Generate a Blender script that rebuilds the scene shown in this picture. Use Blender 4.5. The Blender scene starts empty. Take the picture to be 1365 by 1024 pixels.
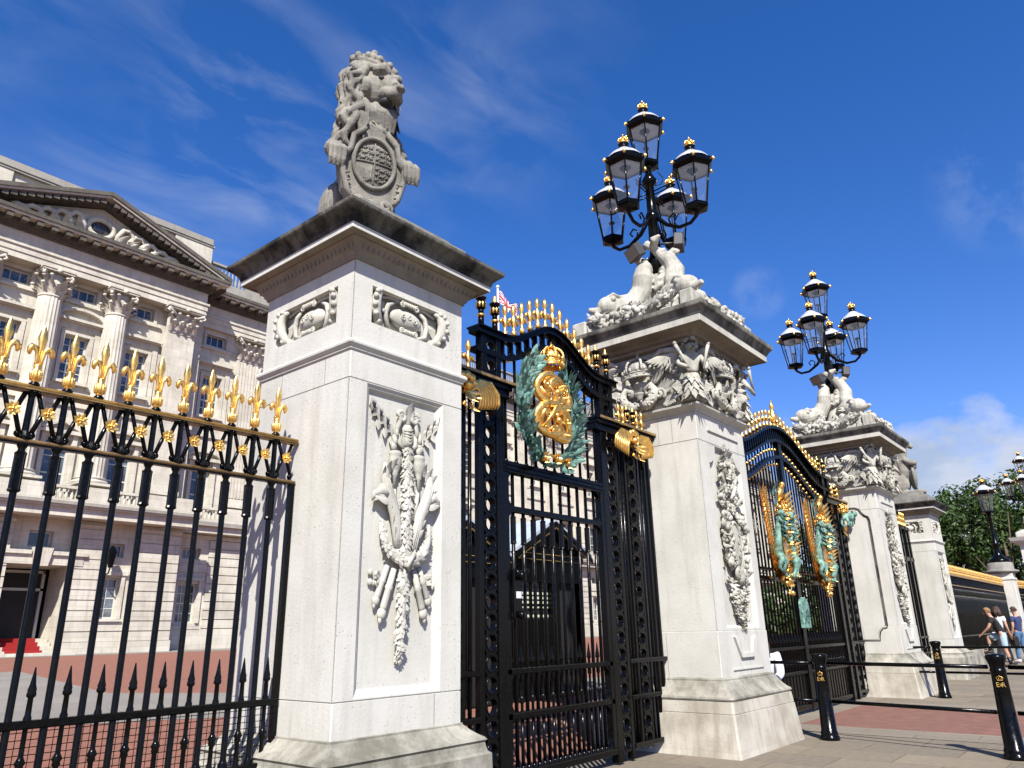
import bpy, bmesh, math, random
from mathutils import Vector, Matrix, Euler
pi = math.pi
rad = math.radians
scene = bpy.context.scene
COL = scene.collection
rng = random.Random(7)

# ------------------------------------------------------------------ mesh builder
class MB:
    def __init__(s):
        s.v = []; s.f = []; s.m = []; s.s = []
        s.M = Matrix(); s.mi = 0
    def add(s, vs, fs, sm=False):
        o = len(s.v); M = s.M
        s.v += [tuple(M @ Vector(p)) for p in vs]
        for f in fs:
            s.f.append([i + o for i in f]); s.m.append(s.mi); s.s.append(sm)
    def box(s, x0, x1, y0, y1, z0, z1):
        s.add([(x0,y0,z0),(x1,y0,z0),(x1,y1,z0),(x0,y1,z0),(x0,y0,z1),(x1,y0,z1),(x1,y1,z1),(x0,y1,z1)],
              [(0,3,2,1),(4,5,6,7),(0,1,5,4),(1,2,6,5),(2,3,7,6),(3,0,4,7)])
    def bbox(s, x0, x1, y0, y1, z0, z1, b=.01):
        # box with small chamfers on every edge
        xs = (x0, x0+b, x1-b, x1); ys = (y0, y0+b, y1-b, y1); zs = (z0, z0+b, z1-b, z1)
        bm = bmesh.new(); bmesh.ops.create_cube(bm, size=1)
        for v in bm.verts:
            v.co = Vector(((x0+x1)/2+v.co.x*(x1-x0), (y0+y1)/2+v.co.y*(y1-y0), (z0+z1)/2+v.co.z*(z1-z0)))
        bmesh.ops.bevel(bm, geom=bm.edges[:], offset=b, segments=1, affect='EDGES')
        s.add([v.co.copy() for v in bm.verts], [[v.index for v in f.verts] for f in bm.faces]); bm.free()
    def tube(s, pts, r, n=8, cap=True, closed=False, sm=True, squash=None):
        P = [Vector(p) for p in pts]; k = len(P)
        rr = r if isinstance(r, (list, tuple)) else [r]*k
        vs = []; up = None
        for i in range(k):
            a = P[(i-1) % k] if (closed or i > 0) else P[i]
            b = P[(i+1) % k] if (closed or i < k-1) else P[i]
            t = (b-a)
            if t.length < 1e-9: t = Vector((0,0,1))
            t.normalize()
            if up is None:
                up = t.cross(Vector((0,1,0)))
                if up.length < .1: up = t.cross(Vector((1,0,0)))
                up.normalize()
            else:
                up = up - t*up.dot(t)
                if up.length < 1e-6: up = t.orthogonal()
                up.normalize()
            w = t.cross(up)
            for j in range(n):
                a_ = 2*pi*j/n
                d = (up*math.cos(a_)+w*math.sin(a_))*rr[i]
                if squash: d = Vector((d.x*squash[0], d.y*squash[1], d.z*squash[2]))
                vs.append(P[i]+d)
        fs = []
        for i in range(k if closed else k-1):
            i2 = (i+1) % k
            for j in range(n):
                j2 = (j+1) % n
                fs.append((i*n+j, i*n+j2, i2*n+j2, i2*n+j))
        if cap and not closed:
            fs.append(tuple(range(n-1, -1, -1))); fs.append(tuple((k-1)*n+j for j in range(n)))
        s.add(vs, fs, sm)
    def ball(s, c, r, nu=8, nv=6, rot=None):
        c = Vector(c)
        if not isinstance(r, (list, tuple)): r = (r, r, r)
        vs = [Vector((0,0,r[2]))]
        for i in range(1, nv):
            th = pi*i/nv
            for j in range(nu):
                ph = 2*pi*j/nu
                vs.append(Vector((r[0]*math.sin(th)*math.cos(ph), r[1]*math.sin(th)*math.sin(ph), r[2]*math.cos(th))))
        vs.append(Vector((0,0,-r[2])))
        if rot is not None: vs = [rot @ v for v in vs]
        vs = [v+c for v in vs]
        fs = [(0, 1+j, 1+(j+1) % nu) for j in range(nu)]
        for i in range(nv-2):
            for j in range(nu):
                a = 1+i*nu; b = a+nu; j2 = (j+1) % nu
                fs.append((a+j, b+j, b+j2, a+j2))
        L = len(vs)-1; a = 1+(nv-2)*nu
        fs += [(a+j, L, a+(j+1) % nu) for j in range(nu)]
        s.add(vs, fs, True)
    def lathe(s, c, prof, n=16, sm=True, a0=0, cap=True):
        c = Vector(c); vs = []
        for r, z in prof:
            for j in range(n):
                a = a0+2*pi*j/n
                vs.append(c+Vector((r*math.cos(a), r*math.sin(a), z)))
        k = len(prof); fs = []
        for i in range(k-1):
            for j in range(n):
                j2 = (j+1) % n
                fs.append((i*n+j, i*n+j2, (i+1)*n+j2, (i+1)*n+j))
        if cap:
            fs.append(tuple(range(n-1, -1, -1))); fs.append(tuple((k-1)*n+j for j in range(n)))
        s.add(vs, fs, sm)
    def sq(s, c, prof, ch=.008, cap=True, sides=None):
        # square 'lathe' with chamfered arrises; prof = (half width, z[, material index])
        c = Vector(c); vs = []
        for p in prof:
            h, z = p[0], p[1]; e = min(ch, h*.2)
            for x, y in ((h,-h+e),(h,h-e),(h-e,h),(-h+e,h),(-h,h-e),(-h,-h+e),(-h+e,-h),(h-e,-h)):
                vs.append(c+Vector((x, y, z)))
        keep = s.mi
        for i in range(len(prof)-1):
            fs = []
            for j in range(8):
                fs.append((j, (j+1) % 8, 8+(j+1) % 8, 8+j))
            s.mi = prof[i+1][2] if len(prof[i+1]) > 2 else keep
            s.add(vs[i*8:(i+2)*8], fs)
        s.mi = keep
        if cap:
            s.add(vs[:8], [tuple(range(7, -1, -1))]); s.add(vs[-8:], [tuple(range(8))])
    def prism(s, poly, y0, y1):
        # polygon in XZ extruded along Y
        n = len(poly)
        vs = [(x, y0, z) for x, z in poly]+[(x, y1, z) for x, z in poly]
        s.add(vs, [tuple(range(n)), tuple(range(2*n-1, n-1, -1))]+[(i, i+n, (i+1) % n+n, (i+1) % n) for i in range(n)])
    def ribbon(s, top, bot, y0, y1):
        # solid strip between two XZ polylines, extruded along Y
        n = len(top); vs = []
        for (a, b) in zip(top, bot):
            vs += [(a[0],y0,a[1]),(b[0],y0,b[1]),(b[0],y1,b[1]),(a[0],y1,a[1])]
        fs = []
        for i in range(n-1):
            o = 4*i
            for j in range(4):
                fs.append((o+j, o+(j+1) % 4, o+4+(j+1) % 4, o+4+j))
        fs += [(0,1,2,3), (4*n-1, 4*n-2, 4*n-3, 4*n-4)]
        s.add(vs, fs)
    def pierced(s, x0, x1, z0, z1, y0, y1, r, n=16):
        # rectangular plate with a round hole
        cx, cz = (x0+x1)/2, (z0+z1)/2; hx, hz = (x1-x0)/2, (z1-z0)/2
        inn = []; out = []
        for j in range(n):
            a = 2*pi*(j+.5)/n; ca, sa = math.cos(a), math.sin(a)
            inn.append((cx+r*ca, cz+r*sa))
            t = min(hx/abs(ca), hz/abs(sa)); out.append((cx+t*ca, cz+t*sa))
        vs = [(x, y0, z) for x, z in inn]+[(x, y0, z) for x, z in out]+[(x, y1, z) for x, z in inn]+[(x, y1, z) for x, z in out]
        fs = []
        for j in range(n):
            k = (j+1) % n
            fs += [(j, n+j, n+k, k), (2*n+j, 2*n+k, 3*n+k, 3*n+j), (j, k, 2*n+k, 2*n+j)]
        s.add(vs, fs)
        s.tube([(cx+r*1.12*math.cos(2*pi*j/20), y0, cz+r*1.12*math.sin(2*pi*j/20)) for j in range(20)], r*.14, 5, closed=True)
    def leaf(s, base, d, nrm, L, W, curl=.3, n=5, pw=.8, crease=.18):
        # pointed leaf with a raised mid rib, curling towards nrm
        base = Vector(base); d = Vector(d).normalized(); nrm = Vector(nrm)
        nrm = (nrm-d*nrm.dot(d)).normalized(); w = d.cross(nrm)
        vs = []
        for i in range(n+1):
            t = i/n; ww = W*.5*math.sin(pi*min(1, (t*.92+.08))**pw) if t < 1 else 0.0
            c = base+d*(L*t)*(1-.15*abs(curl)*t)+nrm*(curl*L*t*t)
            vs += [c-w*ww-nrm*ww*crease*2, c+nrm*ww*.25, c+w*ww-nrm*ww*crease*2]
        fs = []
        for i in range(n):
            o = 3*i
            fs += [(o, o+1, o+4, o+3), (o+1, o+2, o+5, o+4)]
        s.add(vs, fs, True)

def mesh_from(mb, name, mats):
    me = bpy.data.meshes.new(name)
    me.from_pydata(mb.v, [], mb.f)
    for m in mats: me.materials.append(m)
    me.polygons.foreach_set('material_index', mb.m)
    me.polygons.foreach_set('use_smooth', mb.s)
    me.validate(); me.update()
    return me

def link(name, me, parent=None, loc=None, rot=None, scale=None):
    o = bpy.data.objects.new(name, me); COL.objects.link(o)
    if parent is not None:
        o.parent = parent
        if loc is None and parent.type == 'EMPTY':
            o.matrix_parent_inverse = Matrix.Translation(-Vector(parent['_w']))
    if loc is not None: o.location = loc
    if rot is not None: o.rotation_euler = rot
    if scale is not None: o.scale = scale
    return o

def obj(name, mb, mats, parent=None, label=None, cat=None, group=None, kind=None, loc=None, rot=None, scale=None):
    """mesh given in world coordinates (loc None) or in local ones (loc given)"""
    if not isinstance(mats, (list, tuple)): mats = [mats]
    me = mb if isinstance(mb, bpy.types.Mesh) else mesh_from(mb, name, mats)
    o = link(name, me, parent, loc, rot, scale)
    tag(o, label, cat, group, kind)
    return o

def tag(o, label=None, cat=None, group=None, kind=None):
    if label: o['label'] = label
    if cat: o['category'] = cat
    if group: o['group'] = group
    if kind: o['kind'] = kind
    return o

def thing(name, label, cat, loc=(0,0,0), group=None):
    o = bpy.data.objects.new(name, None); COL.objects.link(o)
    o.location = loc; o.empty_display_size = .1
    o['_w'] = tuple(loc)
    return tag(o, label, cat, group)

def copy_tree(o, parent=None):
    c = o.copy(); COL.objects.link(c)
    if parent is not None: c.parent = parent
    for ch in list(o.children): copy_tree(ch, c)
    return c

def bake(o):
    dg = bpy.context.evaluated_depsgraph_get(); dg.update()
    me = bpy.data.meshes.new_from_object(o.evaluated_get(dg))
    o.modifiers.clear(); o.data = me
    return o

def fuse(o, voxel=.012, smooth=2):
    m = o.modifiers.new('r', 'REMESH'); m.mode = 'VOXEL'; m.voxel_size = voxel; m.use_smooth_shade = True
    if smooth:
        k = o.modifiers.new('s', 'SMOOTH'); k.iterations = smooth; k.factor = .5
    mats = list(o.data.materials)
    bake(o)
    for p in o.data.polygons: p.material_index = 0
    o.data.materials.clear(); o.data.materials.append(mats[0])
    return o

def skin(name, nodes, edges, mat, parent=None, root=None, sub=2, loc=None):
    keys = list(nodes); ix = {k: i for i, k in enumerate(keys)}
    me = bpy.data.meshes.new(name)
    me.from_pydata([nodes[k][0] for k in keys], [(ix[a], ix[b]) for a, b in edges], [])
    o = link(name, me, parent, loc)
    sk = o.modifiers.new('skin', 'SKIN'); sk.use_smooth_shade = True
    lay = me.skin_vertices[0] if me.skin_vertices else None
    if lay is None:
        bm = bmesh.new(); bm.from_mesh(me); bm.verts.layers.skin.verify(); bm.to_mesh(me); bm.free(); lay = me.skin_vertices[0]
    for k in keys:
        r = nodes[k][1]; r = r if isinstance(r, (tuple, list)) else (r, r)
        lay.data[ix[k]].radius = r
        lay.data[ix[k]].use_root = (k == (root or keys[0]))
    o.modifiers.new('sub', 'SUBSURF').levels = sub
    o.modifiers['sub'].render_levels = sub
    bake(o)
    o.data.materials.clear(); o.data.materials.append(mat)
    for p in o.data.polygons: p.use_smooth = True
    return o

# ------------------------------------------------------------------ materials
def NT(name):
    m = bpy.data.materials.new(name); m.use_nodes = True
    nt = m.node_tree; b = nt.nodes['Principled BSDF']
    return m, nt, b
def N(nt, t, **kw):
    n = nt.nodes.new(t)
    for k, v in kw.items():
        if k.startswith('_'): setattr(n, k[1:], v)
        else: n.inputs[k.replace('_', ' ')].default_value = v
    return n
def ramp(nt, src, stops):
    r = nt.nodes.new('ShaderNodeValToRGB')
    e = r.color_ramp.elements
    while len(e) < len(stops): e.new(.5)
    for k, (p, c) in zip(e, stops):
        k.position = p; k.color = (c[0], c[1], c[2], 1) if isinstance(c, (tuple, list)) else (c, c, c, 1)
    nt.links.new(src, r.inputs[0]); return r.outputs[0]
def mixc(nt, fac, a, b, mode='MIX'):
    m = nt.nodes.new('ShaderNodeMix'); m.data_type = 'RGBA'; m.blend_type = mode
    for sock, val in ((m.inputs[0], fac), (m.inputs[6], a), (m.inputs[7], b)):
        if hasattr(val, 'node'): nt.links.new(val, sock)
        elif isinstance(val, (int, float)): sock.default_value = val if sock == m.inputs[0] else (val, val, val, 1)
        else: sock.default_value = (val[0], val[1], val[2], 1)
    return m.outputs[2]
def coords(nt, scale=(1,1,1)):
    g = nt.nodes.new('ShaderNodeNewGeometry')
    mp = N(nt, 'ShaderNodeMapping'); mp.inputs['Scale'].default_value = scale
    nt.links.new(g.outputs['Position'], mp.inputs['Vector']); return mp.outputs[0]
def noise(nt, vec, scale, detail=4, rough=.6, out=0):
    n = N(nt, 'ShaderNodeTexNoise', Scale=scale, Detail=detail, Roughness=rough)
    nt.links.new(vec, n.inputs['Vector']); return n.outputs[out]
def bump(nt, b, h, strength=.3, dist=.01, prev=None):
    k = N(nt, 'ShaderNodeBump', Strength=strength, Distance=dist)
    nt.links.new(h, k.inputs['Height'])
    if prev is not None: nt.links.new(prev, k.inputs['Normal'])
    nt.links.new(k.outputs[0], b.inputs['Normal']); return k.outputs[0]

KA = .66            # real-world albedo level for all matt surfaces
def stone(name, base, dark, dirt=.4, streak=.5, pits=True, bmp=.25, sc=1.0, e2=.75, blocks=False):
    base = [x*KA for x in base]; dark = [x*KA for x in dark]
    m, nt, b = NT(name)
    p = coords(nt); ps = coords(nt, (3.2, 3.2, .35))
    n1 = noise(nt, p, 1.3*sc, 6); n2 = noise(nt, p, 9*sc, 5); n3 = noise(nt, ps, 2.2*sc, 5)
    f1 = ramp(nt, n1, [(.42, 0), (e2, dirt)])
    f3 = ramp(nt, n3, [(.5, 0), (.8, streak)])
    f2 = ramp(nt, n2, [(.3, 0.0), (.8, .22)])
    c = mixc(nt, f1, base, dark); c = mixc(nt, f3, c, dark); c = mixc(nt, f2, c, [x*.8 for x in base])
    if blocks:                      # ashlar joints and block-to-block tone on walls facing the street
        sp = nt.nodes.new('ShaderNodeSeparateXYZ'); nt.links.new(p, sp.inputs[0])
        cb = nt.nodes.new('ShaderNodeCombineXYZ'); nt.links.new(sp.outputs[0], cb.inputs[0]); nt.links.new(sp.outputs[2], cb.inputs[1])
        br = N(nt, 'ShaderNodeTexBrick', Scale=1.0, Mortar_Size=.010, Mortar_Smooth=.1, Brick_Width=1.05, Row_Height=.46)
        br.inputs['Color1'].default_value = (1,1,1,1); br.inputs['Color2'].default_value = (.87,.86,.84,1); br.inputs['Mortar'].default_value = (.70,.67,.62,1)
        nt.links.new(cb.outputs[0], br.inputs['Vector']); c = mixc(nt, .85, c, br.outputs['Color'], 'MULTIPLY')
    h = noise(nt, p, 45, 6, .7)
    nrm = bump(nt, b, h, bmp, .006)
    if pits:
        v = N(nt, 'ShaderNodeTexVoronoi', Scale=38.0); nt.links.new(p, v.inputs['Vector'])
        pit = ramp(nt, v.outputs['Distance'], [(.10, 1), (.19, 0)])
        sel = ramp(nt, noise(nt, p, 5, 3), [(.50, 0), (.58, 1)])
        pm = N(nt, 'ShaderNodeMath', _operation='MULTIPLY'); nt.links.new(pit, pm.inputs[0]); nt.links.new(sel, pm.inputs[1])
        c = mixc(nt, pm.outputs[0], c, (.16, .145, .12))
    nt.links.new(c, b.inputs['Base Color'])
    b.inputs['Roughness'].default_value = .85
    b.inputs['Specular IOR Level'].default_value = .25
    return m

def plain(name, col, rough=.5, metal=0, spec=.5, var=0, vs=20, bmp=0, bs=60, coat=0):
    if metal < .3: col = tuple(x*KA for x in col)
    m, nt, b = NT(name)
    b.inputs['Base Color'].default_value = (*col, 1); b.inputs['Roughness'].default_value = rough
    b.inputs['Metallic'].default_value = metal; b.inputs['Specular IOR Level'].default_value = spec
    b.inputs['Coat Weight'].default_value = coat
    if var or bmp:
        p = coords(nt)
        if var:
            n = noise(nt, p, vs, 5)
            f = ramp(nt, n, [(.35, 0), (.7, 1)])
            c = mixc(nt, f, [x*(1-var) for x in col], [min(1, x*(1+var)) for x in col])
            nt.links.new(c, b.inputs['Base Color'])
            rr = ramp(nt, n, [(.3, max(.02, rough-.12)), (.75, min(1, rough+.15))]); nt.links.new(rr, b.inputs['Roughness'])
        if bmp: bump(nt, b, noise(nt, p, bs, 4), bmp, .004)
    return m

M = {}
M['stone'] = stone('portland_stone', (.715,.697,.625), (.40,.385,.31), .5, .6, bmp=.45)
M['plinth'] = stone('stained_plinth_stone', (.62,.575,.485), (.30,.265,.19), .9, .85, True, .7, 1.4, e2=.68)
M['carving'] = stone('weathered_carving', (.61,.585,.50), (.20,.195,.155), .9, .85, True, .9, 2.4)
M['carved'] = stone('carved_stone', (.66,.635,.55), (.28,.27,.215), .7, .65, False, .6, 1.6)
M['sooty'] = stone('soot_stained_stone', (.17,.16,.13), (.009,.0085,.007), 1.0, 1.0, False, .9, 2.2, e2=.58)
M['darkcap'] = stone('dark_weathered_cap', (.26,.25,.21), (.035,.033,.027), 1.0, .95, False, .9, 2.0, e2=.62)
M['basestone'] = stone('weathered_base_stone', (.50,.475,.40), (.17,.16,.12), 1.0, .85, True, 1.0, 1.9, e2=.66)
M['grey'] = stone('grey_weathered_stone', (.34,.325,.285), (.12,.115,.10), .8, .7, False, .9, 1.6)
M['statue'] = stone('statue_stone', (.335,.315,.265), (.09,.083,.07), 1.0, .95, True, 1.0, 2.6)
M['sheltered'] = stone('brown_soffit_stone', (.36,.315,.25), (.13,.11,.085), .8, .5, False, .5, 1.6)  # browner, darker stone for soffits and bed mouldings
M['joint'] = plain('stone_joint', (.12,.11,.10), .9)
M['palace'] = stone('palace_stone', (.79,.745,.625), (.38,.34,.265), .55, .6, False, .25, .8, blocks=True)
M['palace_dark'] = stone('palace_dark_cornice', (.15,.135,.11), (.05,.045,.04), .7, .7, False, .3, .8)  # darker tone for cornice mouldings and modillions
M['palace_grey'] = stone('palace_grey_parapet', (.42,.395,.34), (.22,.2,.17), .7, .6, False, .3, .8)
M['black'] = plain('black_gloss_paint', (.0035,.0038,.004), .2, 0, .15, .3, 35, .10, 90)
M['gold'] = plain('gold_leaf', (.86,.52,.14), .34, .92, .5, .16, 25, .18, 70)
M['ochre'] = plain('dull_gilt_rail', (.46,.28,.075), .38, .75, .5, .3, 14, .3, 40)
M['brownrail'] = plain('worn_gilt_moulding', (.27,.17,.07), .45, .5, .5, .3, 10, .3, 40)
M['verd'] = plain('verdigris_bronze', (.18,.345,.28), .6, 0, .4, .6, 16, .7, 60)
M['dullgold'] = plain('dull_gilding', (.50,.30,.09), .5, .6, .5, .3, 14, .3, 40)
M['glass'] = None
M['red'] = plain('red_tarmac', (.30,.135,.095), .92, 0, .2, .16, 6, .6, 160)
M['redroad'] = plain('red_road_tarmac', (.245,.125,.095), .92, 0, .2, .18, 5, .6, 160)
M['skin'] = plain('skin', (.55,.30,.20), .5)
M['hair_fair'] = plain('fair_hair', (.36,.21,.08), .6, 0, .4, .4, 60)
M['hair_dark'] = plain('dark_brown_hair', (.07,.04,.025), .6, 0, .4, .4, 60)
M['tee_black'] = plain('black_cotton', (.012,.011,.012), .9)
M['tee_white'] = plain('white_cotton', (.78,.8,.84), .9)
M['tee_navy'] = plain('navy_cotton', (.025,.04,.13), .9)
M['denim_pale'] = plain('pale_denim', (.42,.55,.66), .9, 0, .2, .15, 30)
M['denim'] = plain('blue_denim', (.10,.20,.36), .9, 0, .2, .25, 30)
M['jean_bright'] = plain('bright_blue_denim', (.10,.27,.58), .9, 0, .2, .2, 30)
M['leather'] = plain('black_leather', (.012,.011,.01), .4)
M['shoe'] = plain('dark_shoe', (.04,.035,.03), .5)
M['shoe_white'] = plain('white_shoe', (.7,.7,.7), .5)
M['carpet'] = plain('red_carpet', (.36,.010,.009), .95)
M['frame_white'] = plain('white_window_paint', (.66,.66,.6), .4)
M['curtain'] = plain('net_curtain', (.20,.22,.25), .9, 0, .2, .3, 3)
M['dark'] = plain('dark_interior', (.012,.011,.011), .7)
M['lead'] = plain('pale_lead_roof', (.50,.56,.63), .45, 0, .5, .1, 3)
M['backlit_pane'] = plain('pale_green_backlight', (.80,.82,.62), .8)  # light coming through the hut window, painted as a pale colour
M['dome'] = plain('white_lamp_dome', (.55,.57,.60), .3, 0, .5, .1, 12)
M['alu'] = plain('floodlight_metal', (.05,.048,.045), .5)
M['flood_glass'] = plain('floodlight_glass', (.22,.19,.15), .2)
M['flag_red'] = plain('flag_red', (.55,.03,.04), .8)
M['flag_white'] = plain('flag_white', (.8,.8,.8), .8)
M['flag_blue'] = plain('flag_blue', (.02,.04,.22), .8)
M['white'] = plain('white_paint', (.78,.78,.78), .5)
M['bark'] = plain('plane_tree_bark', (.13,.10,.07), .9, 0, .2, .35, 8, .8, 20)

def glass_mat(name, tint, alpha, rough=.03):
    m, nt, b = NT(name)
    out = nt.nodes['Material Output']
    tr = N(nt, 'ShaderNodeBsdfTransparent'); tr.inputs[0].default_value = (*tint, 1)
    gl = N(nt, 'ShaderNodeBsdfGlossy', Roughness=rough)
    fr = N(nt, 'ShaderNodeMath', _operation='ADD'); fr.inputs[0].default_value = .035; fr.inputs[1].default_value = .03
    mx = N(nt, 'ShaderNodeMixShader'); nt.links.new(fr.outputs[0], mx.inputs[0]); nt.links.new(tr.outputs[0], mx.inputs[1]); nt.links.new(gl.outputs[0], mx.inputs[2])
    df = N(nt, 'ShaderNodeBsdfDiffuse'); df.inputs[0].default_value = (.55,.58,.56,1)
    m2 = N(nt, 'ShaderNodeMixShader'); m2.inputs[0].default_value = alpha
    nt.links.new(mx.outputs[0], m2.inputs[1]); nt.links.new(df.outputs[0], m2.inputs[2])
    nt.links.new(m2.outputs[0], out.inputs['Surface'])
    return m
M['glass'] = glass_mat('lantern_glass', (.96,.98,.98), .05)
def pane_mat():
    m, nt, b = NT('window_pane')
    p = coords(nt)
    n = noise(nt, p, .8, 4); c = ramp(nt, n, [(.3, (.010,.012,.016)), (.5, (.03,.04,.055)), (.6, (.09,.11,.13)), (.7, (.20,.23,.25))])
    nt.links.new(c, b.inputs['Base Color'])
    b.inputs['Roughness'].default_value = .06; b.inputs['Specular IOR Level'].default_value = .8
    bump(nt, b, noise(nt, p, .7, 2), .06, .1)
    return m
M['pane'] = pane_mat()

def paving(name, sx, sy, cols, mortar, rot=0, off=.5):
    cols = [[x*KA for x in c] for c in cols]; mortar = [x*KA for x in mortar]
    m, nt, b = NT(name)
    g = nt.nodes.new('ShaderNodeNewGeometry'); mp = N(nt, 'ShaderNodeMapping'); mp.inputs['Rotation'].default_value = (0,0,rot)
    nt.links.new(g.outputs['Position'], mp.inputs['Vector'])
    br = N(nt, 'ShaderNodeTexBrick', Scale=1.0, Mortar_Size=.006, Mortar_Smooth=.2, Bias=0.0, Brick_Width=sx, Row_Height=sy)
    br.offset = off
    br.inputs['Color1'].default_value = (*cols[0],1); br.inputs['Color2'].default_value = (*cols[1],1); br.inputs['Mortar'].default_value = (*mortar,1)
    nt.links.new(mp.outputs[0], br.inputs['Vector'])
    p = coords(nt)
    n = noise(nt, p, 1.1, 6); n2 = noise(nt, p, 14, 5)
    c = mixc(nt, ramp(nt, n, [(.35, 0), (.7, .55)]), br.outputs['Color'], [x*.68 for x in cols[0]])
    c = mixc(nt, ramp(nt, n2, [(.4, 0), (.75, .35)]), c, [x*1.3 for x in cols[0]])
    # chewing-gum spots and small stains
    v = N(nt, 'ShaderNodeTexVoronoi', Scale=3.1); nt.links.new(p, v.inputs['Vector'])
    c = mixc(nt, ramp(nt, v.outputs['Distance'], [(.035, .6), (.05, 0)]), c, [x*.45 for x in cols[0]])
    nt.links.new(c, b.inputs['Base Color']); b.inputs['Roughness'].default_value = .88; b.inputs['Specular IOR Level'].default_value = .3
    k = bump(nt, b, br.outputs['Fac'], -.6, .006); bump(nt, b, n2, .25, .004, k)
    return m
M['slabs'] = paving('york_stone_slabs', .95, .62, ((.29,.24,.17), (.175,.152,.118)), (.06,.05,.04), pi/2)
M['kerb'] = paving('kerb_stones', 1.3, .3, ((.29,.245,.185), (.235,.2,.155)), (.06,.055,.05), pi/2)
M['path'] = paving('grey_forecourt_paving', 1.6, 1.1, ((.30,.275,.24), (.255,.235,.205)), (.14,.13,.115), .3)
# ------------------------------------------------------------------ setting: ground
YP = 4.565                      # line of the railings, gates and piers
def sheet(name, pts, mat, kind='structure'):
    mb = MB(); mb.add(pts, [tuple(range(len(pts)))]); return obj(name, mb, mat, kind=kind)
gz = lambda y: .02+(y-4.9)*.0197 if y > 4.9 else .02
sheet('pavement', [(-600,-600,0),(900,-600,0),(900,5.2,0),(-600,5.2,0)], M['slabs'])
sheet('forecourt', [(-400,4.95,.02),(600,4.95,.02),(600,39.5,gz(39.5)),(-400,39.5,gz(39.5))], M['red'])
sheet('distant_ground', [(-900,39.4,.70),(1500,39.4,.70),(1500,1500,.70),(-900,1500,.70)], M['path'])
def onfc(p, dz): return (p[0], p[1], gz(p[1])+dz)
sheet('forecourt_path', [onfc(p, .004) for p in ((-6,13.2),(0.0,14.05),(5.4,11.9),(9.5,9.6),(15,8.6),(28,8.4),(28,11),(15,11.4),(10,13.3),(7.2,16.9),(8.6,26.5),(2.0,22.5),(-6,19.5))], M['path'])
sheet('forecourt_kerb', [onfc(p, .005) for p in ((-30,36.2),(70,36.2),(70,38.9),(-30,38.9))], M['path'])
# carriageway in front of the central gate
sheet('red_carriageway', [(11.25,4.2,.004),(11.25,-40,.004),(14.35,-40,.004),(14.35,4.2,.004)], M['redroad'])
for x0, x1 in ((10.55,11.25),(14.35,15.0)):
    sheet('kerb_strip', [(x0,4.2,.004),(x0,-40,.004),(x1,-40,.004),(x1,4.2,.004)], M['kerb'])
sheet('gate_threshold', [(9.9,4.2,.004),(15.8,4.2,.004),(15.8,5.2,.004),(9.9,5.2,.004)], M['kerb'])

# ------------------------------------------------------------------ palace
pal = thing('palace', 'long cream stone palace with a pediment, fluted columns and sash windows behind the railings', 'palace', (12.4,39,.7))
YW, YV = 38.3, 39.2
def pp(name, mb, mat, parent=None, **k): return obj(name, mb, mat, parent or pal, **k)
def wall_holes(mb, x0, x1, z0, z1, y, holes, depth):
    xs = sorted(set([x0, x1]+[h[i] for h in holes for i in (0, 1) if x0 < h[i] < x1]))
    zs = sorted(set([z0, z1]+[h[i] for h in holes for i in (2, 3) if z0 < h[i] < z1]))
    for a, b in zip(xs, xs[1:]):
        for c, d in zip(zs, zs[1:]):
            mx, mz = (a+b)/2, (c+d)/2
            if any(h[0] < mx < h[1] and h[2] < mz < h[3] for h in holes): continue
            mb.add([(a,y,c),(b,y,c),(b,y,d),(a,y,d)], [(0,1,2,3)])
    for h in holes:
        a, b, c, d = h[:4]; e = y+(h[4] if len(h) > 4 else depth)
        mb.add([(a,y,c),(b,y,c),(b,y,d),(a,y,d),(a,e,c),(b,e,c),(b,e,d),(a,e,d)], [(0,1,5,4),(1,2,6,5),(2,3,7,6),(3,0,4,7)])
def courses(mb, x0, x1, z0, z1, y, holes, pitch=.46, gap=.05, proj=.07):
    z = z0
    while z < z1-.1:
        t = min(z+pitch-gap, z1)
        cuts = sorted([(max(h[0], x0), min(h[1], x1)) for h in holes if h[2] < t-.02 and h[3] > z+.02 and h[1] > x0 and h[0] < x1])
        a = x0
        for c, d in cuts+[(x1, x1)]:
            if c-a > .05: mb.box(a, c, y-proj, y+.02, z, t)
            a = max(a, d)
        z += pitch
PANES = {}
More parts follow.
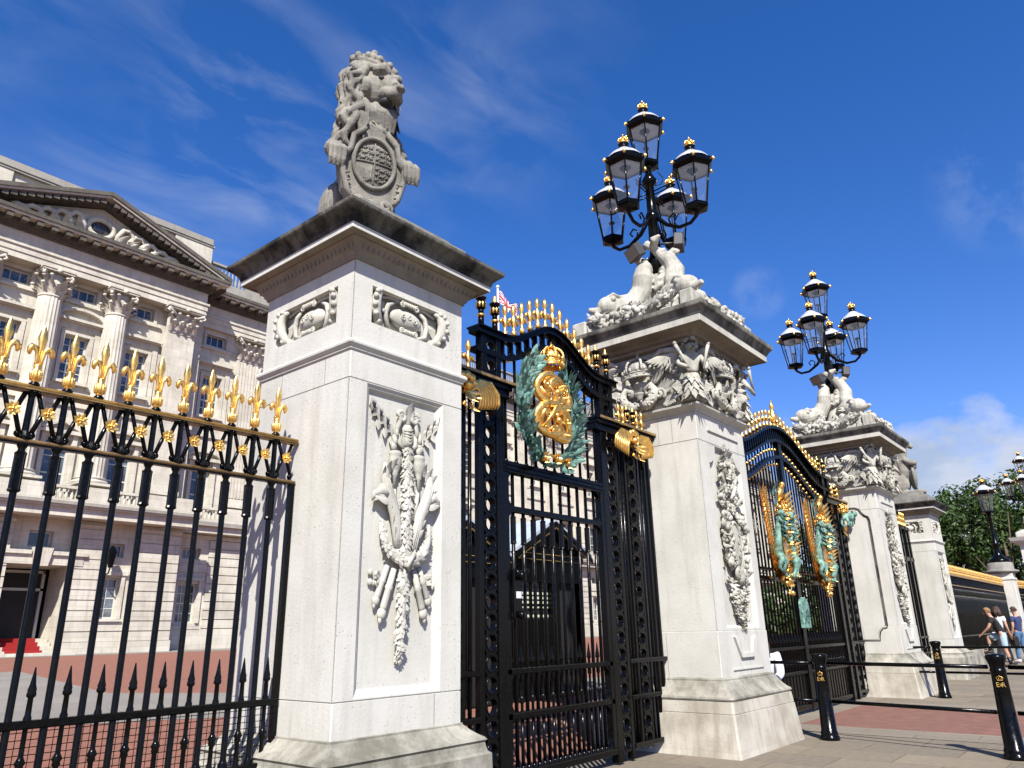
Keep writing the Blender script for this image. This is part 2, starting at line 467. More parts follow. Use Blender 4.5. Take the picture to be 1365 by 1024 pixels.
def window(cx, z0, z1, w, y, cols=2, rows=4, pane='pane', cur=False):
    key = (round(w,2), round(z1-z0,2), cols, rows, pane)
    h = z1-z0
    if key not in PANES:
        f = MB(); t = .045
        f.box(-w/2, -w/2+.09, 0, .06, 0, h); f.box(w/2-.09, w/2, 0, .06, 0, h)
        f.box(-w/2+.09, w/2-.09, 0, .06, 0, .09); f.box(-w/2+.09, w/2-.09, 0, .06, h-.09, h)
        for i in range(1, cols):
            x = -w/2+w*i/cols; f.box(x-t/2, x+t/2, .01, .05, .09, h-.09)
        for j in range(1, rows):
            z = h*j/rows; tt = t*(1.6 if rows > 2 and j == rows//2 else 1)
            f.box(-w/2+.09, w/2-.09, .015, .055, z-tt/2, z+tt/2)
        p = MB(); p.add([(-w/2,.04,0),(w/2,.04,0),(w/2,.04,h),(-w/2,.04,h)], [(0,1,2,3)])
        cm = None
        if rows > 2:
            cm = MB(); n = 14
            for s_ in (-1, 1):
                vs = []
                for i in range(n+1):
                    x = s_*(w/2-.02)-s_*(w*.30)*i/n; yy = .12+.03*math.sin(i*2.4)
                    vs += [(x,yy,.02),(x,yy,h-.02)]
                cm.add(vs, [(2*i,2*i+2,2*i+3,2*i+1) for i in range(n)], True)
        PANES[key] = (mesh_from(f, 'window', [M['frame_white']]), mesh_from(p, 'pane', [M[pane]]), cm)
    fm, pm, cm = PANES[key]
    o = obj('window', fm, None, pal, loc=(cx-12.4, y-39, z0-.7))
    obj('pane', pm, None, o, loc=(0,0,0))
    return o
CAPM = {}
def corinthian(w, flat=False):
    """capital 1.45 high, necking width w, local origin bottom centre"""
    mb = MB(); r = w/2
    if flat:
        mb.box(-r*.95, r*.95, -.12, .3, 0, 1.2)
    else:
        mb.lathe((0,0,0), [(r*.93,0),(r*1.04,.05),(r*1.04,.11),(r*.85,.14),(r*.80,.7),(r*.95,1.22)], 20)
    A = 1.32*r
    mb.box(-A, A, -A if not flat else -.5, A if not flat else .3, 1.26, 1.36); mb.box(-A*1.06, A*1.06, -A*1.06 if not flat else -.56, A if not flat else .3, 1.36, 1.45)
    ang = range(0, 360, 45) if not flat else None
    def lf(bx, by, nx, ny, z0, L, W):
        mb.leaf((bx,by,z0), (nx*.12,ny*.12,1), (nx,ny,.1), L, W, .62, 7, .5, .3)
        e = Vector((bx,by,z0))+Vector((nx*.12,ny*.12,1)).normalized()*L*.9+Vector((nx,ny,0)).normalized()*L*.55; mb.ball(e, (.10,.10,.07), 6, 5)
    if not flat:
        for k in range(8):
            a = 2*pi*k/8; lf(r*.95*math.cos(a), r*.95*math.sin(a), math.cos(a), math.sin(a), .1, .52, .46)
            a += pi/8; lf(r*.9*math.cos(a), r*.9*math.sin(a), math.cos(a), math.sin(a), .35, .68, .42)
        diag = [(math.cos(pi/4+k*pi/2), math.sin(pi/4+k*pi/2)) for k in range(4)]
        for dx, dy in diag:
            c = Vector((dx*A*1.28, dy*A*1.28, 1.1))
            mb.tube([(dx*r*.9,dy*r*.9,.7),(dx*r*1.2,dy*r*1.2,1.0),(c.x,c.y,1.2),(c.x+dx*.06,c.y+dy*.06,1.06),(c.x-dx*.06,c.y-dy*.06,1.0)], [.05,.08,.09,.08,.06], 6)
            lf(dx*r*.95, dy*r*.95, dx, dy, .45, .55, .3)
        for k in range(4):
            a = k*pi/2; mb.ball((A*1.02*math.cos(a), A*1.02*math.sin(a), 1.3), .13, 6, 5)
    else:
        for i in range(4):
            x = -r*.85+r*1.7*i/3; lf(x, -.14, 0, -1, .06, .55, .44)
        for i in range(3):
            x = -r*.6+r*1.2*i/2; lf(x, -.14, 0, -1, .35, .68, .42)
        for s_ in (-1, 1):
            mb.tube([(s_*r*.4,-.15,.7),(s_*r*.7,-.25,1.05),(s_*A,-.5,1.22),(s_*A*1.08,-.5,1.08),(s_*A*.95,-.5,1.0)], [.05,.08,.09,.08,.06], 6)
            lf(s_*r*.85, -.14, s_*.6, -1, .45, .55, .3)
        mb.ball((0,-.54,1.32), .13, 6, 5)
    return mesh_from(mb, 'capital', [M['palace']])
def column_mesh():
    mb = MB(); n = 40; vs = []
    zs = [(.62,8.62),(.60,11),(.575,14),(.53,16.98)]
    ring = []
    for R_, z in zs:
        for j in range(n*2):
            a = 2*pi*j/(n*2); q = j % 4; rr = R_ if q == 0 else (R_*.965 if q in (1,3) else R_*.945)
            ring.append((rr*math.cos(a), rr*math.sin(a), z-8.2))
    m = n*2
    mb.add(ring, [(i*m+j, i*m+(j+1) % m, (i+1)*m+(j+1) % m, (i+1)*m+j) for i in range(3) for j in range(m)])
    mb.lathe((0,0,0), [(.78,.12),(.80,.2),(.78,.27),(.68,.29),(.66,.34),(.72,.37),(.72,.41),(.62,.43)], 24)
    mb.box(-.82, .82, -.82, .82, 0, .12)
    return mesh_from(mb, 'column', [M['palace']])

CXP = 12.4
wall = MB(); rust = MB()
x0p, x1p = 6.1, 18.72
up_h = []; lo_h = []
for cx in (9.35, 12.4, 15.32):
    up_h += [(cx-.56, cx+.56, 13.3, 15.6), (cx-.6, cx+.6, 17.55, 18.22), (cx-.56, cx+.56, 7.95, 10.4)]
lo_h = [(CXP-1.28, CXP+1.28, .6, 4.5, 2.0), (CXP-.5, CXP+.5, 5.3, 6.05)]
for s_ in (-1, 1):
    c = CXP+s_*3.3; lo_h += [(c-.48, c+.48, 2.2, 4.1), (c-.45, c+.45, 5.05, 5.7)]
wall_holes(wall, x0p, x1p, 7.2, 18.6, YW, up_h, .32)
wall_holes(wall, x0p, x1p, .6, 7.2, YW, lo_h, .35)
for x in (x0p, x1p): wall.add([(x,YW,.6),(x,41,.6),(x,41,18.6),(x,YW,18.6)], [(0,1,2,3)])
# rusticated piers standing proud, door and window bays set back between them
pier_h = [h for h in lo_h]
courses(rust, x0p, CXP-4.4, 1.2, 6.55, YW-.35, [], proj=.07)
for a, b in ((x0p, CXP-4.25), (CXP-2.55, CXP-1.28), (CXP+1.28, CXP+2.55), (CXP+4.25, x1p)):
    rust.box(a+.03, b-.03, YW-.36, YW+.01, .6, 6.6)
    courses(rust, a, b, 1.2, 6.5, YW-.36, [], proj=.06)
    rust.box(a-.04, b+.04, YW-.5, YW-.02, .6, 1.18)
    rust.box(a-.05, b+.05, YW-.5, YW-.02, 6.32, 6.42)
courses(rust, CXP-2.55, CXP+2.55, 4.55, 5.3, YW, [(CXP-1.2, CXP+1.2, 4, 6)])
for s_ in (-1, 1):
    c = CXP+s_*3.3
    courses(rust, c-.9, c+.9, 1.2, 2.2, YW, [])
    rust.box(c-.9, c+.9, YW-.12, YW-.001, .6, 1.19)
    # window surround
    for q in (-1, 1): rust.box(c+q*.56-.08, c+q*.56+.08, YW-.1, YW-.001, 2.2, 4.2)
    rust.box(c-.75, c+.75, YW-.16, YW-.001, 4.2, 4.38)
    rust.box(c-.7, c+.7, YW-.18, YW-.001, 2.08, 2.18)
# door surround with hood and keystone
rust.box(CXP-1.9, CXP-.43, YW-.56, YW-.30, 4.95, 5.12); rust.box(CXP+.43, CXP+1.9, YW-.56, YW-.30, 4.95, 5.12)
rust.box(CXP-1.8, CXP+1.8, YW-.45, YW-.002, 4.52, 4.948)
rust.prism([(CXP-.28,4.45),(CXP+.28,4.45),(CXP+.42,5.25),(CXP-.42,5.25)], YW-.60, YW-.40)
pp('pavilion_wall', wall, M['palace']); pp('rusticated_ground_floor', rust, M['palace'])
# wing walls
wing = MB(); wrust = MB()
bays = [20.05+4.3*i for i in range(20)]; lb = [4.75-4.3*i for i in range(4)]
XR = 105.9
for (a, b, cs) in ((x1p, XR, bays), (-13, x0p, lb)):
    hu = []; hl = []
    for cx in cs:
        hu += [(cx-.57, cx+.57, 13.3, 15.6), (cx-.6, cx+.6, 17.45, 18.15), (cx-.57, cx+.57, 7.95, 10.4)]
        hl += [(cx-.56, cx+.56, 2.0, 4.0), (cx-.5, cx+.5, 5.25, 5.85)]
    wall_holes(wing, a, b, 7.2, 18.6, YV, hu, .32); wall_holes(wing, a, b, .6, 7.2, YV, hl, .35)
    big = [(cx-.95, cx+.95, 1.7, 6.1) for cx in cs]
    courses(wrust, a, b, 1.75, 6.55, YV, big, proj=.09)
    wrust.box(a, b, YV-.16, YV-.001, .6, 1.7)
    for cx in cs:
        for q in (-1, 1): wrust.box(cx+q*.66-.09, cx+q*.66+.09, YV-.1, YV-.001, 2.0, 4.15)
        wrust.box(cx-.78, cx+.78, YV-.16, YV-.001, 4.15, 4.32)
        wrust.box(cx-.12, cx+.12, YV-.2, YV-.161, 4.05, 4.5)
        wrust.box(cx-.75, cx+.75, YV-.2, YV-.161, 1.72, 1.86)
        wrust.box(cx-.95, cx+.95, YV-.06, YV-.002, 4.6, 5.0)
wing.add([(XR,YV,.6),(XR,60,.6),(XR,60,22),(XR,YV,22)], [(0,1,2,3)])
pp('wing_wall', wing, M['palace']); pp('rusticated_wing_base', wrust, M['palace'])
# window furniture
trim = MB()
def surround(cx, y, kind):
    for q in (-1, 1):
        trim.box(cx+q*.66-.09, cx+q*.66+.09, y-.10, y-.001, 13.2, 15.75); trim.box(cx+q*.92-.13, cx+q*.92+.13, y-.06, y-.001, 12.9, 16.2)
    trim.box(cx-.57, cx+.57, y-.10, y-.001, 15.61, 15.75)
    trim.box(cx-1.06, cx+1.06, y-.07, y-.002, 15.9, 16.22)
    trim.box(cx-.8, cx+.8, y-.22, y-.001, 13.08, 13.2)
    trim.box(cx-1.12, cx+1.12, y-.34, y-.002, 16.28, 16.42)
    trim.box(cx-1.05, cx+1.05, y-.24, y-.002, 16.22, 16.28)
    if kind == 'seg':
        n = 12; t = [(cx+1.12*math.cos(pi*(1-i/n)), 16.42+.58*math.sin(pi*i/n)) for i in range(n+1)]
        b = [(cx+.98*math.cos(pi*(1-i/n)), 16.42+.44*math.sin(pi*i/n)) for i in range(n+1)]
        trim.ribbon(t, b, y-.34, y-.003)
    # first-floor french window with pediment
    for q in (-1, 1):
        trim.box(cx+q*.68-.10, cx+q*.68+.10, y-.14, y-.001, 7.9, 10.6)
    trim.box(cx-.95, cx+.95, y-.3, y-.002, 10.6, 10.78)
    if kind == 'seg':
        trim.ribbon([(cx-1,10.78),(cx,11.3),(cx+1,10.78)], [(cx-.9,10.72),(cx,11.16),(cx+.9,10.72)], y-.3, y-.003)
    else:
        n = 10; trim.ribbon([(cx+math.cos(pi*(1-i/n)), 10.78+.42*math.sin(pi*i/n)) for i in range(n+1)], [(cx+.88*math.cos(pi*(1-i/n)), 10.76+.32*math.sin(pi*i/n)) for i in range(n+1)], y-.3, y-.003)
    # mezzanine frame and string course
    for q in (-1, 1): trim.box(cx+q*.7-.08, cx+q*.7+.08, y-.07, y-.001, 17.4, 18.35)
    trim.box(cx-1.0, cx+1.0, y-.15, y-.001, 17.22, 17.36)
for i, cx in enumerate((9.35, 12.4, 15.32)): surround(cx, YW, 'seg' if i == 1 else 'flat')
for cx in bays+lb: surround(cx, YV, 'flat')
for i in range(0, 34): pass
for (a, b, y) in ((x0p, x1p, YW), (x1p+.01, XR, YV), (-13, x0p-.01, YV)):
    trim.box(a, b, y-.12, y-.0005, 12.0, 12.18)
pp('window_surrounds', trim, M['palace'])
for cx, y in [(c, YW) for c in (9.35, 12.4, 15.32)]+[(c, YV) for c in bays+lb]:
    window(cx, 13.3, 15.6, 1.13, y+.26, 3, 5)
    window(cx, 17.5, 18.2, 1.2, y+.22, 3, 1)
    window(cx, 7.95, 10.4, 1.13, y+.26, 2, 3)
for s_ in (-1, 1):
    window(CXP+s_*3.3, 2.2, 4.1, .96, YW+.28, 2, 4); window(CXP+s_*3.3, 5.05, 5.7, .9, YW+.28, 2, 1)
window(CXP, 5.3, 6.05, 1.0, YW+.28, 2, 1)
for cx in bays+lb:
    window(cx, 2.0, 4.0, 1.12, YV+.28, 3, 4); window(cx, 5.25, 5.85, 1.0, YV+.28, 3, 1)
# dark back wall so that nothing shows through
bk = MB(); bk.box(-13, XR, 41, 41.3, .6, 22); pp('inner_wall', bk, M['dark'])
# entrance door, steps
d = MB(); d.box(CXP-.98, CXP+.98, YW+2.0, YW+2.05, 1.4, 4.3)
door = pp('entrance_door', d, M['dark'])
d = MB()
for q in (-1, 1): d.box(CXP+q*1.04-.06, CXP+q*1.04+.06, YW+1.9, YW+2.0, 1.4, 4.4)
d.box(CXP-1.1, CXP+1.1, YW+1.9, YW+2.0, 3.5, 3.62); d.box(CXP-1.1, CXP+1.1, YW+1.9, YW+2.0, 4.3, 4.42)
pp('door_frame', d, M['frame_white'], door)
st = MB()
for i in range(4):
    st.box(CXP-1.24-.0, CXP+1.24, YW-.35+i*.34, YW+2.1, .6 if i == 0 else .7+.17*i+.002, .7+.17*(i+1))
st.box(CXP-1.9, CXP+1.9, YW-.95, YW-.36, .6, .78)
pp('entrance_steps', st, M['palace'])
cp = MB()
for i in range(4):
    z = .7+.17*(i+1)+.006; y = YW-.35+i*.34
    cp.box(CXP-.72, CXP+.72, y-.006, y+.36, z-.002, z+.01); cp.box(CXP-.72, CXP+.72, y-.014, y-.004, z-.17, z+.004)
tag(obj('stair_carpet', cp, M['carpet']), 'bright red carpet running down the steps of the palace entrance', 'carpet')
# columns, pilasters, capitals
colm = column_mesh(); capm = corinthian(1.06); capf = corinthian(1.45, True)
for cx in (10.83, 13.95):
    c = obj('column', colm, None, pal, loc=(cx-12.4, 38.0-39, 8.2-.7)); obj('capital', capm, None, c, loc=(0,0,16.98-8.2))
pm_ = MB(); pm_.box(-.75, .75, -.28, .1, .42, 8.8); pm_.box(-.86, .86, -.42, .1, 0, .22); pm_.box(-.81, .81, -.36, .1, .22, .42)
pilm = mesh_from(pm_, 'pilaster', [M['palace']])
for cx in (CXP-4.85, CXP+4.85):
    p = obj('pilaster', pilm, None, pal, loc=(cx-12.4, YW-.35-39, 8.2-.7), scale=(1.02,1,1)); obj('capital', capf, None, p, loc=(0,-.2,8.78))
for cx in bays[:-1]+lb[:-1]:
    x = cx+2.15 if cx > 12 else cx-2.15
    fm = MB() if cx == bays[0] else None
    if fm is not None:
        fm.box(-.78, .78, -.10, .1, .42, 8.8)
        for i in range(7): fm.box(-.78+.2*i+.04, -.78+.2*i+.16, -.14, -.10, .55, 8.7)
        fm.box(.70, .78, -.14, -.10, .55, 8.7)
        fm.box(-.88, .88, -.26, .1, 0, .22); fm.box(-.83, .83, -.2, .1, .22, .42)
        flm = mesh_from(fm, 'pilaster', [M['palace']])
    p = obj('pilaster', flm, None, pal, loc=(x-12.4, YV-.1-39, 8.2-.7)); obj('capital', capf, None, p, loc=(0,-.02,8.78))
# entablatures
def entab(name, x0, x1, yf, yb, zc=18.45, mod=True, ends=(True, True), grey=False):
    e = MB(); g = MB(); D = MB()
    def run(mb, p, z0, z1):
        mb.box(x0-(p if ends[0] else 0), x1+(p if ends[1] else 0), yf-p, yb, z0, z1)
    run(e, 0, zc, zc+.32); run(e, .05, zc+.32, zc+.62); run(e, .12, zc+.62, zc+.74); run(e, .0, zc+.74, zc+1.38)
    run(D, .12, zc+1.38, zc+1.5); run(D, .22, zc+1.5, zc+1.6)
    run(e, .80, zc+1.86, zc+1.98); run(D, .88, zc+1.98, zc+2.16)
    run(D, .30, zc+1.6, zc+1.86)
    if mod:
        n = int((x1-x0)/.62)
        for i in range(n+1):
            x = x0+(x1-x0)*i/n; D.box(x-.14, x+.14, yf-.74, yf-.3, zc+1.62, zc+1.858)
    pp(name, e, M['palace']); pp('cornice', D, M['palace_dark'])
entab('pavilion_entablature', 6.35, 18.45, 37.62, 41)
entab('wing_entablature', 18.46, XR, 38.95, 41, ends=(False, True)); entab('wing_entablature', -13, 6.34, 38.95, 41, ends=(True, False))
# pediment
zb_ = 18.45+2.16; ap = 23.05; hw = 6.95
tym = MB(); tym.prism([(CXP-hw+.5,zb_-.3),(CXP+hw-.5,zb_-.3),(CXP,ap-.45)], 37.75, 40)
ped = pp('pediment', tym, M['palace'])
rk = MB(); rl = MB(); L = math.hypot(hw, ap-zb_)
for s_ in (-1, 1):
    def seg(mb, off0, off1, y0, y1):
        mb.ribbon([(CXP+s_*hw, zb_+off1), (CXP, ap+off1)], [(CXP+s_*hw, zb_+off0), (CXP, ap+off0)], y0, y1)
    seg(rk, -.02, .2, 36.75, 40.2); seg(rl, -.14, -.02, 36.83, 40.2); seg(rk, -.42, -.14, 37.35, 40.2)
    for i in range(1, 20):
        t = i/20; x = CXP+s_*hw*(1-t); z = zb_+(ap-zb_)*t
        rk.box(x-.14, x+.14, 36.92, 37.4, z-.40, z-.14)
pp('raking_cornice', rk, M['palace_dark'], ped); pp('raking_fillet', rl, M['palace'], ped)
ocu = MB()
ocu.tube([(CXP+.62*math.cos(a), 37.7, 21.45+.5*math.sin(a)) for a in [2*pi*i/28 for i in range(28)]], .14, 8, closed=True)
for s_ in (-1, 1):
    for k in range(5):
        x = CXP+s_*(.85+k*.62); h = 1.0-.17*k
        ocu.tube([(x-s_*.1,37.7,20.72),(x-s_*.02,37.58,20.75+h*.55),(x+s_*.2,37.5,20.75+h*.95),(x+s_*.5,37.48,20.75+h),(x+s_*.72,37.5,20.75+h*.75),(x+s_*.68,37.5,20.75+h*.45),(x+s_*.48,37.5,20.75+h*.42)], [.09,.13,.15,.14,.12,.09,.06], 8)
        ocu.leaf((x,37.6,20.8), (s_*.6,-.3,1), (s_*.3,-1,0), h*.9, .4, .4); ocu.leaf((x+s_*.3,37.6,20.75), (s_*1,-.3,.6), (s_*.3,-1,0), h*.8, .35, .4)
pp('oculus_carving', ocu, M['palace'], ped)
og = MB(); og.lathe((0,0,0), [(.5,0),(.5,.02)], 20); 
for i in range(len(og.v)): x, y, z = og.v[i]; og.v[i] = (CXP+x*1.1, 37.74-z, 21.45+y*.85)
oc = pp('oculus_pane', og, M['pane'], ped)
# attic behind the pediment
at = MB(); ag = MB()
at.box(6.2, 18.6, 38.7, 41.2, 20.4, 23.3)
for a, b in ((5.95, 8.4), (16.6, 18.85)): at.box(a, b, 38.55, 41.3, 20.4, 23.3)
ag.box(5.85, 18.95, 38.5, 41.4, 23.3, 23.42); ag.box(6.0, 18.8, 38.45, 41.4, 23.42, 23.78)
ag.box(5.9, 18.9, 38.48, 41.35, 20.62, 21.5)
pp('attic', at, M['palace']); pp('attic_coping', ag, M['palace_grey'])
# balustrades
def balustrade(name, x0, x1, y, z0, z1, dies):
    b = MB(); h = z1-z0
    b.box(x0, x1, y-.14, y+.14, z1-.13, z1); b.box(x0, x1, y-.14, y+.14, z0, z0+.13)
    x = x0+.15
    while x < x1-.1:
        if not any(a-.1 < x < c+.1 for a, c in dies):
            b.lathe((x,y,z0+.13), [(.05,0),(.085,h*.22),(.045,h*.42),(.05,h-.26)], 6, cap=False)
        x += .235
    for a, c in dies: b.box(a, c, y-.17, y+.17, z0-.002, z1+.02)
    pp(name, b, M['palace_grey'] if z0 > 15 else M['palace'])
balustrade('roof_balustrade', 18.9, XR, 38.9, 21.3, 22.6, [(c+1.35, c+2.95) for c in bays])
balustrade('roof_balustrade', -13, 5.9, 38.9, 21.3, 22.6, [(c-2.95, c-1.35) for c in lb])
par = MB(); par.box(18.85, XR, 38.6, 41.2, 20.6, 21.3); par.box(-13, 5.95, 38.6, 41.2, 20.6, 21.3)
rf = MB(); rf.box(-13, XR, 39.5, 60, 20.3, 20.5); pp('flat_roof', rf, M['lead'])
pp('roof_parapet', par, M['palace_grey'])
bl = MB(); bd = MB()
bl.box(6.0, 18.95, YW-1.35, YW-.001, 6.62, 7.02); bl.box(5.9, 19.05, YW-1.5, YW-.001, 7.02, 7.12); bd.box(5.8, 19.12, YW-1.6, YW-.001, 7.12, 7.26)
bl.box(19.0, XR, YV-.75, YV-.001, 6.62, 6.98); bd.box(19.13, XR, YV-.95, YV-.001, 6.98, 7.2)
bl.box(-13, 5.8, YV-.75, YV-.001, 6.62, 6.98); bd.box(-13, 5.79, YV-.95, YV-.001, 6.98, 7.2)
pp('balcony', bl, M['palace']); pp('balcony_cornice', bd, M['palace_grey'])
balustrade('balcony_balustrade', 6.0, 18.9, YW-1.2, 7.26, 8.0, [(9.9,11.7),(13.1,14.9),(16.4,18.9),(6,8.4)])
balustrade('balcony_balustrade', 19.15, XR, YV-.65, 7.2, 8.0, [(c+1.3, c+3.0) for c in bays])
ll = MB(); lg = MB()
for q in (-1, 1):
    x = CXP+q*2.95
    ll.tube([(x,YW-.1,4.2),(x,YW-.5,4.25),(x,YW-.62,4.55)], .035, 6)
    ll.lathe((x,YW-.62,4.5), [(.10,0),(.12,.04),(.20,.62),(.25,.66),(.24,.72),(.07,.98),(.03,1.04)], 6, False)
pp('wall_lantern', ll, M['black'])

# flag pole
fp = thing('flagpole', 'tall white flagpole on the palace roof flying a small red white and blue flag', 'flagpole', (51.2,44,20.5))
f = MB(); f.tube([(51.2,44,20.4),(51.2,44,34.1)], [.16,.10], 10); f.ball((51.2,44,34.2), .2)
obj('pole', f, M['white'], fp)
fl = MB(); nx, nz = 40, 20; Lf, Hf = 2.5, 1.35
for i in range(nx+1):
    for j in range(nz+1):
        u, w = i/nx, j/nz
        fl.v.append((51.3+u*Lf*.72, 44-.25*math.sin(u*9)*u-.9*u, 33.9-Hf*w-1.55*u+.12*math.sin(u*8+w*2)))
for i in range(nx):
    for j in range(nz):
        u, w = (i+.5)/nx, (j+.5)/nz; X, Z = (u-.5)*2, (w-.5)
        dd = min(abs(X*.5-Z), abs(X*.5+Z))
        if abs(X) < .12 or abs(Z) < .1: m = 0
        elif abs(X) < .2 or abs(Z) < .17: m = 1
        elif dd < .05: m = 0
        elif dd < .12: m = 1
        else: m = 2
        fl.f.append([i*(nz+1)+j, (i+1)*(nz+1)+j, (i+1)*(nz+1)+j+1, i*(nz+1)+j+1]); fl.m.append(m); fl.s.append(True)
obj('flag', fl, [M['flag_red'], M['flag_white'], M['flag_blue']], fp)
# ------------------------------------------------------------------ railings left of the lion pier
def fleur_mesh():
    mb = MB()
    mb.lathe((0,0,0), [(.015,0),(.018,.012),(.028,.03),(.030,.05),(.026,.075),(.018,.09),(.023,.105),(.013,.12)], 14)
    for k in range(10):
        a = 2*pi*k/10; mb.ball((.026*math.cos(a), .026*math.sin(a), .05), (.0095,.0095,.030), 6, 5)
    # middle petal: ridged blade
    prof = [(.007,.10),(.011,.17),(.010,.19),(.021,.25),(.0255,.272),(.019,.31),(.003,.352)]
    vs = []
    for r, z in prof:
        for a, k in ((0,1),(.8,.72),(pi/2,.55),(pi-.8,.72),(pi,1),(pi+.8,.72),(1.5*pi,.55),(2*pi-.8,.72)): vs.append((r*k*math.cos(a), r*k*math.sin(a)*.95, z))
    n = 8; mb.add(vs, [(i*n+j, i*n+(j+1) % n, (i+1)*n+(j+1) % n, (i+1)*n+j) for i in range(len(prof)-1) for j in range(n)], True)
    for s_ in (-1, 1):
        mb.tube([(s_*.010,-.004,.09),(s_*.013,-.006,.14),(s_*.018,-.006,.185),(s_*.030,-.007,.211),(s_*.045,-.007,.214),(s_*.056,-.007,.198),(s_*.058,-.007,.178),(s_*.053,-.007,.163)],
                [.009,.010,.012,.0165,.0185,.0175,.0135,.006], 8)
    mb.tube([(-.02,0,.12),(.02,0,.12)], .012, 6)
    return mesh_from(mb, 'finial', [M['gold']])
FLEUR = fleur_mesh()
def rosette_mesh():
    mb = MB()
    for k in range(8):
        a = 2*pi*k/8+pi/8; L = .048 if k % 2 else .042
        mb.leaf((0,-.012,0), (math.cos(a),-.05,math.sin(a)), (0,-1,0), L, .034, .25, 4, .8)
    mb.ball((0,-.02,0), .009, 8, 6)
    for k in range(4):
        a = pi/2*k; mb.ball((.014*math.cos(a),-.018,.014*math.sin(a)), .006, 6, 5)
    mb.lathe((0,0,0), [(.02,0),(.02,.001)], 8)
    return mesh_from(mb, 'rosette', [M['gold']])
ROS = rosette_mesh()
def flute(mb, x, y, z0, z1, r, n=8):
    vs = []; m = n*2
    for z, k in ((z0,.9),(z0+.008,1.14),(z0+.02,1.0),(z1-.02,1.0),(z1-.008,1.08),(z1,.85)):
        for j in range(m):
            a = 2*pi*j/m; q = 1.0 if j % 2 else .86
            vs.append((x+r*k*q*math.cos(a), y+r*k*q*math.sin(a), z))
    mb.add(vs, [(i*m+j, i*m+(j+1) % m, (i+1)*m+(j+1) % m, (i+1)*m+j) for i in range(5) for j in range(m)]+[tuple(range(5*m, 6*m))])
ZB, ZL, ZM, ZT = .56, .905, 2.355, 2.672
def bar_mesh():
    mb = MB()
    mb.lathe((0,0,0), [(.030,0),(.030,.02),(.022,.035),(.0182,.05),(.0182,2.08-ZB)], 12, cap=False)
    flute(mb, 0, 0, 2.075-ZB, 2.295-ZB, .029)
    mb.lathe((0,0,0), [(.02,2.295-ZB),(.018,2.31-ZB),(.026,2.325-ZB),(.03,2.335-ZB)], 10, cap=False)
    # upright between the two rails with spiky collars
    mb.lathe((0,0,0), [(.036,2.366-ZB),(.026,2.385-ZB),(.0185,2.41-ZB),(.0175,2.60-ZB),(.022,2.62-ZB),(.038,2.642-ZB)], 8, False, cap=False)
    for k in range(8):
        a = 2*pi*k/8
        mb.ball((.037*math.cos(a), .035*math.sin(a), 2.63-ZB), (.009,.009,.010), 5, 4); mb.ball((.035*math.cos(a), .033*math.sin(a), 2.378-ZB), (.008,.008,.008), 5, 4)
    mb.lathe((0,0,0), [(.028,2.672-ZB),(.03,2.682-ZB),(.018,2.695-ZB)], 10, cap=False)
    return mesh_from(mb, 'bar', [M['black']])
BAR = bar_mesh()
def spear_mesh():
    mb = MB()
    z = lambda a: a-ZB
    mb.lathe((0,0,0), [(.020,0),(.014,.03),(.013,z(.69)),(.022,z(.705)),(.018,z(.715)),(.027,z(.73)),(.018,z(.748)),(.013,z(.76)),(.012,z(.885)),(.020,z(.895)),(.020,z(.94)),(.015,z(.955)),(.013,z(1.035)),(.022,z(1.043)),(.024,z(1.055)),(.02,z(1.065)),(.022,z(1.075)),(.015,z(1.10)),(.008,z(1.15)),(.003,z(1.185))], 12, cap=False)
    return mesh_from(mb, 'spike', [M['black']])
SPIKE = spear_mesh()
def brace_mesh(w):
    mb = MB()
    for s_ in (-1, 1):
        mb.tube([(-s_*(w/2-.025),0,.02),(-s_*.02,0,.143),(s_*.02,0,.16),(s_*(w/2-.025),0,.285)], .0135, 6)
        for q in (-1, 1): mb.ball((q*(w/2-.035),0,.025), .02, 6, 5)
    return mesh_from(mb, 'brace', [M['black']])
PITCH = .172; BRACE = brace_mesh(PITCH)
fen = thing('iron_railing', 'black iron railing with gilt lily finials and rosettes running up to the lion pier', 'railing', (1.5,YP,0))
def fl(name, me, x, z, parent=None): return obj(name, me, None, fen, loc=(x-1.5, 0, z))
x_end = 3.03; xs = []
x = 2.854
while x > -1.2: xs.append(x); x -= PITCH
for x in xs:
    b = fl('bar', BAR, x, ZB); obj('finial', FLEUR, None, b, loc=(0,0,2.69-ZB-.005))
    fl('spike', SPIKE, x+PITCH/2, ZB)
    k = fl('brace', BRACE, x+PITCH/2, ZM+.012); obj('rosette', ROS, None, k, loc=(0,-.012,.152))
def rail(name, mb, mat): return obj(name, mb, mat, fen)
xl = xs[-1]-.2
mb = MB(); mb.tube([(xl,YP,ZT-.012),(x_end,YP,ZT-.012)], .027, 10, squash=(1,1,.62)); rail('top_rail', mb, M['ochre'])
mb = MB(); mb.box(xl, x_end-.006, YP-.022, YP+.022, ZT-.042, ZT-.026); mb.tube([(xl,YP-.024,ZT-.027),(x_end,YP-.024,ZT-.027)], .007, 6); rail('top_rail_moulding', mb, M['brownrail'])
mb = MB(); mb.tube([(xl,YP,ZM),(x_end,YP,ZM)], .026, 10, squash=(1,1,.55)); rail('middle_rail', mb, M['brownrail'])
mb = MB(); mb.box(xl, x_end-.004, YP-.02, YP+.02, ZM-.022, ZM-.012); rail('middle_rail_underside', mb, M['black'])
mb = MB(); mb.bbox(xl, x_end, YP-.026, YP+.026, .888, .930, .006); rail('lower_rail', mb, M['black'])
mb = MB(); mb.bbox(xl, x_end-.07, YP-.028, YP+.028, ZB-.05, ZB+.002, .006); rail('bottom_rail', mb, M['black'])
mb = MB(); mb.box(x_end-.035, x_end-.003, YP-.02, YP+.02, ZB, ZM-.02); rail('end_post', mb, M['black'])
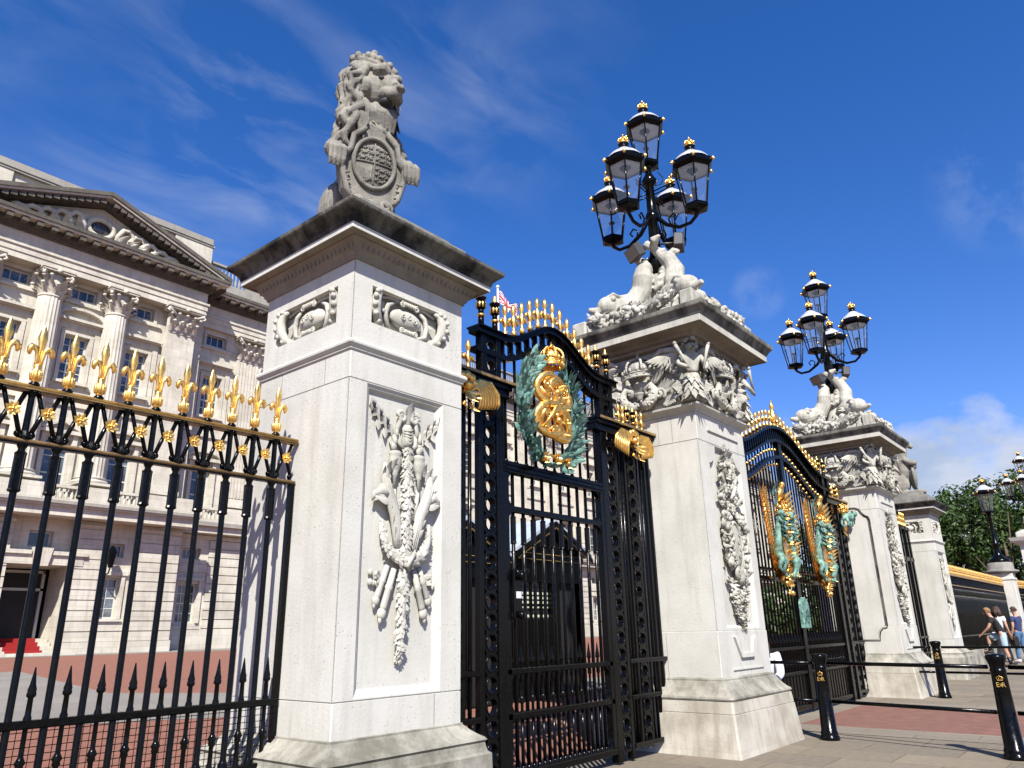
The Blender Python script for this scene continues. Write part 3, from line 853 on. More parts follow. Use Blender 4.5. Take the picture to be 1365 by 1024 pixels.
# wire mesh screen low down behind the bars
mb = MB(); z = ZB+.02
while z < .9: mb.tube([(xl,YP+.05,z),(x_end-.02,YP+.05,z)], .0022, 4, sm=False); z += .036
x = xl
while x < x_end-.02: mb.tube([(x,YP+.05,ZB),(x,YP+.05,.9)], .0022, 4, sm=False); x += .036
rail('wire_screen', mb, M['black'])
# low plinth wall carrying the railing
mb = MB(); mb.bbox(xl, 2.78, YP-.2, YP+.2, .0, .42, .02); mb.bbox(xl, 2.79, YP-.15, YP+.15, .42, .51, .02)
tag(obj('plinth_wall', mb, M['basestone']), 'low stone plinth wall under the black railing beside the lion pier', 'wall')
# ------------------------------------------------------------------ carved stone helpers (face-local: x along face, y outwards = -y, z up)
def spiral(cx, cz, r0, turns, s_=1, a0=0, y=-.03, n=26, grow=.0):
    return [(cx+s_*(r0*(1-.82*i/n))*math.cos(a0+turns*2*pi*i/n), y-grow*i/n, cz+(r0*(1-.82*i/n))*math.sin(a0+turns*2*pi*i/n)) for i in range(n+1)]
def garland(mb, pts, r, cnt, rn, leafy=True, yo=-1):
    P = [Vector(p) for p in pts]; k = len(P)-1
    rr = r if isinstance(r, (list, tuple)) else [r]*len(P)
    mb.tube(P, [q*.8 for q in rr], 10)
    for i in range(cnt):
        t = rn.random()*k; j = min(int(t), k-1); f = t-j
        c = P[j].lerp(P[j+1], f); q = rr[j]*(1-f)+rr[j+1]*f; d = (P[j+1]-P[j]).normalized()
        a = rn.uniform(-pi*.5, pi*.5)
        side = d.cross(Vector((0,-1,0))).normalized(); out = Vector((0,-1,0))*math.cos(a)+side*math.sin(a)
        p = c+out*q*.78
        if leafy: mb.leaf(p, d*(-1 if rn.random() < .15 else 1)+out*.18+side*rn.uniform(-.8,.8), out, q*rn.uniform(.7,1.1), q*.72, .15, 4, .9)
        else: mb.ball(p, q*rn.uniform(.25,.42), 6, 5)
def acanthus(mb, base, d, L, W, rn, out=(0,-1,0), n=5, curl=.35):
    base = Vector(base); d = Vector(d).normalized(); out = Vector(out); w = d.cross(out).normalized()
    mb.leaf(base, d, out, L, W*.7, curl, 7, .7)
    for i in range(1, n):
        t = i/n*.75
        for s_ in (-1, 1):
            mb.leaf(base+d*L*t*.75+out*(curl*L*t*t*.5), d*.8+w*s_*.75, out, L*(.42-.2*t), W*.36, curl*.9, 5, .7)
def flower(mb, c, r):
    c = Vector(c); mb.ball(c+Vector((0,-.3*r,0)), r*.4, 7, 6)
    for k in range(6):
        a = 2*pi*k/6; mb.ball(c+Vector((r*.62*math.cos(a),-.05*r,r*.62*math.sin(a))), (r*.42,r*.28,r*.42), 7, 5)
def crown(mb, cx, y, cz, w, h, dep=.5):
    # royal crown: ermine band, arches, orb
    D = dep*w/2
    def el(k, z, n=24, rr=1): return [(cx+rr*w/2*math.cos(2*pi*i/n), y+rr*D*math.sin(2*pi*i/n), z) for i in range(n)]
    mb.tube(el(1, cz+h*.04), h*.05, 6, closed=True); mb.tube(el(1, cz+h*.22), h*.035, 6, closed=True)
    n = 24; a = el(1, cz+h*.04); b = el(1, cz+h*.22)
    mb.add(a+b, [(i, (i+1) % n, n+(i+1) % n, n+i) for i in range(n)], True)
    for i in range(14):
        t = 2*pi*i/14; p = (cx+w/2*1.02*math.cos(t), y+D*1.03*math.sin(t), cz+h*.13); mb.ball(p, h*.045, 6, 5)
        q = (cx+w/2*1.04*math.cos(t), y+D*1.05*math.sin(t), cz+h*.32)
        mb.ball(q, (h*.07,h*.05,h*.09), 6, 5)
    for t in (0, pi/3, 2*pi/3):
        for s_ in (-1, 1):
            pts = []
            for i in range(9):
                u = i/8; rr = 1.02*(1-u)**.55 if u < 1 else 0
                rr *= (1+.25*math.sin(pi*u)); pts.append((cx+s_*w/2*rr*math.cos(t), y+s_*D*rr*math.sin(t), cz+h*(.24+.56*math.sin(u*pi/2))))
            mb.tube(pts, h*.045, 6)
            for i in range(2, 8): mb.ball(pts[i], h*.055, 6, 5)
    mb.ball((cx,y,cz+h*.45), (w*.36,D*.75,h*.3), 10, 7)
    mb.ball((cx,y,cz+h*.88), h*.075, 8, 6); mb.box(cx-h*.015, cx+h*.015, y-h*.015, y+h*.015, cz+h*.93, cz+h*1.05); mb.box(cx-h*.05, cx+h*.05, y-h*.014, y+h*.014, cz+h*.975, cz+h*1.005)

def panelled(mb, cx, hw, z0, z1, side, x0, x1, pz0, pz1, d, slope=.03):
    """slab of thickness d on one side of a square pier with a recessed, moulded panel"""
    keep = mb.M.copy()
    mb.M = Matrix.Translation((cx, YP, 0)) @ Matrix.Rotation(side*pi/2, 4, 'Z')
    y0, y1 = -hw, -hw+d; e = .008
    L, Rr = -hw+e, hw-e
    A = [(L,y0,z0),(Rr,y0,z0),(Rr,y0,z1),(L,y0,z1)]
    B = [(x0,y0,pz0),(x1,y0,pz0),(x1,y0,pz1),(x0,y0,pz1)]
    s2 = slope
    Bm = [(x0+s2*.45,y0+d*.35,pz0+s2*.45),(x1-s2*.45,y0+d*.35,pz0+s2*.45),(x1-s2*.45,y0+d*.35,pz1-s2*.45),(x0+s2*.45,y0+d*.35,pz1-s2*.45)]
    Bn = [(x0+s2*.55,y0+d*.40,pz0+s2*.55),(x1-s2*.55,y0+d*.40,pz0+s2*.55),(x1-s2*.55,y0+d*.40,pz1-s2*.55),(x0+s2*.55,y0+d*.40,pz1-s2*.55)]
    Cc = [(x0+s2,y1,pz0+s2),(x1-s2,y1,pz0+s2),(x1-s2,y1,pz1-s2),(x0+s2,y1,pz1-s2)]
    vs = A+B+Bm+Bn+Cc
    fs = []
    for o in range(0, 16, 4):
        for i in range(4): fs.append((o+i, o+(i+1) % 4, o+4+(i+1) % 4, o+4+i))
    fs.append((16,17,18,19))
    # chamfer to the neighbouring faces and returns
    mb.add(vs, fs)
    mb.add([(L,y0,z0),(L,y0,z1),(-hw,y0+e,z1),(-hw,y0+e,z0),(Rr,y0,z0),(Rr,y0,z1),(hw,y0+e,z1),(hw,y0+e,z0)], [(0,1,2,3),(4,7,6,5)])
    mb.M = keep
def plain_side(mb, cx, hw, z0, z1, side):
    keep = mb.M.copy(); mb.M = Matrix.Translation((cx, YP, 0)) @ Matrix.Rotation(side*pi/2, 4, 'Z'); e = .008
    mb.add([(-hw+e,-hw,z0),(hw-e,-hw,z0),(hw-e,-hw,z1),(-hw+e,-hw,z1),(-hw,-hw+e,z0),(-hw,-hw+e,z1),(hw,-hw+e,z0),(hw,-hw+e,z1)], [(0,1,2,3),(0,3,5,4),(1,6,7,2)])
    mb.M = keep
def face(cx, side, off): return Matrix.Translation((cx, YP, 0)) @ Matrix.Rotation(side*pi/2, 4, 'Z') @ Matrix.Translation((0, -off, 0))
# side 0 = street front (-y), 3 = left face (-x)

# ------------------------------------------------------------------ small piers (lion pier, unicorn pier)
C1 = 3.61; H1 = .57
def small_pier(cx, label):
    t = thing('gate_pier', label, 'pier', (cx, YP, 0), 'tall carved stone gate piers')
    mb = MB(); mb.mi = 0
    mb.sq((cx,YP,0), [(.745,0),(.735,.50),(.715,.515),(.705,.545),(.70,.575),(.712,.59),(.70,.605),(.665,.625),(.625,.655),(.60,.68),(.588,.69),(.588,.70),(.570,.704)], .02)
    obj('base', mb, M['basestone'], t)
    mb = MB(); mb.sq((cx,YP,0), [(H1,.703),(H1,.912),(H1-.006,.914),(H1-.006,.920),(H1,.922)], .008, cap=False)
    panelled(mb, cx, H1, .922, 3.03, 0, -.41, .355, .93, 3.025, .045, .05)
    for s_ in (1, 2, 3): plain_side(mb, cx, H1, .922, 3.03, s_)
    mb.sq((cx,YP,0), [(H1,3.03),(H1-.005,3.032),(H1-.005,3.037),(H1,3.039),(H1,3.245),(H1+.012,3.25),(H1+.012,3.262),(H1+.022,3.27),(H1+.034,3.285),(H1+.036,3.30),(H1+.028,3.315),(H1,3.33)], .008, cap=False)
    shaft = obj('shaft', mb, M['stone'], t)
    mb = MB()
    for s_, xj in ((3,-.27),(3,.28),(0,.30)):
        mb.M = face(cx, s_, H1); z0, z1 = ((3.04,3.244) if s_ == 3 else (.705,.91)); mb.box(xj-.002, xj+.002, -.0006, .003, z0, z1); obj('mortar_joint', mb, M['joint'], shaft); mb = MB()
    mb = MB(); z0, z1 = 3.33, 3.955
    for s_ in range(4): panelled(mb, cx, H1, z0, z1, s_, -.40, .375, 3.50, 3.80, .10, .02)
    fz = obj('frieze', mb, M['stone'], t)
    cb = cartouche_mesh()
    for s_ in (0, 1, 3):
        o = obj('carved_cartouche', cb, None, fz, loc=None)
        o.matrix_basis = face(cx, s_, H1-.10) @ Matrix.Translation((-.012, 0, 3.65))
    mb = MB(); mb.mi = 0
    prof = [(H1,3.955),(.585,3.958),(.587,3.975),(.60,3.985),(.602,4.0),(.615,4.012)]
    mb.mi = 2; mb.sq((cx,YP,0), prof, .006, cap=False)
    mb.sq((cx,YP,0), [(.615,4.012),(.655,4.075),(.668,4.085),(.668,4.095)], .006, cap=False)     # bed of the leaf moulding
    mb.sq((cx,YP,0), [(.668,4.095),(.728,4.10),(.735,4.092)], .006, cap=False)
    mb.mi = 0; mb.sq((cx,YP,0), [(.735,4.092),(.742,4.092),(.742,4.135)], .006, cap=False)
    mb.mi = 1
    mb.sq((cx,YP,0), [(.742,4.135),(.752,4.145),(.758,4.165),(.762,4.172),(.762,4.178),(.775,4.19),(.80,4.215),(.828,4.235),(.834,4.245),(.837,4.268),(.80,4.28)], .008, cap=True)
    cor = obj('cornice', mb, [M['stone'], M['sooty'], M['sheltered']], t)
    mb = MB()
    n = 24
    for s_ in range(4):
        mb.M = face(cx, s_, 0)
        for i in range(n):
            x = -.61+1.22*(i+.5)/n
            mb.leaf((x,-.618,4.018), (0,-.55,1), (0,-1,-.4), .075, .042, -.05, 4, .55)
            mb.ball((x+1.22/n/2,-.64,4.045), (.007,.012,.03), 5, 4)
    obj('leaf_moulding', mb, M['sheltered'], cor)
    mb = MB(); mb.sq((cx,YP,0), [(.66,4.27),(.66,4.40),(.60,4.41),(.60,4.47),(.50,4.485),(.50,4.56)], .02)
    obj('statue_plinth', mb, M['grey'], t)
    # trophy relief on the street front
    o = obj('carved_trophy', trophy_mesh(), None, t); o.matrix_basis = face(cx, 0, H1-.045)
    return t

_c = {}
def cartouche_mesh():
    if 'c' in _c: return _c['c']
    mb = MB(); rn = random.Random(3)
    mb.ball((0,-.035,0), (.165,.055,.085), 20, 12)
    for i in range(3):
        mb.tube(spiral(-.06+.06*i, -.005+.02*(i % 2), .026, 1.2, 1, rn.random()*6, -.088), .006, 5)
    for s_ in (-1, 1):
        mb.tube([(s_*.13,-.03,-.115),(s_*.20,-.05,-.09),(s_*.215,-.05,0),(s_*.19,-.05,.07),(s_*.12,-.05,.115)], [.012,.02,.022,.02,.012], 7)
        # broad scrolled leaf wing at each end
        P = [(s_*.23,-.03,-.135),(s_*.30,-.07,-.11),(s_*.345,-.09,-.03),(s_*.345,-.1,.06),(s_*.315,-.09,.125),(s_*.27,-.075,.135)]
        mb.tube(P, [.022,.036,.042,.038,.028,.014], 8)
        for k in range(7):
            t = k/6*4.6; j = min(int(t), 4); c = Vector(P[j]).lerp(Vector(P[j+1]), t-j); mb.ball(c+Vector((s_*.03,-.03,0)), .023, 7, 5)
        mb.add([(s_*.17,-.02,-.13),(s_*.33,-.02,-.13),(s_*.35,-.03,.1),(s_*.17,-.03,.09)], [(0,1,2,3)])
        mb.tube([(s_*.29,-.06,.10),(s_*.2,-.055,.128),(s_*.10,-.055,.13),(s_*.06,-.07,.112)], .011, 6)
        mb.tube(spiral(s_*.075, .105, .026, 1.6, s_, 1.2, -.085), .009, 6); mb.tube(spiral(s_*.065, -.112, .024, 1.6, s_, -1.2, -.08), .009, 6)
        mb.leaf((s_*.19,-.06,.02), (s_*.9,0,-.3), (0,-1,0), .09, .05, .2)
    for i in range(7):
        x = -.055+.11*i/6
        mb.ball((x,-.085,.112), (.009,.02,.022), 6, 5); mb.ball((x*.8,-.08,-.115), (.008,.02,.022), 6, 5)
    _c['c'] = mesh_from(mb, 'carved_cartouche', [M['carved']]); return _c['c']

def trophy_mesh():
    if 't' in _c: return _c['t']
    rn = random.Random(11); mb = MB()
    # middle drop of leaves
    garland(mb, [(-.005,-.055,2.66),(-.005,-.07,2.4),(-.01,-.075,2.1),(-.015,-.07,1.8)], [.044,.055,.058,.055], 260, rn)
    garland(mb, [(-.02,-.06,1.74),(-.03,-.07,1.6),(-.03,-.07,1.4),(-.03,-.06,1.22),(-.03,-.04,1.13)], [.050,.055,.052,.042,.022], 200, rn)
    # cloth wrapped torch head, scroll and leaf on top
    mb.lathe((-.005,-.05,2.62), [(.055,0),(.05,.05),(.042,.1),(.05,.14),(.03,.17)], 12)
    for i in range(5): mb.tube([(-.05,-.07,2.66+.02*i),(0,-.105,2.64+.025*i),(.045,-.07,2.68+.02*i)], .007, 5)
    acanthus(mb, (0,-.05,2.80), (0,-.15,1), .20, .16, rn, n=4, curl=.45)
    for s_ in (-1, 1):
        mb.tube([(s_*.10,-.03,2.68),(s_*.105,-.045,2.76),(s_*.075,-.05,2.84)]+[(s_*p[0],p[1],p[2]) for p in spiral(.07,2.845,.045,1.5,1,.2,-.06)], [.016,.022,.024]+[.021*(1-.5*i/26) for i in range(27)], 8)
        mb.tube([(s_*.10,-.03,2.72),(s_*.085,-.05,2.64),(s_*.03,-.06,2.60)], .02, 7)
        # fluttering ribbons
        for k in range(3):
            x0 = s_*(.14+.07*k); z0 = 2.74+.05*k
            pts = [(x0,-.02,z0-.06),(x0+s_*.04,-.05,z0),(x0+s_*.08,-.02,z0-.01),(x0+s_*.06,-.05,z0+.05),(x0+s_*.11,-.02,z0+.08)]
            V = []
            for (x, y, z) in pts: V += [(x,y,z-.032),(x+.012,y-.008,z+.032)]
            mb.add(V, [(2*i,2*i+2,2*i+3,2*i+1) for i in range(4)], True)
            mb.leaf((x0,-.03,z0-.05), (s_*.3,0,-1), (0,-1,0), .1, .06, .3)
            mb.leaf((x0+s_*.05,-.03,z0+.02), (s_*1,0,.4), (0,-1,0), .08, .05, .4)
        # flaming urns
        ux = s_*.125
        mb.lathe((ux,-.055,2.30), [(.016,0),(.018,.09),(.03,.1),(.026,.115),(.042,.14),(.056,.18),(.058,.215),(.05,.235),(.056,.245),(.054,.265),(.04,.275)], 14)
        for k in range(6): mb.ball((ux+rn.uniform(-.03,.03),-.055+rn.uniform(-.02,.01),2.60+.022*k), (.03-.003*k,.026,.032), 7, 5)
        mb.tube([(ux,-.05,2.32),(ux-s_*.02,-.045,2.12)], .018, 8)
        # horn-like leaves rising and curling outwards
        P = [(s_*.07,-.04,1.84),(s_*.095,-.07,1.98),(s_*.13,-.085,2.12),(s_*.20,-.09,2.26),(s_*.235,-.08,2.36),(s_*.225,-.065,2.47)]
        mb.tube(P, [.03,.042,.05,.048,.04,.02], 9)
        for q in range(3): mb.tube([(a+s_*(.018*(q-1)),b-.035,c) for a, b, c in P[:5]], .009, 5)
        for q in range(3): mb.leaf((s_*(.19+.012*q),-.10,2.20+.05*q), (s_*1,-.35,.25-.2*q), (0,-1,.35), .15-.02*q, .075, -.35, 6, .7)
        mb.tube([(s_*.20,-.09,2.24),(s_*.27,-.10,2.27),(s_*.33,-.08,2.24),(s_*.345,-.07,2.19)], [.04,.034,.024,.008], 8)
        for q in range(3): mb.leaf((s_*(.22-.02*q),-.08,2.36+.03*q), (s_*(.7-.5*q),-.3,1), (0,-1,0), .12, .055, .4, 5, .7)
        for q in range(4): mb.leaf((s_*(.09+.02*q),-.09,1.95+.07*q), (s_*.7,-.3,.9), (0,-1,.2), .11, .05, .2, 5, .6)
        # lower handles
        for (a, b, r) in (((s_*.10,-.05,1.74),(s_*.20,-.05,1.46),.030), ((s_*.16,-.04,1.76),(s_*.255,-.04,1.54),.026)):
            A, B = Vector(a), Vector(b); d = (B-A)
            mb.tube([A, A+d*.4, A+d*.45, A+d*.5, A+d*.9, B], [r*.8, r*.95, r*1.25, r*.95, r, r*.7], 10)
            mb.ball(B+d*.06, (r*1.35,r*1.2,r*1.35), 9, 7); mb.ball(B+d*.2, (r*.6,r*.6,r*.9), 7, 5)
        for k in range(7):
            mb.ball((s_*(.25+rn.uniform(-.02,.07)),-.02-rn.random()*.03,1.62+rn.uniform(-.05,.1)), rn.uniform(.014,.026), 6, 5)
        for k in range(3): mb.leaf((s_*.2,-.03,1.68), (s_*1,-.3,rn.uniform(-.8,.6)), (0,-1,0), .10, .05, .3)
    # U shaped laurel wreath
    n = 16; U = [(.245*math.sin(a), -.06-.035*math.cos(a), 2.03-.235*math.cos(a)) for a in [-1.75+3.5*i/n for i in range(n+1)]]
    rr = [.022+.03*math.sin(pi*min(1,max(0,(i/n)))) for i in range(n+1)]
    garland(mb, U[:n//2+1], rr[:n//2+1], 95, rn); garland(mb, U[n//2:][::-1][::-1], rr[n//2:], 95, rn)
    mb.tube([(-.03,-.15,1.75),(.0,-.155,1.80),(.05,-.14,1.845)], .018, 7)
    mb.v = [(x*.93, y*.64, z) for x, y, z in mb.v]
    _c['t'] = mesh_from(mb, 'carved_trophy', [M['carved']]); return _c['t']

pier1 = small_pier(C1, 'white stone gate pier carved with a leafy trophy, carrying the crowned lion by the railing')
pier4 = small_pier(22.10, 'small far stone gate pier under the seated beast statue, beside the long dark railing')

# ------------------------------------------------------------------ large lamp piers
def relief_mesh():
    rn = random.Random(5); mb = MB()
    mb.tube(spiral(.03, 3.50, .06, 1.3, 1, 0, -.06), .024, 8)
    acanthus(mb, (.03,-.04,3.25), (0,-.1,1), .28, .2, rn, n=4, curl=.4)
    for s_ in (-1, 1):
        for (x, z, L) in ((.10,3.2,.22),(.2,3.05,.2),(.14,2.92,.24),(.25,2.8,.16)):
            mb.tube([(.03+s_*x*.3,-.05,z-.1),(.03+s_*x*.8,-.09,z),(.03+s_*x*1.2,-.1,z+L*.4),(.03+s_*x*1.45,-.08,z+L*.2),(.03+s_*x*1.3,-.07,z+L*.05)], [.02,.032,.036,.03,.018], 8)
            acanthus(mb, (.03+s_*x*.6,-.06,z-.08), (s_*.8,-.1,.7), L*.8, .12, rn, n=4, curl=.3)
    for (x, z, r) in ((-.12,2.92,.085),(.05,2.98,.065),(-.2,2.78,.06),(.2,2.86,.07),(.1,2.70,.06),(-.05,2.75,.07)): flower(mb, (x,-.08,z), r)
    # fruit swags either side of a tilted oval shield
    for k in range(150):
        s_ = rn.choice((-1,1)); z = rn.uniform(2.02,2.66); x = .05+s_*rn.uniform(.14,.34)*(1.0 if z > 2.2 else .8)
        mb.ball((x,-.05-rn.random()*.09,z), rn.uniform(.022,.05), 7, 5)
    for k in range(40):
        s_ = rn.choice((-1,1)); z = rn.uniform(1.9,2.7); x = .05+s_*rn.uniform(.12,.36)
        mb.leaf((x,-.07,z), (rn.uniform(-1,1),-.4,rn.uniform(-1,1)), (0,-1,0), .13, .07, .35)
    rot = Matrix.Rotation(-.10, 3, 'Y')
    mb.ball((.05,-.09,2.27), (.135,.06,.255), 22, 14, rot)
    mb.tube([tuple(Vector((.05,-.10,2.27))+rot @ Vector((.15*math.cos(a),0,.28*math.sin(a)))) for a in [2*pi*i/30 for i in range(30)]], .024, 7, closed=True)
    for i in range(4): mb.tube(spiral(.03+.04*(i % 2), 2.14+.085*i, .032, 1.3, 1, i*1.7, -.152), .0075, 5)
    for s_ in (-1, 1):
        mb.tube(spiral(.03+s_*.10, 1.93, .07, 1.5, s_, 1.5, -.12, grow=.03), .03, 8)
    mb.lathe((.04,-.1,1.80), [(.03,0),(.07,.04),(.085,.1),(.06,.15),(.075,.17)], 12)
    # tapering lower drop
    for k in range(190):
        t = rn.random(); z = 1.86-.56*t; w = .30*(1-t)**.8+.025; x = .02+rn.uniform(-w, w)
        if k % 3: mb.leaf((x,-.02-.05*rn.random(),z), (rn.uniform(-.8,.8),-.5,rn.uniform(-1,.6)), (0,-1,0), .10, .055, .4, 4)
        else: mb.ball((x,-.03-.05*rn.random(),z), rn.uniform(.014,.034), 6, 5)
    for k in range(90):
        t = rn.random(); z = 2.75+.6*t; w = .33*(1-.45*t); x = .03+rn.uniform(-w, w)
        mb.leaf((x,-.03,z), (rn.uniform(-1,1),-.5,rn.uniform(-.6,1)), (0,-1,0), .12, .06, .4, 4)
    mb.v = [(x*.95, y*.74, z) for x, y, z in mb.v]
    return mesh_from(mb, 'carved_fruit_drop', [M['carving']])
def frieze_face_mesh():
    """crown over a scrolling cornucopia, with leafy wings running to the corners"""
    rn = random.Random(9); mb = MB()
    crown(mb, 0, -.06, 4.40, .44, .36, .75)
    mb.ball((0,-.03,4.3), (.12,.08,.09), 10, 7)
    for s_ in (-1, 1):
        # s-scrolls and horns
        mb.tube([(s_*.02,-.08,4.04),(s_*.12,-.12,4.03),(s_*.21,-.13,4.10),(s_*.24,-.12,4.20),(s_*.18,-.11,4.28),(s_*.10,-.10,4.25),(s_*.10,-.1,4.19),(s_*.14,-.1,4.18)], [.05,.068,.066,.056,.046,.036,.026,.016], 10)
        for k in range(26):
            t = rn.random()*3; P = [(s_*.02,-.08,4.04),(s_*.12,-.12,4.03),(s_*.21,-.13,4.10),(s_*.24,-.12,4.20)]; j = min(int(t),2); c = Vector(P[j]).lerp(Vector(P[j+1]), t-j)
            mb.ball(c+Vector((rn.uniform(-.05,.05),-.05,rn.uniform(-.05,.05))), .018, 6, 5)
        acanthus(mb, (s_*.16,-.06,4.34), (s_*.9,-.1,.55), .34, .26, rn, n=6, curl=.28)
        acanthus(mb, (s_*.24,-.06,4.20), (s_*1,-.1,.12), .36, .24, rn, n=6, curl=.25)
        acanthus(mb, (s_*.24,-.05,4.06), (s_*1,-.05,.02), .40, .14, rn, n=6, curl=.15)
        mb.tube([(s_*.26,-.05,4.58)]+[(s_*p[0],p[1],p[2]) for p in spiral(.38,4.60,.085,1.5,1,2.6,-.08,grow=.03)], .026, 8)
        mb.tube([(s_*p[0],p[1],p[2]) for p in spiral(.30,4.14,.075,1.4,1,-1,-.09,grow=.03)], .024, 8)
        for k in range(5): mb.leaf((s_*(.30+.05*k),-.05,4.5-.03*k), (s_*1,-.3,.9-.35*k), (0,-1,0), .20, .085, .35, 5, .7)
        for k in range(8): mb.ball((s_*rn.uniform(.28,.56),-.04,rn.uniform(4.02,4.6)), rn.uniform(.02,.035), 6, 5)
    for k in range(9): mb.leaf((rn.uniform(-.08,.08),-.08,4.22), (rn.uniform(-1,1),-.3,.9), (0,-1,0), .14, .06, .4)
    mb.lathe((0,-.08,4.12), [(.05,0),(.035,.03),(.075,.07),(.08,.09),(.05,.1)], 12)
    mb.v = [(x, y*.84, z) for x, y, z in mb.v]
    return mesh_from(mb, 'carved_crown_scroll', [M['carving']])
def cherub(parent, cx, side):
    """winged mer-child at one corner of the frieze (corner between face `side` and the face on its left)"""
    Mx = Matrix.Translation((cx, YP, 0)) @ Matrix.Rotation(side*pi/2-pi/4, 4, 'Z') @ Matrix.Translation((0, -1.015, -.015)) @ Matrix.Scale(1.0, 4)
    nodes = dict(pel=((0,-.02,4.34),(.085,.07)), wai=((0,-.01,4.42),(.085,.07)), che=((0,-.02,4.54),(.10,.075)), nec=((0,-.02,4.64),.042), hd=((0,-.05,4.70),(.088,.09)), top=((0,-.05,4.75),(.07,.08)),
                 sl=((-.115,-.02,4.575),.044), el=((-.19,-.06,4.46),.034), wl=((-.12,-.15,4.40),.027), hl=((-.09,-.17,4.385),.032),
                 sr=((.115,-.02,4.575),.044), er=((.18,-.05,4.46),.034), wr=((.13,-.14,4.38),.027), hr=((.11,-.16,4.36),.032))
    e = [('pel','wai'),('wai','che'),('che','nec'),('nec','hd'),('hd','top'),('che','sl'),('sl','el'),('el','wl'),('wl','hl'),('che','sr'),('sr','er'),('er','wr'),('wr','hr')]
    if 'cherub' not in _c:
        o = skin('corner_cherub', nodes, e, M['carving'], None, 'pel', 2); _c['cherub'] = o.data; bpy.data.objects.remove(o)
        mb = MB(); rn = random.Random(2)
        for k in range(60):
            a = rn.random()*2*pi; b = rn.uniform(-.2,1.3); d = Vector((math.cos(a)*math.cos(b), math.sin(a)*math.cos(b), math.sin(b)))
            if d.y < -.5 and d.z < .55: continue
            mb.ball(Vector((0,-.045,4.725))+Vector((d.x*.094,d.y*.096,d.z*.09)), rn.uniform(.016,.028), 6, 5)
        # face
        mb.ball((0,-.142,4.69), (.014,.018,.016), 6, 5); mb.ball((-.036,-.122,4.675), .027, 6, 5); mb.ball((.036,-.122,4.675), .027, 6, 5); mb.ball((0,-.125,4.642), (.022,.014,.014), 6, 5)
        # flared skirt of leaves
        for r_ in range(3):
            for k in range(6):
                a = -pi/2+(k-2.5)*.5+(.25 if r_ % 2 else 0)+rn.uniform(-.1,.1); z = 4.35-.10*r_; R_ = .085+.016*r_
                acanthus(mb, (R_*math.cos(a), .02+R_*math.sin(a), z), (math.cos(a)*.22+rn.uniform(-.15,.15), math.sin(a)*.22, -1), .20, .10, rn, (math.cos(a), math.sin(a), .2), 3, .22)
        mb.lathe((0,.04,4.0), [(.14,0),(.125,.12),(.10,.25),(.09,.36)], 14)
        for s_ in (-1, 1):
            for k in range(4): acanthus(mb, (s_*.08,.02,4.10+.06*k), (s_*.9,.2,.35-.25*k), .20, .10, rn, (0,-1,.1), 3, .25)
        # torches held across the body, feathered wings behind
        for s_ in (-1, 1):
            mb.tube([(s_*.21,-.09,4.70),(s_*.18,-.11,4.62),(s_*.09,-.185,4.36)], [.026,.022,.012], 8); mb.ball((s_*.215,-.085,4.725), (.03,.028,.03), 7, 5)
            for k in range(8):
                t = k/7; mb.leaf((s_*(.12+.20*t),.02+.10*t,4.66-.04*t), (s_*(.5+.6*t),.45,-.9+.6*t), (s_*-.3,-1,.2), .30-.06*t, .075, .12, 5, .6)
            mb.tube([(s_*.10,.02,4.62),(s_*.2,.07,4.70),(s_*.33,.15,4.71),(s_*.42,.22,4.64)], [.03,.04,.035,.02], 8)
        _c['cherub2'] = mesh_from(mb, 'cherub_wings_and_skirt', [M['carving']])
    o = obj('corner_cherub', _c['cherub'], None, parent); o.matrix_basis = Mx
    p = obj('cherub_wings_and_skirt', _c['cherub2'], None, o)
    p.matrix_parent_inverse = Matrix()
    return o
C2, C3, H2 = 8.916, 16.797, .70
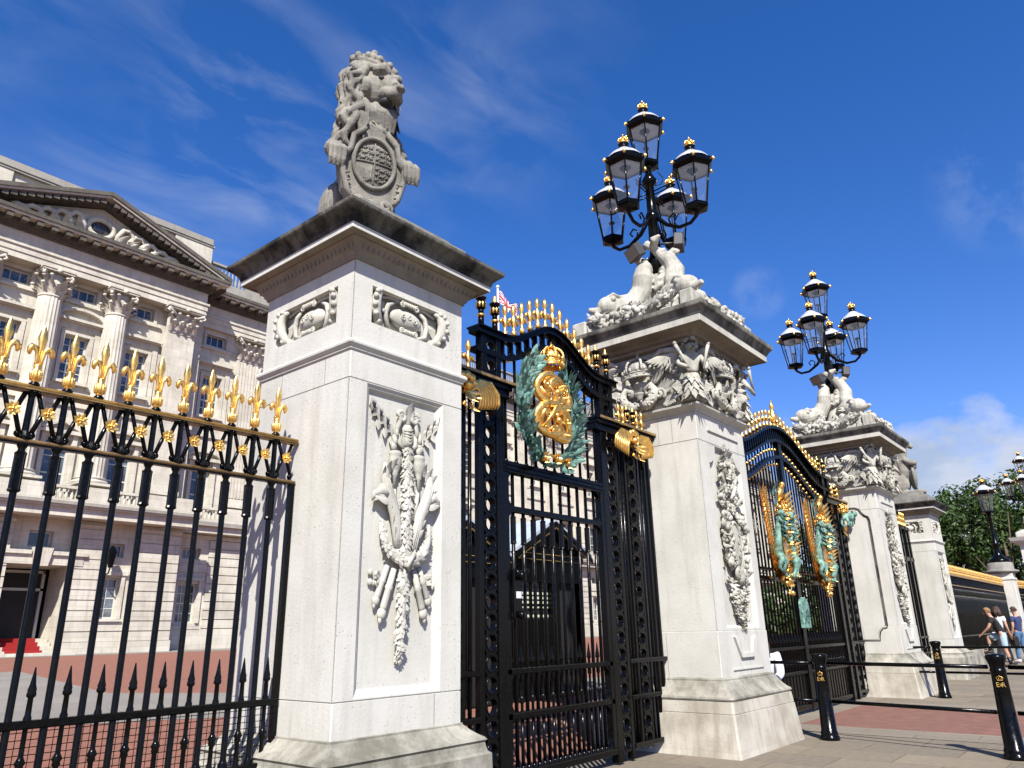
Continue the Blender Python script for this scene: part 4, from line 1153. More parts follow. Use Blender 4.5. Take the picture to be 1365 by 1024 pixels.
def lamp_pier(cx, label, shield_panel=False):
    t = thing('gate_pier', label, 'pier', (cx, YP, 0), 'tall carved stone gate piers')
    mb = MB(); mb.sq((cx,YP,0), [(.935,0),(.925,.05),(.885,.416),(.876,.418),(.876,.424),(.88,.427),(.868,.54)], .02, cap=False)
    mb.mi = 1
    mb.sq((cx,YP,0), [(.868,.54),(.862,.548),(.872,.556),(.878,.57),(.872,.59),(.845,.605),(.81,.64),(.77,.69),(.745,.735),(.735,.742),(.735,.758),(.722,.77),(.706,.775)], .03, cap=False)
    obj('base', mb, [M['plinth'], M['basestone']], t)
    mb = MB(); mb.sq((cx,YP,0), [(H2+.006,.774),(H2+.006,1.262),(H2-.002,1.264),(H2-.002,1.270),(H2,1.272)], .008, cap=False)
    panelled(mb, cx, H2, 1.272, 3.50, 0, -.44, .50, 1.30, 3.49, .05, .03)
    for s_ in (1, 2, 3): plain_side(mb, cx, H2, 1.272, 3.50, s_)
    mb.sq((cx,YP,0), [(H2,3.50),(H2-.006,3.502),(H2-.006,3.508),(H2,3.51),(H2,3.86),(H2+.02,3.865),(H2+.022,3.885),(H2+.05,3.90),(H2+.085,3.925),(H2+.09,3.945),(H2+.07,3.955),(H2+.01,3.96)], .008, cap=False)
    shaft = obj('shaft', mb, M['stone'], t)
    mb = MB()
    for s_, xj, z0, z1 in ((3,-.45,.78,1.26),(3,.05,.78,1.26),(3,.17,3.512,3.86),(0,.1,.78,1.26),(3,.36,3.512,3.86)):
        mb.M = face(cx, s_, H2+(.006 if z0 < 1 else 0)); mb.box(xj-.002, xj+.002, -.0008, .003, z0, z1); obj('mortar_joint', mb, M['joint'], shaft); mb = MB()
    for s_, xj in ((3,.16),(0,-.12),(0,.5)):
        mb.M = face(cx, s_, .90) @ Matrix.Translation((0,0,0)); mb.add([(xj-.002,-.0222,.052),(xj+.002,-.0222,.052),(xj+.002,.0158,.41),(xj-.002,.0158,.41)], [(0,1,2,3)]); obj('mortar_joint', mb, M['joint'], shaft); mb = MB()
    # notched heads of the panel
    mb = MB(); mb.M = face(cx, 0, H2)
    n = 6
    for (zz, k) in ((3.49,-1),):
        for s_ in (-1, 1):
            x1 = .50 if s_ > 0 else -.44
            q = [(x1,zz-.0)]+[(x1-s_*.0-s_*.20*(math.sin(pi/2*i/n)), zz-.22*(1-math.sin(pi/2*(1-i/n))) if False else zz-.24+.24*(1-math.cos(pi/2*i/n))) for i in range(n+1)]
            mb.prism(q if s_ > 0 else q[::-1], .002, .048); obj('panel_notch', mb, M['stone'], shaft); mb = MB(); mb.M = face(cx, 0, H2)
    mb.box(-.42, .48, -.02, .0, 3.66, 3.695); obj('string_moulding', mb, M['stone'], shaft); mb = MB(); mb.M = face(cx, 0, H2)
    # stepped apron below
    mb.prism([(-.17,.97),(.19,.97),(.34,1.2),(.27,1.21),(.20,1.16),(.15,1.02),(-.13,1.02),(-.18,1.16),(-.25,1.21),(-.32,1.2)], -.035, -.005)
    obj('apron', mb, M['stone'], shaft)
    mb = MB(); mb.M = face(cx, 0, H2); mb.box(-.40, .46, -.02, -.0055, .84, .86); obj('string_moulding', mb, M['stone'], shaft)
    o = obj('carved_fruit_drop', RELIEF, None, t); o.matrix_basis = face(cx, 0, H2-.05)
    if shield_panel:
        mb = MB(); mb.M = face(cx, 3, H2)
        path = [(-.02,3.56),(.25,3.56),(.33,3.53),(.37,3.45),(.43,3.38),(.48,3.36),(.50,3.30),(.50,1.27),(.485,1.23),(.42,1.22),(.36,1.16),(.34,1.08),(.335,1.0),(-.02,1.0)]
        P = [(x,0,z) for x, z in path]
        mb.tube(P, .016, 6, sm=True)
        mb.tube([(x*.94,.0,1.0+(z-1.0)*.985+.02) for x, z in path], .007, 6)
        obj('panel_moulding', mb, M['sooty'], shaft)
    # frieze block, four crown reliefs, four corner cherubs
    mb = MB(); mb.sq((cx,YP,0), [(.73,3.958),(.73,4.77)], .02, cap=False)
    fz = obj('frieze', mb, M['carving'], t)
    for s_ in range(4):
        o = obj('carved_crown_scroll', FRZ, None, fz); o.matrix_basis = face(cx, s_, .73)
        cherub(fz, cx, s_)
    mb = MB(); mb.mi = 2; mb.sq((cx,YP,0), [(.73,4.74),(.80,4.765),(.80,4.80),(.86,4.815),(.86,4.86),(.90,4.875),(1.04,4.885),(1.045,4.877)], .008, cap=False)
    mb.mi = 0; mb.sq((cx,YP,0), [(1.045,4.877),(1.052,4.877),(1.052,4.965)], .008, cap=False)
    mb.mi = 1
    mb.sq((cx,YP,0), [(1.052,4.965),(1.062,4.97),(1.068,4.985),(1.075,5.0),(1.10,5.04),(1.125,5.06),(1.13,5.075),(1.133,5.117),(1.09,5.13)], .01)
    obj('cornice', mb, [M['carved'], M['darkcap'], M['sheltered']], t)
    return t
RELIEF = relief_mesh(); FRZ = frieze_face_mesh()
pier2 = lamp_pier(C2, 'broad near lamp pier with carved crown frieze, between the wreath gate and central gate')
pier3 = lamp_pier(C3, 'farther lamp pier with an outlined panel on its left face', True)
# ------------------------------------------------------------------ crowned lion with shield
def place(root_loc, rotz):
    return Matrix.Translation(root_loc) @ Matrix.Rotation(rotz, 4, 'Z')
def lion():
    rn = random.Random(4)
    W = place((C1-.075, YP+.03, 4.555), rad(-22)) @ Matrix.Diagonal((.86,.88,.955,1))
    t = thing('lion_statue', 'weathered stone lion wearing a crown, holding an oval shield on top of the nearest pier', 'statue', (C1, YP, 4.56))
    mb = MB(); mb.M = W
    # seated body behind the shield
    mb.ball((0,.28,.42), (.30,.36,.45), 14, 10); mb.ball((0,.12,.85), (.27,.25,.40), 14, 10); mb.ball((0,.05,1.15), (.29,.27,.36), 14, 10)
    for s_ in (-1, 1):
        mb.ball((s_*.25,.2,.3), (.15,.3,.3), 10, 8)
        mb.tube([(s_*.20,.02,1.0),(s_*.31,-.04,.88),(s_*.37,-.12,.79),(s_*.39,-.24,.70)], [.12,.10,.085,.08], 10)
        mb.ball((s_*.372,-.27,.69), (.072,.10,.075), 10, 8)
        for k in range(4): mb.tube([(s_*.372+(k-1.5)*.042,-.32,.72),(s_*.376+(k-1.5)*.046,-.40,.63),(s_*.38+(k-1.5)*.044,-.39,.53),(s_*.382+(k-1.5)*.042,-.36,.47)], [.019,.025,.022,.014], 7)
    # head
    yaw = rad(30); H = Vector((.02,-.10,1.545)); f = Vector((math.sin(yaw),-math.cos(yaw),-.30)).normalized(); r = Vector((math.cos(yaw),math.sin(yaw),0)); u = r.cross(f)*-1
    if u.z < 0: u = -u
    P = lambda a, b, c: H+r*a+f*b+u*c
    mb.M = W @ Matrix.Translation(H) @ Matrix.Scale(1.2, 4) @ Matrix.Translation(-H)
    mb.ball(H, (.20,.20,.21), 16, 12)
    mb.tube([P(0,-.02,.10),P(0,.10,.085),P(0,.20,.035),P(0,.285,-.01)], [.15,.115,.082,.066], 14)
    mb.ball(P(0,.255,-.055), (.092,.092,.062), 14, 10)            # brow to nose
    mb.ball(P(0,.22,-.045), (.09,.09,.06), 12, 9)
    for s_ in (-1, 1):
        mb.ball(P(s_*.046,.29,-.07), (.046,.048,.046), 10, 8)                            # muzzle pads
        mb.tube([P(s_*.035,.19,.125),P(s_*.085,.17,.15),P(s_*.15,.10,.11)], [.034,.05,.036], 8)  # brow
        mb.ball(P(s_*.15,.06,-.05), (.07,.09,.09), 10, 8)                               # cheek
        mb.ball(P(s_*.075,.165,.05), .026, 8, 6)                                        # eye
    mb.tube([P(-.045,.33,.002),P(0,.345,.006),P(.045,.33,.002)], [.022,.03,.022], 8)
    mb.tube([P(0,.02,-.20),P(0,.13,-.225),P(0,.215,-.205)], [.10,.072,.052], 10)         # lower jaw
    mb.ball(P(0,.22,-.20), (.045,.05,.02), 8, 6)
    for k in range(8): mb.tube([P(rn.uniform(-.07,.07),.17,-.25),P(rn.uniform(-.09,.09),.22,-.32),P(rn.uniform(-.1,.1),.17,-.40)], [.03,.028,.01], 6)
    # mane locks
    for k in range(46):                                     # ruff of tufts framing the face
        a = 2*pi*k/46+rn.uniform(-.06,.06); d = r*math.cos(a)+u*math.sin(a); tip = rn.uniform(.10,.17)
        if math.sin(a) > .75 or (math.sin(a) < -.75): continue
        b_ = H+d*.17+f*rn.uniform(-.02,.06)
        for q_ in (0, 1): mb.tube([b_-d*.03-f*.05*q_, b_+d*tip*.5+f*(.015-.06*q_)-Vector((0,0,.03)), b_+d*tip*.9-f*(.03+.07*q_)-Vector((0,0,.10)), b_+d*tip*.8-f*(.01+.07*q_)-Vector((0,0,.20)), b_+d*tip*1.0-f*(.0+.07*q_)-Vector((0,0,.26))], [.02,.030,.028,.020,.005], 7)
    for k in range(140):
        a = rn.uniform(0, 2*pi); z0 = rn.uniform(-.46,.18)
        out = r*math.cos(a)+f*math.sin(a)
        if out.dot(f) > .38: continue
        base = H+out*(.19+.09*(.16-z0))+Vector((0,0,z0+.02)); sw = (f.cross(Vector((0,0,1))))*rn.uniform(-.06,.06)
        L = rn.uniform(.20,.34)
        tg = (f.cross(Vector((0,0,1)))*math.cos(a)+f*0+Vector((-out.y,out.x,0))); ph = rn.uniform(0,6.28); am = rn.uniform(.02,.05)
        mb.tube([base+out*(-.03+.085*math.sin(pi*q/6))+tg*am*math.sin(ph+q*.95)*min(1,q/2)+sw*(q/6)-Vector((0,0,L*q/6))+out*(.04*(q/6)**3) for q in range(7)], [.018,.030,.035,.034,.028,.019,.006], 7)
    mb.M = W
    for k in range(16):
        a = -.9+1.8*k/15; d = Vector((math.sin(a)*.27,-.14-.12*math.cos(a),1.13+rn.uniform(-.04,.04)))
        mb.tube([d+Vector((0,.02,.16)), d+Vector((0,-.03,.05)), d+Vector((rn.uniform(-.03,.03),-.01,-.10))], [.05,.048,.012], 7)
    # neck truss just above the shield
    mb.tube([(-.19,-.14,1.06),(-.08,-.25,1.01),(.06,-.25,1.0),(.19,-.14,1.04)], [.06,.075,.075,.06], 9)
    # crown
    mb.M = W @ Matrix.Translation(H) @ Matrix.Scale(1.15, 4) @ Matrix.Translation(-H)
    cz = H+Vector((0,0,.165)); 
    for (rr, zz, w) in ((.19,.0,.034),(.20,.055,.026)):
        mb.tube([cz+r*rr*math.cos(a)+f*rr*math.sin(a)+Vector((0,0,zz+.03*-math.sin(a))) for a in [2*pi*i/20 for i in range(20)]], w, 7, closed=True)
    for k in range(12):
        a = 2*pi*k/12; p = cz+r*.205*math.cos(a)+f*.205*math.sin(a)
        mb.ball(p+Vector((0,0,.085)), (.036,.036,.035), 7, 6); mb.ball(p+Vector((0,0,-.03)), .040, 7, 6)
    for k in range(4):
        a = pi/4+k*pi/2; d = r*math.cos(a)+f*math.sin(a)
        pts = [cz+d*.20+Vector((0,0,.08)), cz+d*.18+Vector((0,0,.13)), cz+d*.10+Vector((0,0,.165)), cz+Vector((0,0,.15))]
        mb.tube(pts, .026, 7)
        for q in pts[:3]: mb.ball(q, .036, 7, 6)
    mb.ball(cz+Vector((0,0,.09)), (.15,.15,.09), 10, 7); mb.ball(cz+Vector((0,0,.20)), .042, 8, 6)
    body = obj('lion_body', mb, M['statue'], t)
    fuse(body, .0088, 0)
    # chiselled outer locks of the mane
    mb = MB(); mb.M = W @ Matrix.Translation(H) @ Matrix.Scale(1.2, 4) @ Matrix.Translation(-H)
    for k in range(260):
        a = rn.uniform(0, 2*pi); z0 = rn.uniform(-.44,.17); out = r*math.cos(a)+f*math.sin(a)
        if out.dot(f) > .45: continue
        b_ = H+out*(.205+.10*(.16-z0))+Vector((0,0,z0+.04)); tg = Vector((-out.y,out.x,0))
        mb.leaf(b_, Vector((0,0,-1))+out*rn.uniform(-.22,.04)+tg*rn.uniform(-.45,.45), out+tg*rn.uniform(-.3,.3), rn.uniform(.15,.25), rn.uniform(.075,.11), rn.uniform(-.05,.14), 6, .6, .35)
    for k in range(60):
        a = 2*pi*k/60; d = r*math.cos(a)+u*math.sin(a)
        if abs(math.sin(a)) > .8: continue
        b_ = H+d*.185+f*rn.uniform(-.03,.05)
        mb.leaf(b_, d*.8+Vector((0,0,-.75))-f*.2, f+d*.6, rn.uniform(.15,.22), .07, rn.uniform(-.05,.25), 6, .7, .3)
    for k in range(30):
        b_ = P(rn.uniform(-.12,.12), rn.uniform(.10,.22), -.24-rn.random()*.08); mb.leaf(b_, Vector((rn.uniform(-.4,.4),0,-1))+f*.3, f, rn.uniform(.10,.17), .05, .3, 5, .7, .3)
    obj('mane', mb, M['statue'], body)
    # near-black balls stand in for the shade inside mouth and eye sockets
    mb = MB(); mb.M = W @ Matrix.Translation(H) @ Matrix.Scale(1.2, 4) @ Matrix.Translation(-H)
    mb.ball(P(0,.19,-.14), (.070,.115,.045), 10, 7); obj('mouth_shade', mb, M['dark'], body); HM = mb.M
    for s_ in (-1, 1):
        mb = MB(); mb.M = HM; mb.ball(P(s_*.082,.172,.062), (.034,.026,.02), 8, 6); obj('eye', mb, M['dark'], body)  # dark ball painted in for the shaded socket
    # shield: scrolled cartouche around a raised oval
    mb = MB(); mb.M = W @ Matrix.Translation((0,-.30,.56)) @ Matrix.Rotation(rad(4), 4, 'X') @ Matrix.Diagonal((.90,1,.86,1))
    mb.lathe((0,0,0), [(.01,0)], 3, cap=False)
    outl = [(-.20,-.45),(-.33,-.30),(-.39,-.02),(-.36,.10),(-.28,.18),(-.26,.34),(-.2,.42),(0,.46),(.2,.42),(.26,.34),(.28,.18),(.36,.10),(.39,-.02),(.33,-.30),(.20,-.45)]
    mb.prism(outl[::-1], -.03, .07)
    for s_ in (-1, 1):
        mb.tube([(s_*.17,-.02,-.44),(s_*.29,-.04,-.30),(s_*.355,-.045,-.04),(s_*.345,-.05,.07),(s_*.27,-.05,.15),(s_*.245,-.05,.32),(s_*.12,-.06,.43)], [.03,.036,.04,.042,.036,.036,.028], 8)
        for k in range(4): mb.tube([(s_*(.27-.012*k),-.055,-.12-.085*k),(s_*(.325-.035*k),-.075,-.15-.075*k)], .012, 5)
        mb.tube(spiral(s_*.15, -.44, .07, 1.4, s_, -.5, -.05, grow=.05), .032, 8)
        mb.ball((s_*.33,-.04,.10), (.05,.06,.06), 8, 6)
    mb.ball((0,-.045,-.44), (.10,.07,.07), 10, 7)
    mb.bbox(-.30, .30, -.02, .30, -.60, -.47, .02)
    sh = obj('shield', mb, M['statue'], t)
    mb = MB(); mb.M = W @ Matrix.Translation((0,-.325,.60)) @ Matrix.Rotation(rad(4), 4, 'X') @ Matrix.Diagonal((.93,1,.80,1))
    a_, b_ = .225, .31
    mb.tube([(a_*math.cos(q), -.025, b_*math.sin(q)) for q in [2*pi*i/40 for i in range(40)]], .026, 8, closed=True)
    mb.ball((0,.02,0), (a_,.055,b_), 28, 18)
    yy = lambda x, z: .02-.055*math.sqrt(max(0, 1-(x/a_)**2-(z/b_)**2))-.004
    def line(pts, r): mb.tube([(x, yy(x,z), z) for x, z in pts], r, 6)
    line([(0,-.28+.56*i/12) for i in range(13)], .010); line([(-.205+.41*i/12,.0) for i in range(13)], .010)
    for k in range(7):                                                   # striped harp quarter
        x0 = -.175+.022*k; line([(x0+.028*i/4*1.2, -.05-.022*k*.2-.16*i/4) for i in range(5)], .0055)
    line([(-.19,-.04),(-.16,-.16),(-.09,-.23),(-.03,-.20),(-.03,-.05)], .009)
    for (qx, qz) in ((.02,.05),(.02,.12),(.02,.19),(-.19,.05),(-.17,.12),(-.15,.19),(.025,-.07),(.025,-.135),(.025,-.2)):   # walking beasts as low relief
        w = .15 if qz < .15 else .11
        for j in range(7):
            x = qx+w*j/6; z = qz+.012*math.sin(j*1.9); mb.ball((x, yy(x,z), z), (.017,.012,.013), 6, 5)
        for j in (1, 2, 4, 5): line([(qx+w*j/6, qz), (qx+w*j/6+.012, qz-.03)], .006)
        line([(qx+w,qz),(qx+w+.015,qz+.03)], .006)
    obj('coat_of_arms', mb, M['statue'], sh)
    return t
lion()

def beast_back():
    """seated horned beast on the far pier, seen from the side and behind"""
    t = thing('beast_statue', 'pale stone seated beast on the far small pier, partly hidden by the lamp pier cornice', 'statue', (22.10, YP, 4.56))
    mb = MB(); mb.M = place((22.10, YP, 4.56), rad(12)); rn = random.Random(8)
    mb.ball((0,.22,.36), (.32,.42,.40), 12, 9); mb.ball((0,-.02,.72), (.26,.28,.42), 12, 9); mb.tube([(0,-.02,1.0),(0,-.08,1.25),(.02,-.16,1.45)], [.2,.16,.13], 10)
    mb.tube([(.02,-.08,1.46),(.10,-.26,1.42),(.14,-.38,1.32)], [.12,.09,.06], 9)
    for s_ in (-1, 1):
        mb.ball((s_*.26,.15,.28), (.16,.32,.28), 10, 8)
        mb.tube([(s_*.18,-.1,.95),(s_*.26,-.25,.85),(s_*.26,-.40,.80)], [.10,.08,.07], 8)
        mb.tube([(s_*.06,-.1,1.55),(s_*.08,-.08,1.66)], [.04,.01], 6)
    mb.tube([(.08,-.2,1.5),(.18,-.34,1.66)], [.03,.006], 6)
    for k in range(26): mb.tube([(rn.uniform(-.1,.1),.02+rn.uniform(0,.1),1.5-.03*k*.8),(rn.uniform(-.15,.15),.14,1.38-.03*k*.8)], [.05,.02], 6)
    mb.tube([(0,.55,.3),(.2,.7,.5),(.1,.72,.85),(.0,.62,1.0)], [.06,.06,.07,.03], 8)
    mb.bbox(-.36, .36, -.5, .5, 0, .10, .02)
    b = obj('beast_body', mb, M['statue'], t); fuse(b, .02, 1)
    mb = MB(); mb.M = place((22.10, YP, 4.56), rad(12)); mb.ball((0,-.26,.50), (.26,.10,.36), 14, 10)
    mb.tube([(.26*math.cos(q), -.28, .50+.36*math.sin(q)) for q in [2*pi*i/24 for i in range(24)]], .04, 7, closed=True)
    obj('shield', mb, M['statue'], t)
beast_back()

# ------------------------------------------------------------------ dolphins group carrying a lamp
def dolphin(mb, ang, rx, hz, lift=0, tail=1.0, jaw=.10):
    """head down and outwards at angle ang, tail curling up round the lamp column"""
    c, s = math.cos(ang), math.sin(ang)
    def P(r, w, z): return (c*r-s*w, s*r+c*w, z+lift)
    mb.tube([P(rx+.02,0,.24),P(rx-.16,0,.32),P(rx-.34,0,.35),P(.36,.02,.42),P(.27,.06,.58),P(.26,.10,.74),P(.22,.05,.90),P(.14,-.04,1.03),P(.10,-.14,1.12)], [.13,.18,.19,.165,.15,.145,.12,.085,.05], 14)
    mb.ball(P(rx,0,.32), (.18,.18,.165), 12, 9)
    mb.tube([P(rx+.05,0,.27),P(rx+.19,0,.25),P(rx+.30,0,.275)], [.095,.065,.035], 10)      # upper beak
    mb.tube([P(rx+.02,0,.18),P(rx+.15,0,.25-jaw-.06),P(rx+.25,0,.25-jaw-.05)], [.075,.05,.028], 10)
    for q in (-1, 1):
        mb.tube([P(rx-.03+.055*math.cos(a), q*.145, .36+.055*math.sin(a)) for a in [2*pi*i/12 for i in range(12)]], .016, 6, closed=True)
        mb.ball(P(rx-.03, q*.165, .38), .04, 8, 6)
        mb.tube([P(rx-.14,q*.15,.42),P(rx-.04,q*.155,.46),P(rx+.06,q*.12,.42)], [.02,.032,.018], 7)
        for k in range(3): mb.leaf(P(rx-.22,q*.16,.28), Vector(P(-1,q*(1.2+.3*k),-.5+.5*k))-Vector(P(0,0,0)), (c*.2-s*q,s*.2+c*q,.4), .24, .12, .3, 5, .7)
        for k in range(4): mb.box(0,0,0,0,0,0) if False else None
    # tail fluke
    for q in (-1, 1): mb.tube([P(.10,-.13,1.11),P(.13+.09*q,-.19,1.19),P(.13+.18*q,-.17,1.22)], [.05,.07,.02], 8, squash=(1,1,1))
def lamp_group(cx, tlabel, dlabel):
    d = thing('dolphin_sculpture', dlabel, 'sculpture', (cx, YP, 5.13), 'stone dolphin groups under the lamps')
    rn = random.Random(6); mb = MB(); mb.M = Matrix.Translation((cx, YP, 5.125))
    dolphin(mb, pi*.75, .76, 0, .24, jaw=.17); dolphin(mb, -pi*.25, .76, 0, .20, jaw=.17); dolphin(mb, pi*.25, .80, 0, .12)
    dolphin(mb, -pi*.62, .58, 0, .34, jaw=.24)
    mb.lathe((0,0,.25), [(.34,0),(.22,.15),(.13,.45),(.11,.85),(.12,1.05)], 16)
    for k in range(150):                                    # waves, shells and weed between the bodies
        a = rn.random()*2*pi; R_ = rn.uniform(.25,.85); z = .20+.42*(1-R_)*rn.random()+.05
        if k % 2: acanthus(mb, (R_*math.cos(a), R_*math.sin(a), z), (math.cos(a+1), math.sin(a+1), .5), .2, .12, rn, (math.cos(a), math.sin(a), .6), 3, .4)
        else: mb.ball((R_*math.cos(a), R_*math.sin(a), z), rn.uniform(.04,.09), 8, 6)
    for ang in (pi*.75, -pi*.25, -pi*.62):
        for k in range(30):
            c_, s_ = math.cos(ang), math.sin(ang); r_ = rn.uniform(.3,.66); w_ = rn.uniform(-.15,.15)
            mb.ball((c_*r_-s_*w_, s_*r_+c_*w_, .58+.06*rn.random()+(.12 if ang == -pi*.62 else .0)), .035, 6, 5)
    for k in range(18):
        a = rn.random()*2*pi; z = rn.uniform(.75,1.15); mb.tube([(.16*math.cos(a+q*.5), .16*math.sin(a+q*.5), z+.06*q) for q in range(4)], [.05,.07,.06,.03], 7)
    b = obj('dolphins', mb, M['carving'], d); fuse(b, .0125, 0)
    mb = MB(); mb.M = Matrix.Translation((cx, YP, 5.125))
    # plinth with curved shoulder blocks and the leafy swags hung between
    mb.sq((0,0,0), [(.90,0),(.90,.10),(.86,.13),(.60,.20),(.46,.34)], .03)
    for s_ in range(4):
        a = s_*pi/2; c, s = math.cos(a), math.sin(a)
        kk = mb.M.copy(); mb.M = mb.M @ Matrix.Rotation(a, 4, 'Z')
        mb.bbox(.74, .93, -.93, -.70, .0, .28, .02)
        n = 10; poly = [(-.20+.40*i/n, .12+.20*math.sin(pi*i/n)) for i in range(n+1)]
        kk2 = mb.M.copy(); mb.M = mb.M @ Matrix.Rotation(-pi/4, 4, 'Z'); mb.prism([(-.22,0.0)]+poly+[(.22,0.0)], -1.12, -.62); mb.M = kk2
        mb.M = kk
    obj('plinth_block', mb, M['carving'], d)
    mb = MB()
    for s_ in range(4):
        mb.M = Matrix.Translation((cx, YP, 5.125)) @ Matrix.Rotation(s_*pi/2, 4, 'Z')
        n = 10; pts = [(-.66+1.32*i/n, -.88-.02*math.sin(pi*i/n), .30-.16*math.sin(pi*i/n)) for i in range(n+1)]
        garland(mb, pts, [.07+.06*math.sin(pi*i/n) for i in range(n+1)], 170, rn)
        for k in range(26): mb.ball((rn.uniform(-.4,.4),-.96-rn.random()*.06,.12+rn.uniform(-.06,.12)), rn.uniform(.03,.05), 6, 5)
    obj('leaf_swag', mb, M['carving'], d)
    # the lamp standard itself
    t = thing('lamp_standard', tlabel, 'street lamp', (cx, YP, 6.2), 'five-lantern lamp standards')
    def lp(name, mb, mat, parent=None, loc=None): return obj(name, mb, mat, parent or t, loc=loc)
    if 'lant' not in _c: _c['lant'] = lantern_meshes()
    mb = MB()
    mb.lathe((0,0,-.1), [(.10,0),(.13,.25),(.16,.32),(.10,.40),(.085,.5),(.075,1.0),(.095,1.02),(.11,1.08),(.095,1.14),(.072,1.18),(.066,1.62),(.10,1.66),(.12,1.72),(.085,1.78),(.05,1.85),(.045,1.93),(.12,1.96)], 14)
    lp('column', mb, M['black'], loc=(0,0,0))
    for k, (dx, dy) in enumerate(((-1,0),(0,-1),(0,1),(1,0))):
        mb = MB(); mb.M = Matrix.Rotation(math.atan2(dy, dx), 4, 'Z')
        mb.tube([(.06,0,.98),(.22,0,.78),(.42,0,.66),(.60,0,.66),(.70,0,.74),(.71,0,.84)], [.03,.032,.028,.026,.028,.035], 8)
        mb.tube([(.3,0,.72),(.26,0,.86),(.34,0,.92),(.40,0,.86),(.36,0,.80)], .014, 6)
        mb.tube([(.07,0,1.42),(.42,0,1.44)], .011, 6); mb.tube([(.07,0,1.36),(.42,0,1.38)], .011, 6)
        a = lp('arm', mb, M['black'], loc=(0,0,0))
        lantern(t, (dx*.71, dy*.71, .82))
    lantern(t, (0, 0, 1.86))
    mb = MB(); mb.tube([(.06,-.04,1.55),(.16,-.12,1.60),(.20,-.14,1.72),(.13,-.1,1.80),(.15,-.1,1.9)], .007, 5); lp('loose_cable', mb, M['black'], loc=(0,0,0))
    for (ang, z, tilt) in ((2.6,.34,.5),(-1.15,.50,.1),(.6,.32,.4)):
        mb = MB(); mb.M = Matrix.Rotation(ang, 4, 'Z') @ Matrix.Translation((.34,0,z)) @ Matrix.Rotation(tilt, 4, 'Y')
        mb.bbox(-.06, .08, -.15, .15, -.10, .10, .012); mb.tube([(-.3,0,0),(-.06,0,0)], .02, 6)
        o = lp('floodlight', mb, M['alu'], loc=(0,0,0))
        mb2 = MB(); mb2.M = mb.M; mb2.box(.0805,.083,-.13,.13,-.085,.085); lp('floodlight_glass', mb2, M['flood_glass'], o, loc=(0,0,0))
    return t
def lantern_meshes():
    fr = MB(); gl = MB(); dm = MB(); gd = MB(); A0 = pi/6
    R0, R1, z0, z1 = .165, .262, .055, .66
    hexv = lambda r, z: [(r*math.cos(A0+k*pi/3), r*math.sin(A0+k*pi/3), z) for k in range(6)]
    fr.lathe((0,0,0), [(.03,-.06),(.05,-.02),(.15,0),(.185,.02),(.185,.05),(.165,.058)], 6, False, A0)
    for a, b in zip(hexv(R0, z0), hexv(R1, z1)): fr.tube([a, b], .0115, 6)
    for zz, r in ((z0+.01, R0+.004), (z1-.005, R1+.004)):
        fr.tube(hexv(r, zz), .013, 5, closed=True, sm=False)
    fr.lathe((0,0,0), [(R1+.006,z1-.01),(.312,.69),(.322,.70),(.322,.765),(.30,.785),(.285,.79),(.25,.79)], 6, False, A0, cap=False)
    dm.lathe((0,0,0), [(.265,.668),(.17,.70),(.10,.71)], 6, False, A0)          # underside reflector
    fr.lathe((0,0,0), [(.075,.985),(.09,1.0),(.07,1.02),(.06,1.06),(.082,1.075),(.05,1.085)], 12)
    fr.lathe((0,0,0), [(.018,.05),(.018,.32),(.05,.34),(.05,.36)], 8)
    for k in range(6):
        a, b = hexv(R0, z0)[k], hexv(R0, z0)[(k+1) % 6]; c, d = hexv(R1, z1)[(k+1) % 6], hexv(R1, z1)[k]
        gl.add([a, b, c, d], [(0,1,2,3)])
    dm.lathe((0,0,0), [(.275,.79),(.262,.82),(.22,.87),(.155,.92),(.085,.985)], 24, cap=False)
    fr.lathe((0,0,0), [(.155,.690),(.06,.66),(.03,.60)], 16)
    for k in range(6):
        x, y, z = hexv(.345, .735)[k]; gd.ball((x*.97,y*.97,z), (.026,.026,.034), 8, 6); gd.ball((x*1.02,y*1.02,z-.01), (.014,.014,.016), 6, 5)
    cz = 1.085
    gd.lathe((0,0,0), [(.062,cz),(.068,cz+.02),(.062,cz+.035)], 14)
    for k in range(8):
        a = 2*pi*k/8; gd.ball((.07*math.cos(a), .07*math.sin(a), cz+.055), (.018,.018,.03), 6, 5)
    for k in range(4):
        a = pi/4+k*pi/2; gd.tube([(.066*math.cos(a),.066*math.sin(a),cz+.04),(.06*math.cos(a),.06*math.sin(a),cz+.085),(.03*math.cos(a),.03*math.sin(a),cz+.11),(0,0,cz+.10)], .012, 6)
    gd.ball((0,0,cz+.06), (.05,.05,.04), 8, 6); gd.ball((0,0,cz+.125), .018, 8, 6); gd.ball((0,0,cz+.155), (.012,.012,.018), 6, 5)
    return [mesh_from(fr, 'lantern', [M['black']]), mesh_from(gl, 'lantern_pane', [M['glass']]), mesh_from(dm, 'lantern_dome', [M['dome']]), mesh_from(gd, 'gilt_crown', [M['gold']])]
def lantern(parent, loc, scale=None):
    L = _c['lant']
    o = obj('lantern', L[0], None, parent, loc=loc, scale=scale)
    obj('lantern_pane', L[1], None, o, loc=(0,0,0)); obj('lantern_dome', L[2], None, o, loc=(0,0,0)); obj('gilt_crown', L[3], None, o, loc=(0,0,0))
    return o
lamp_group(C2, 'black lamp standard with five glazed hexagonal lanterns, on the near lamp pier', 'carved stone dolphins and leaf swags holding up the lamp on the near lamp pier')
lamp_group(C3, 'black lamp standard with five glazed lanterns on the farther lamp pier, against blue sky', 'carved stone dolphins and leaf swags on top of the farther lamp pier')
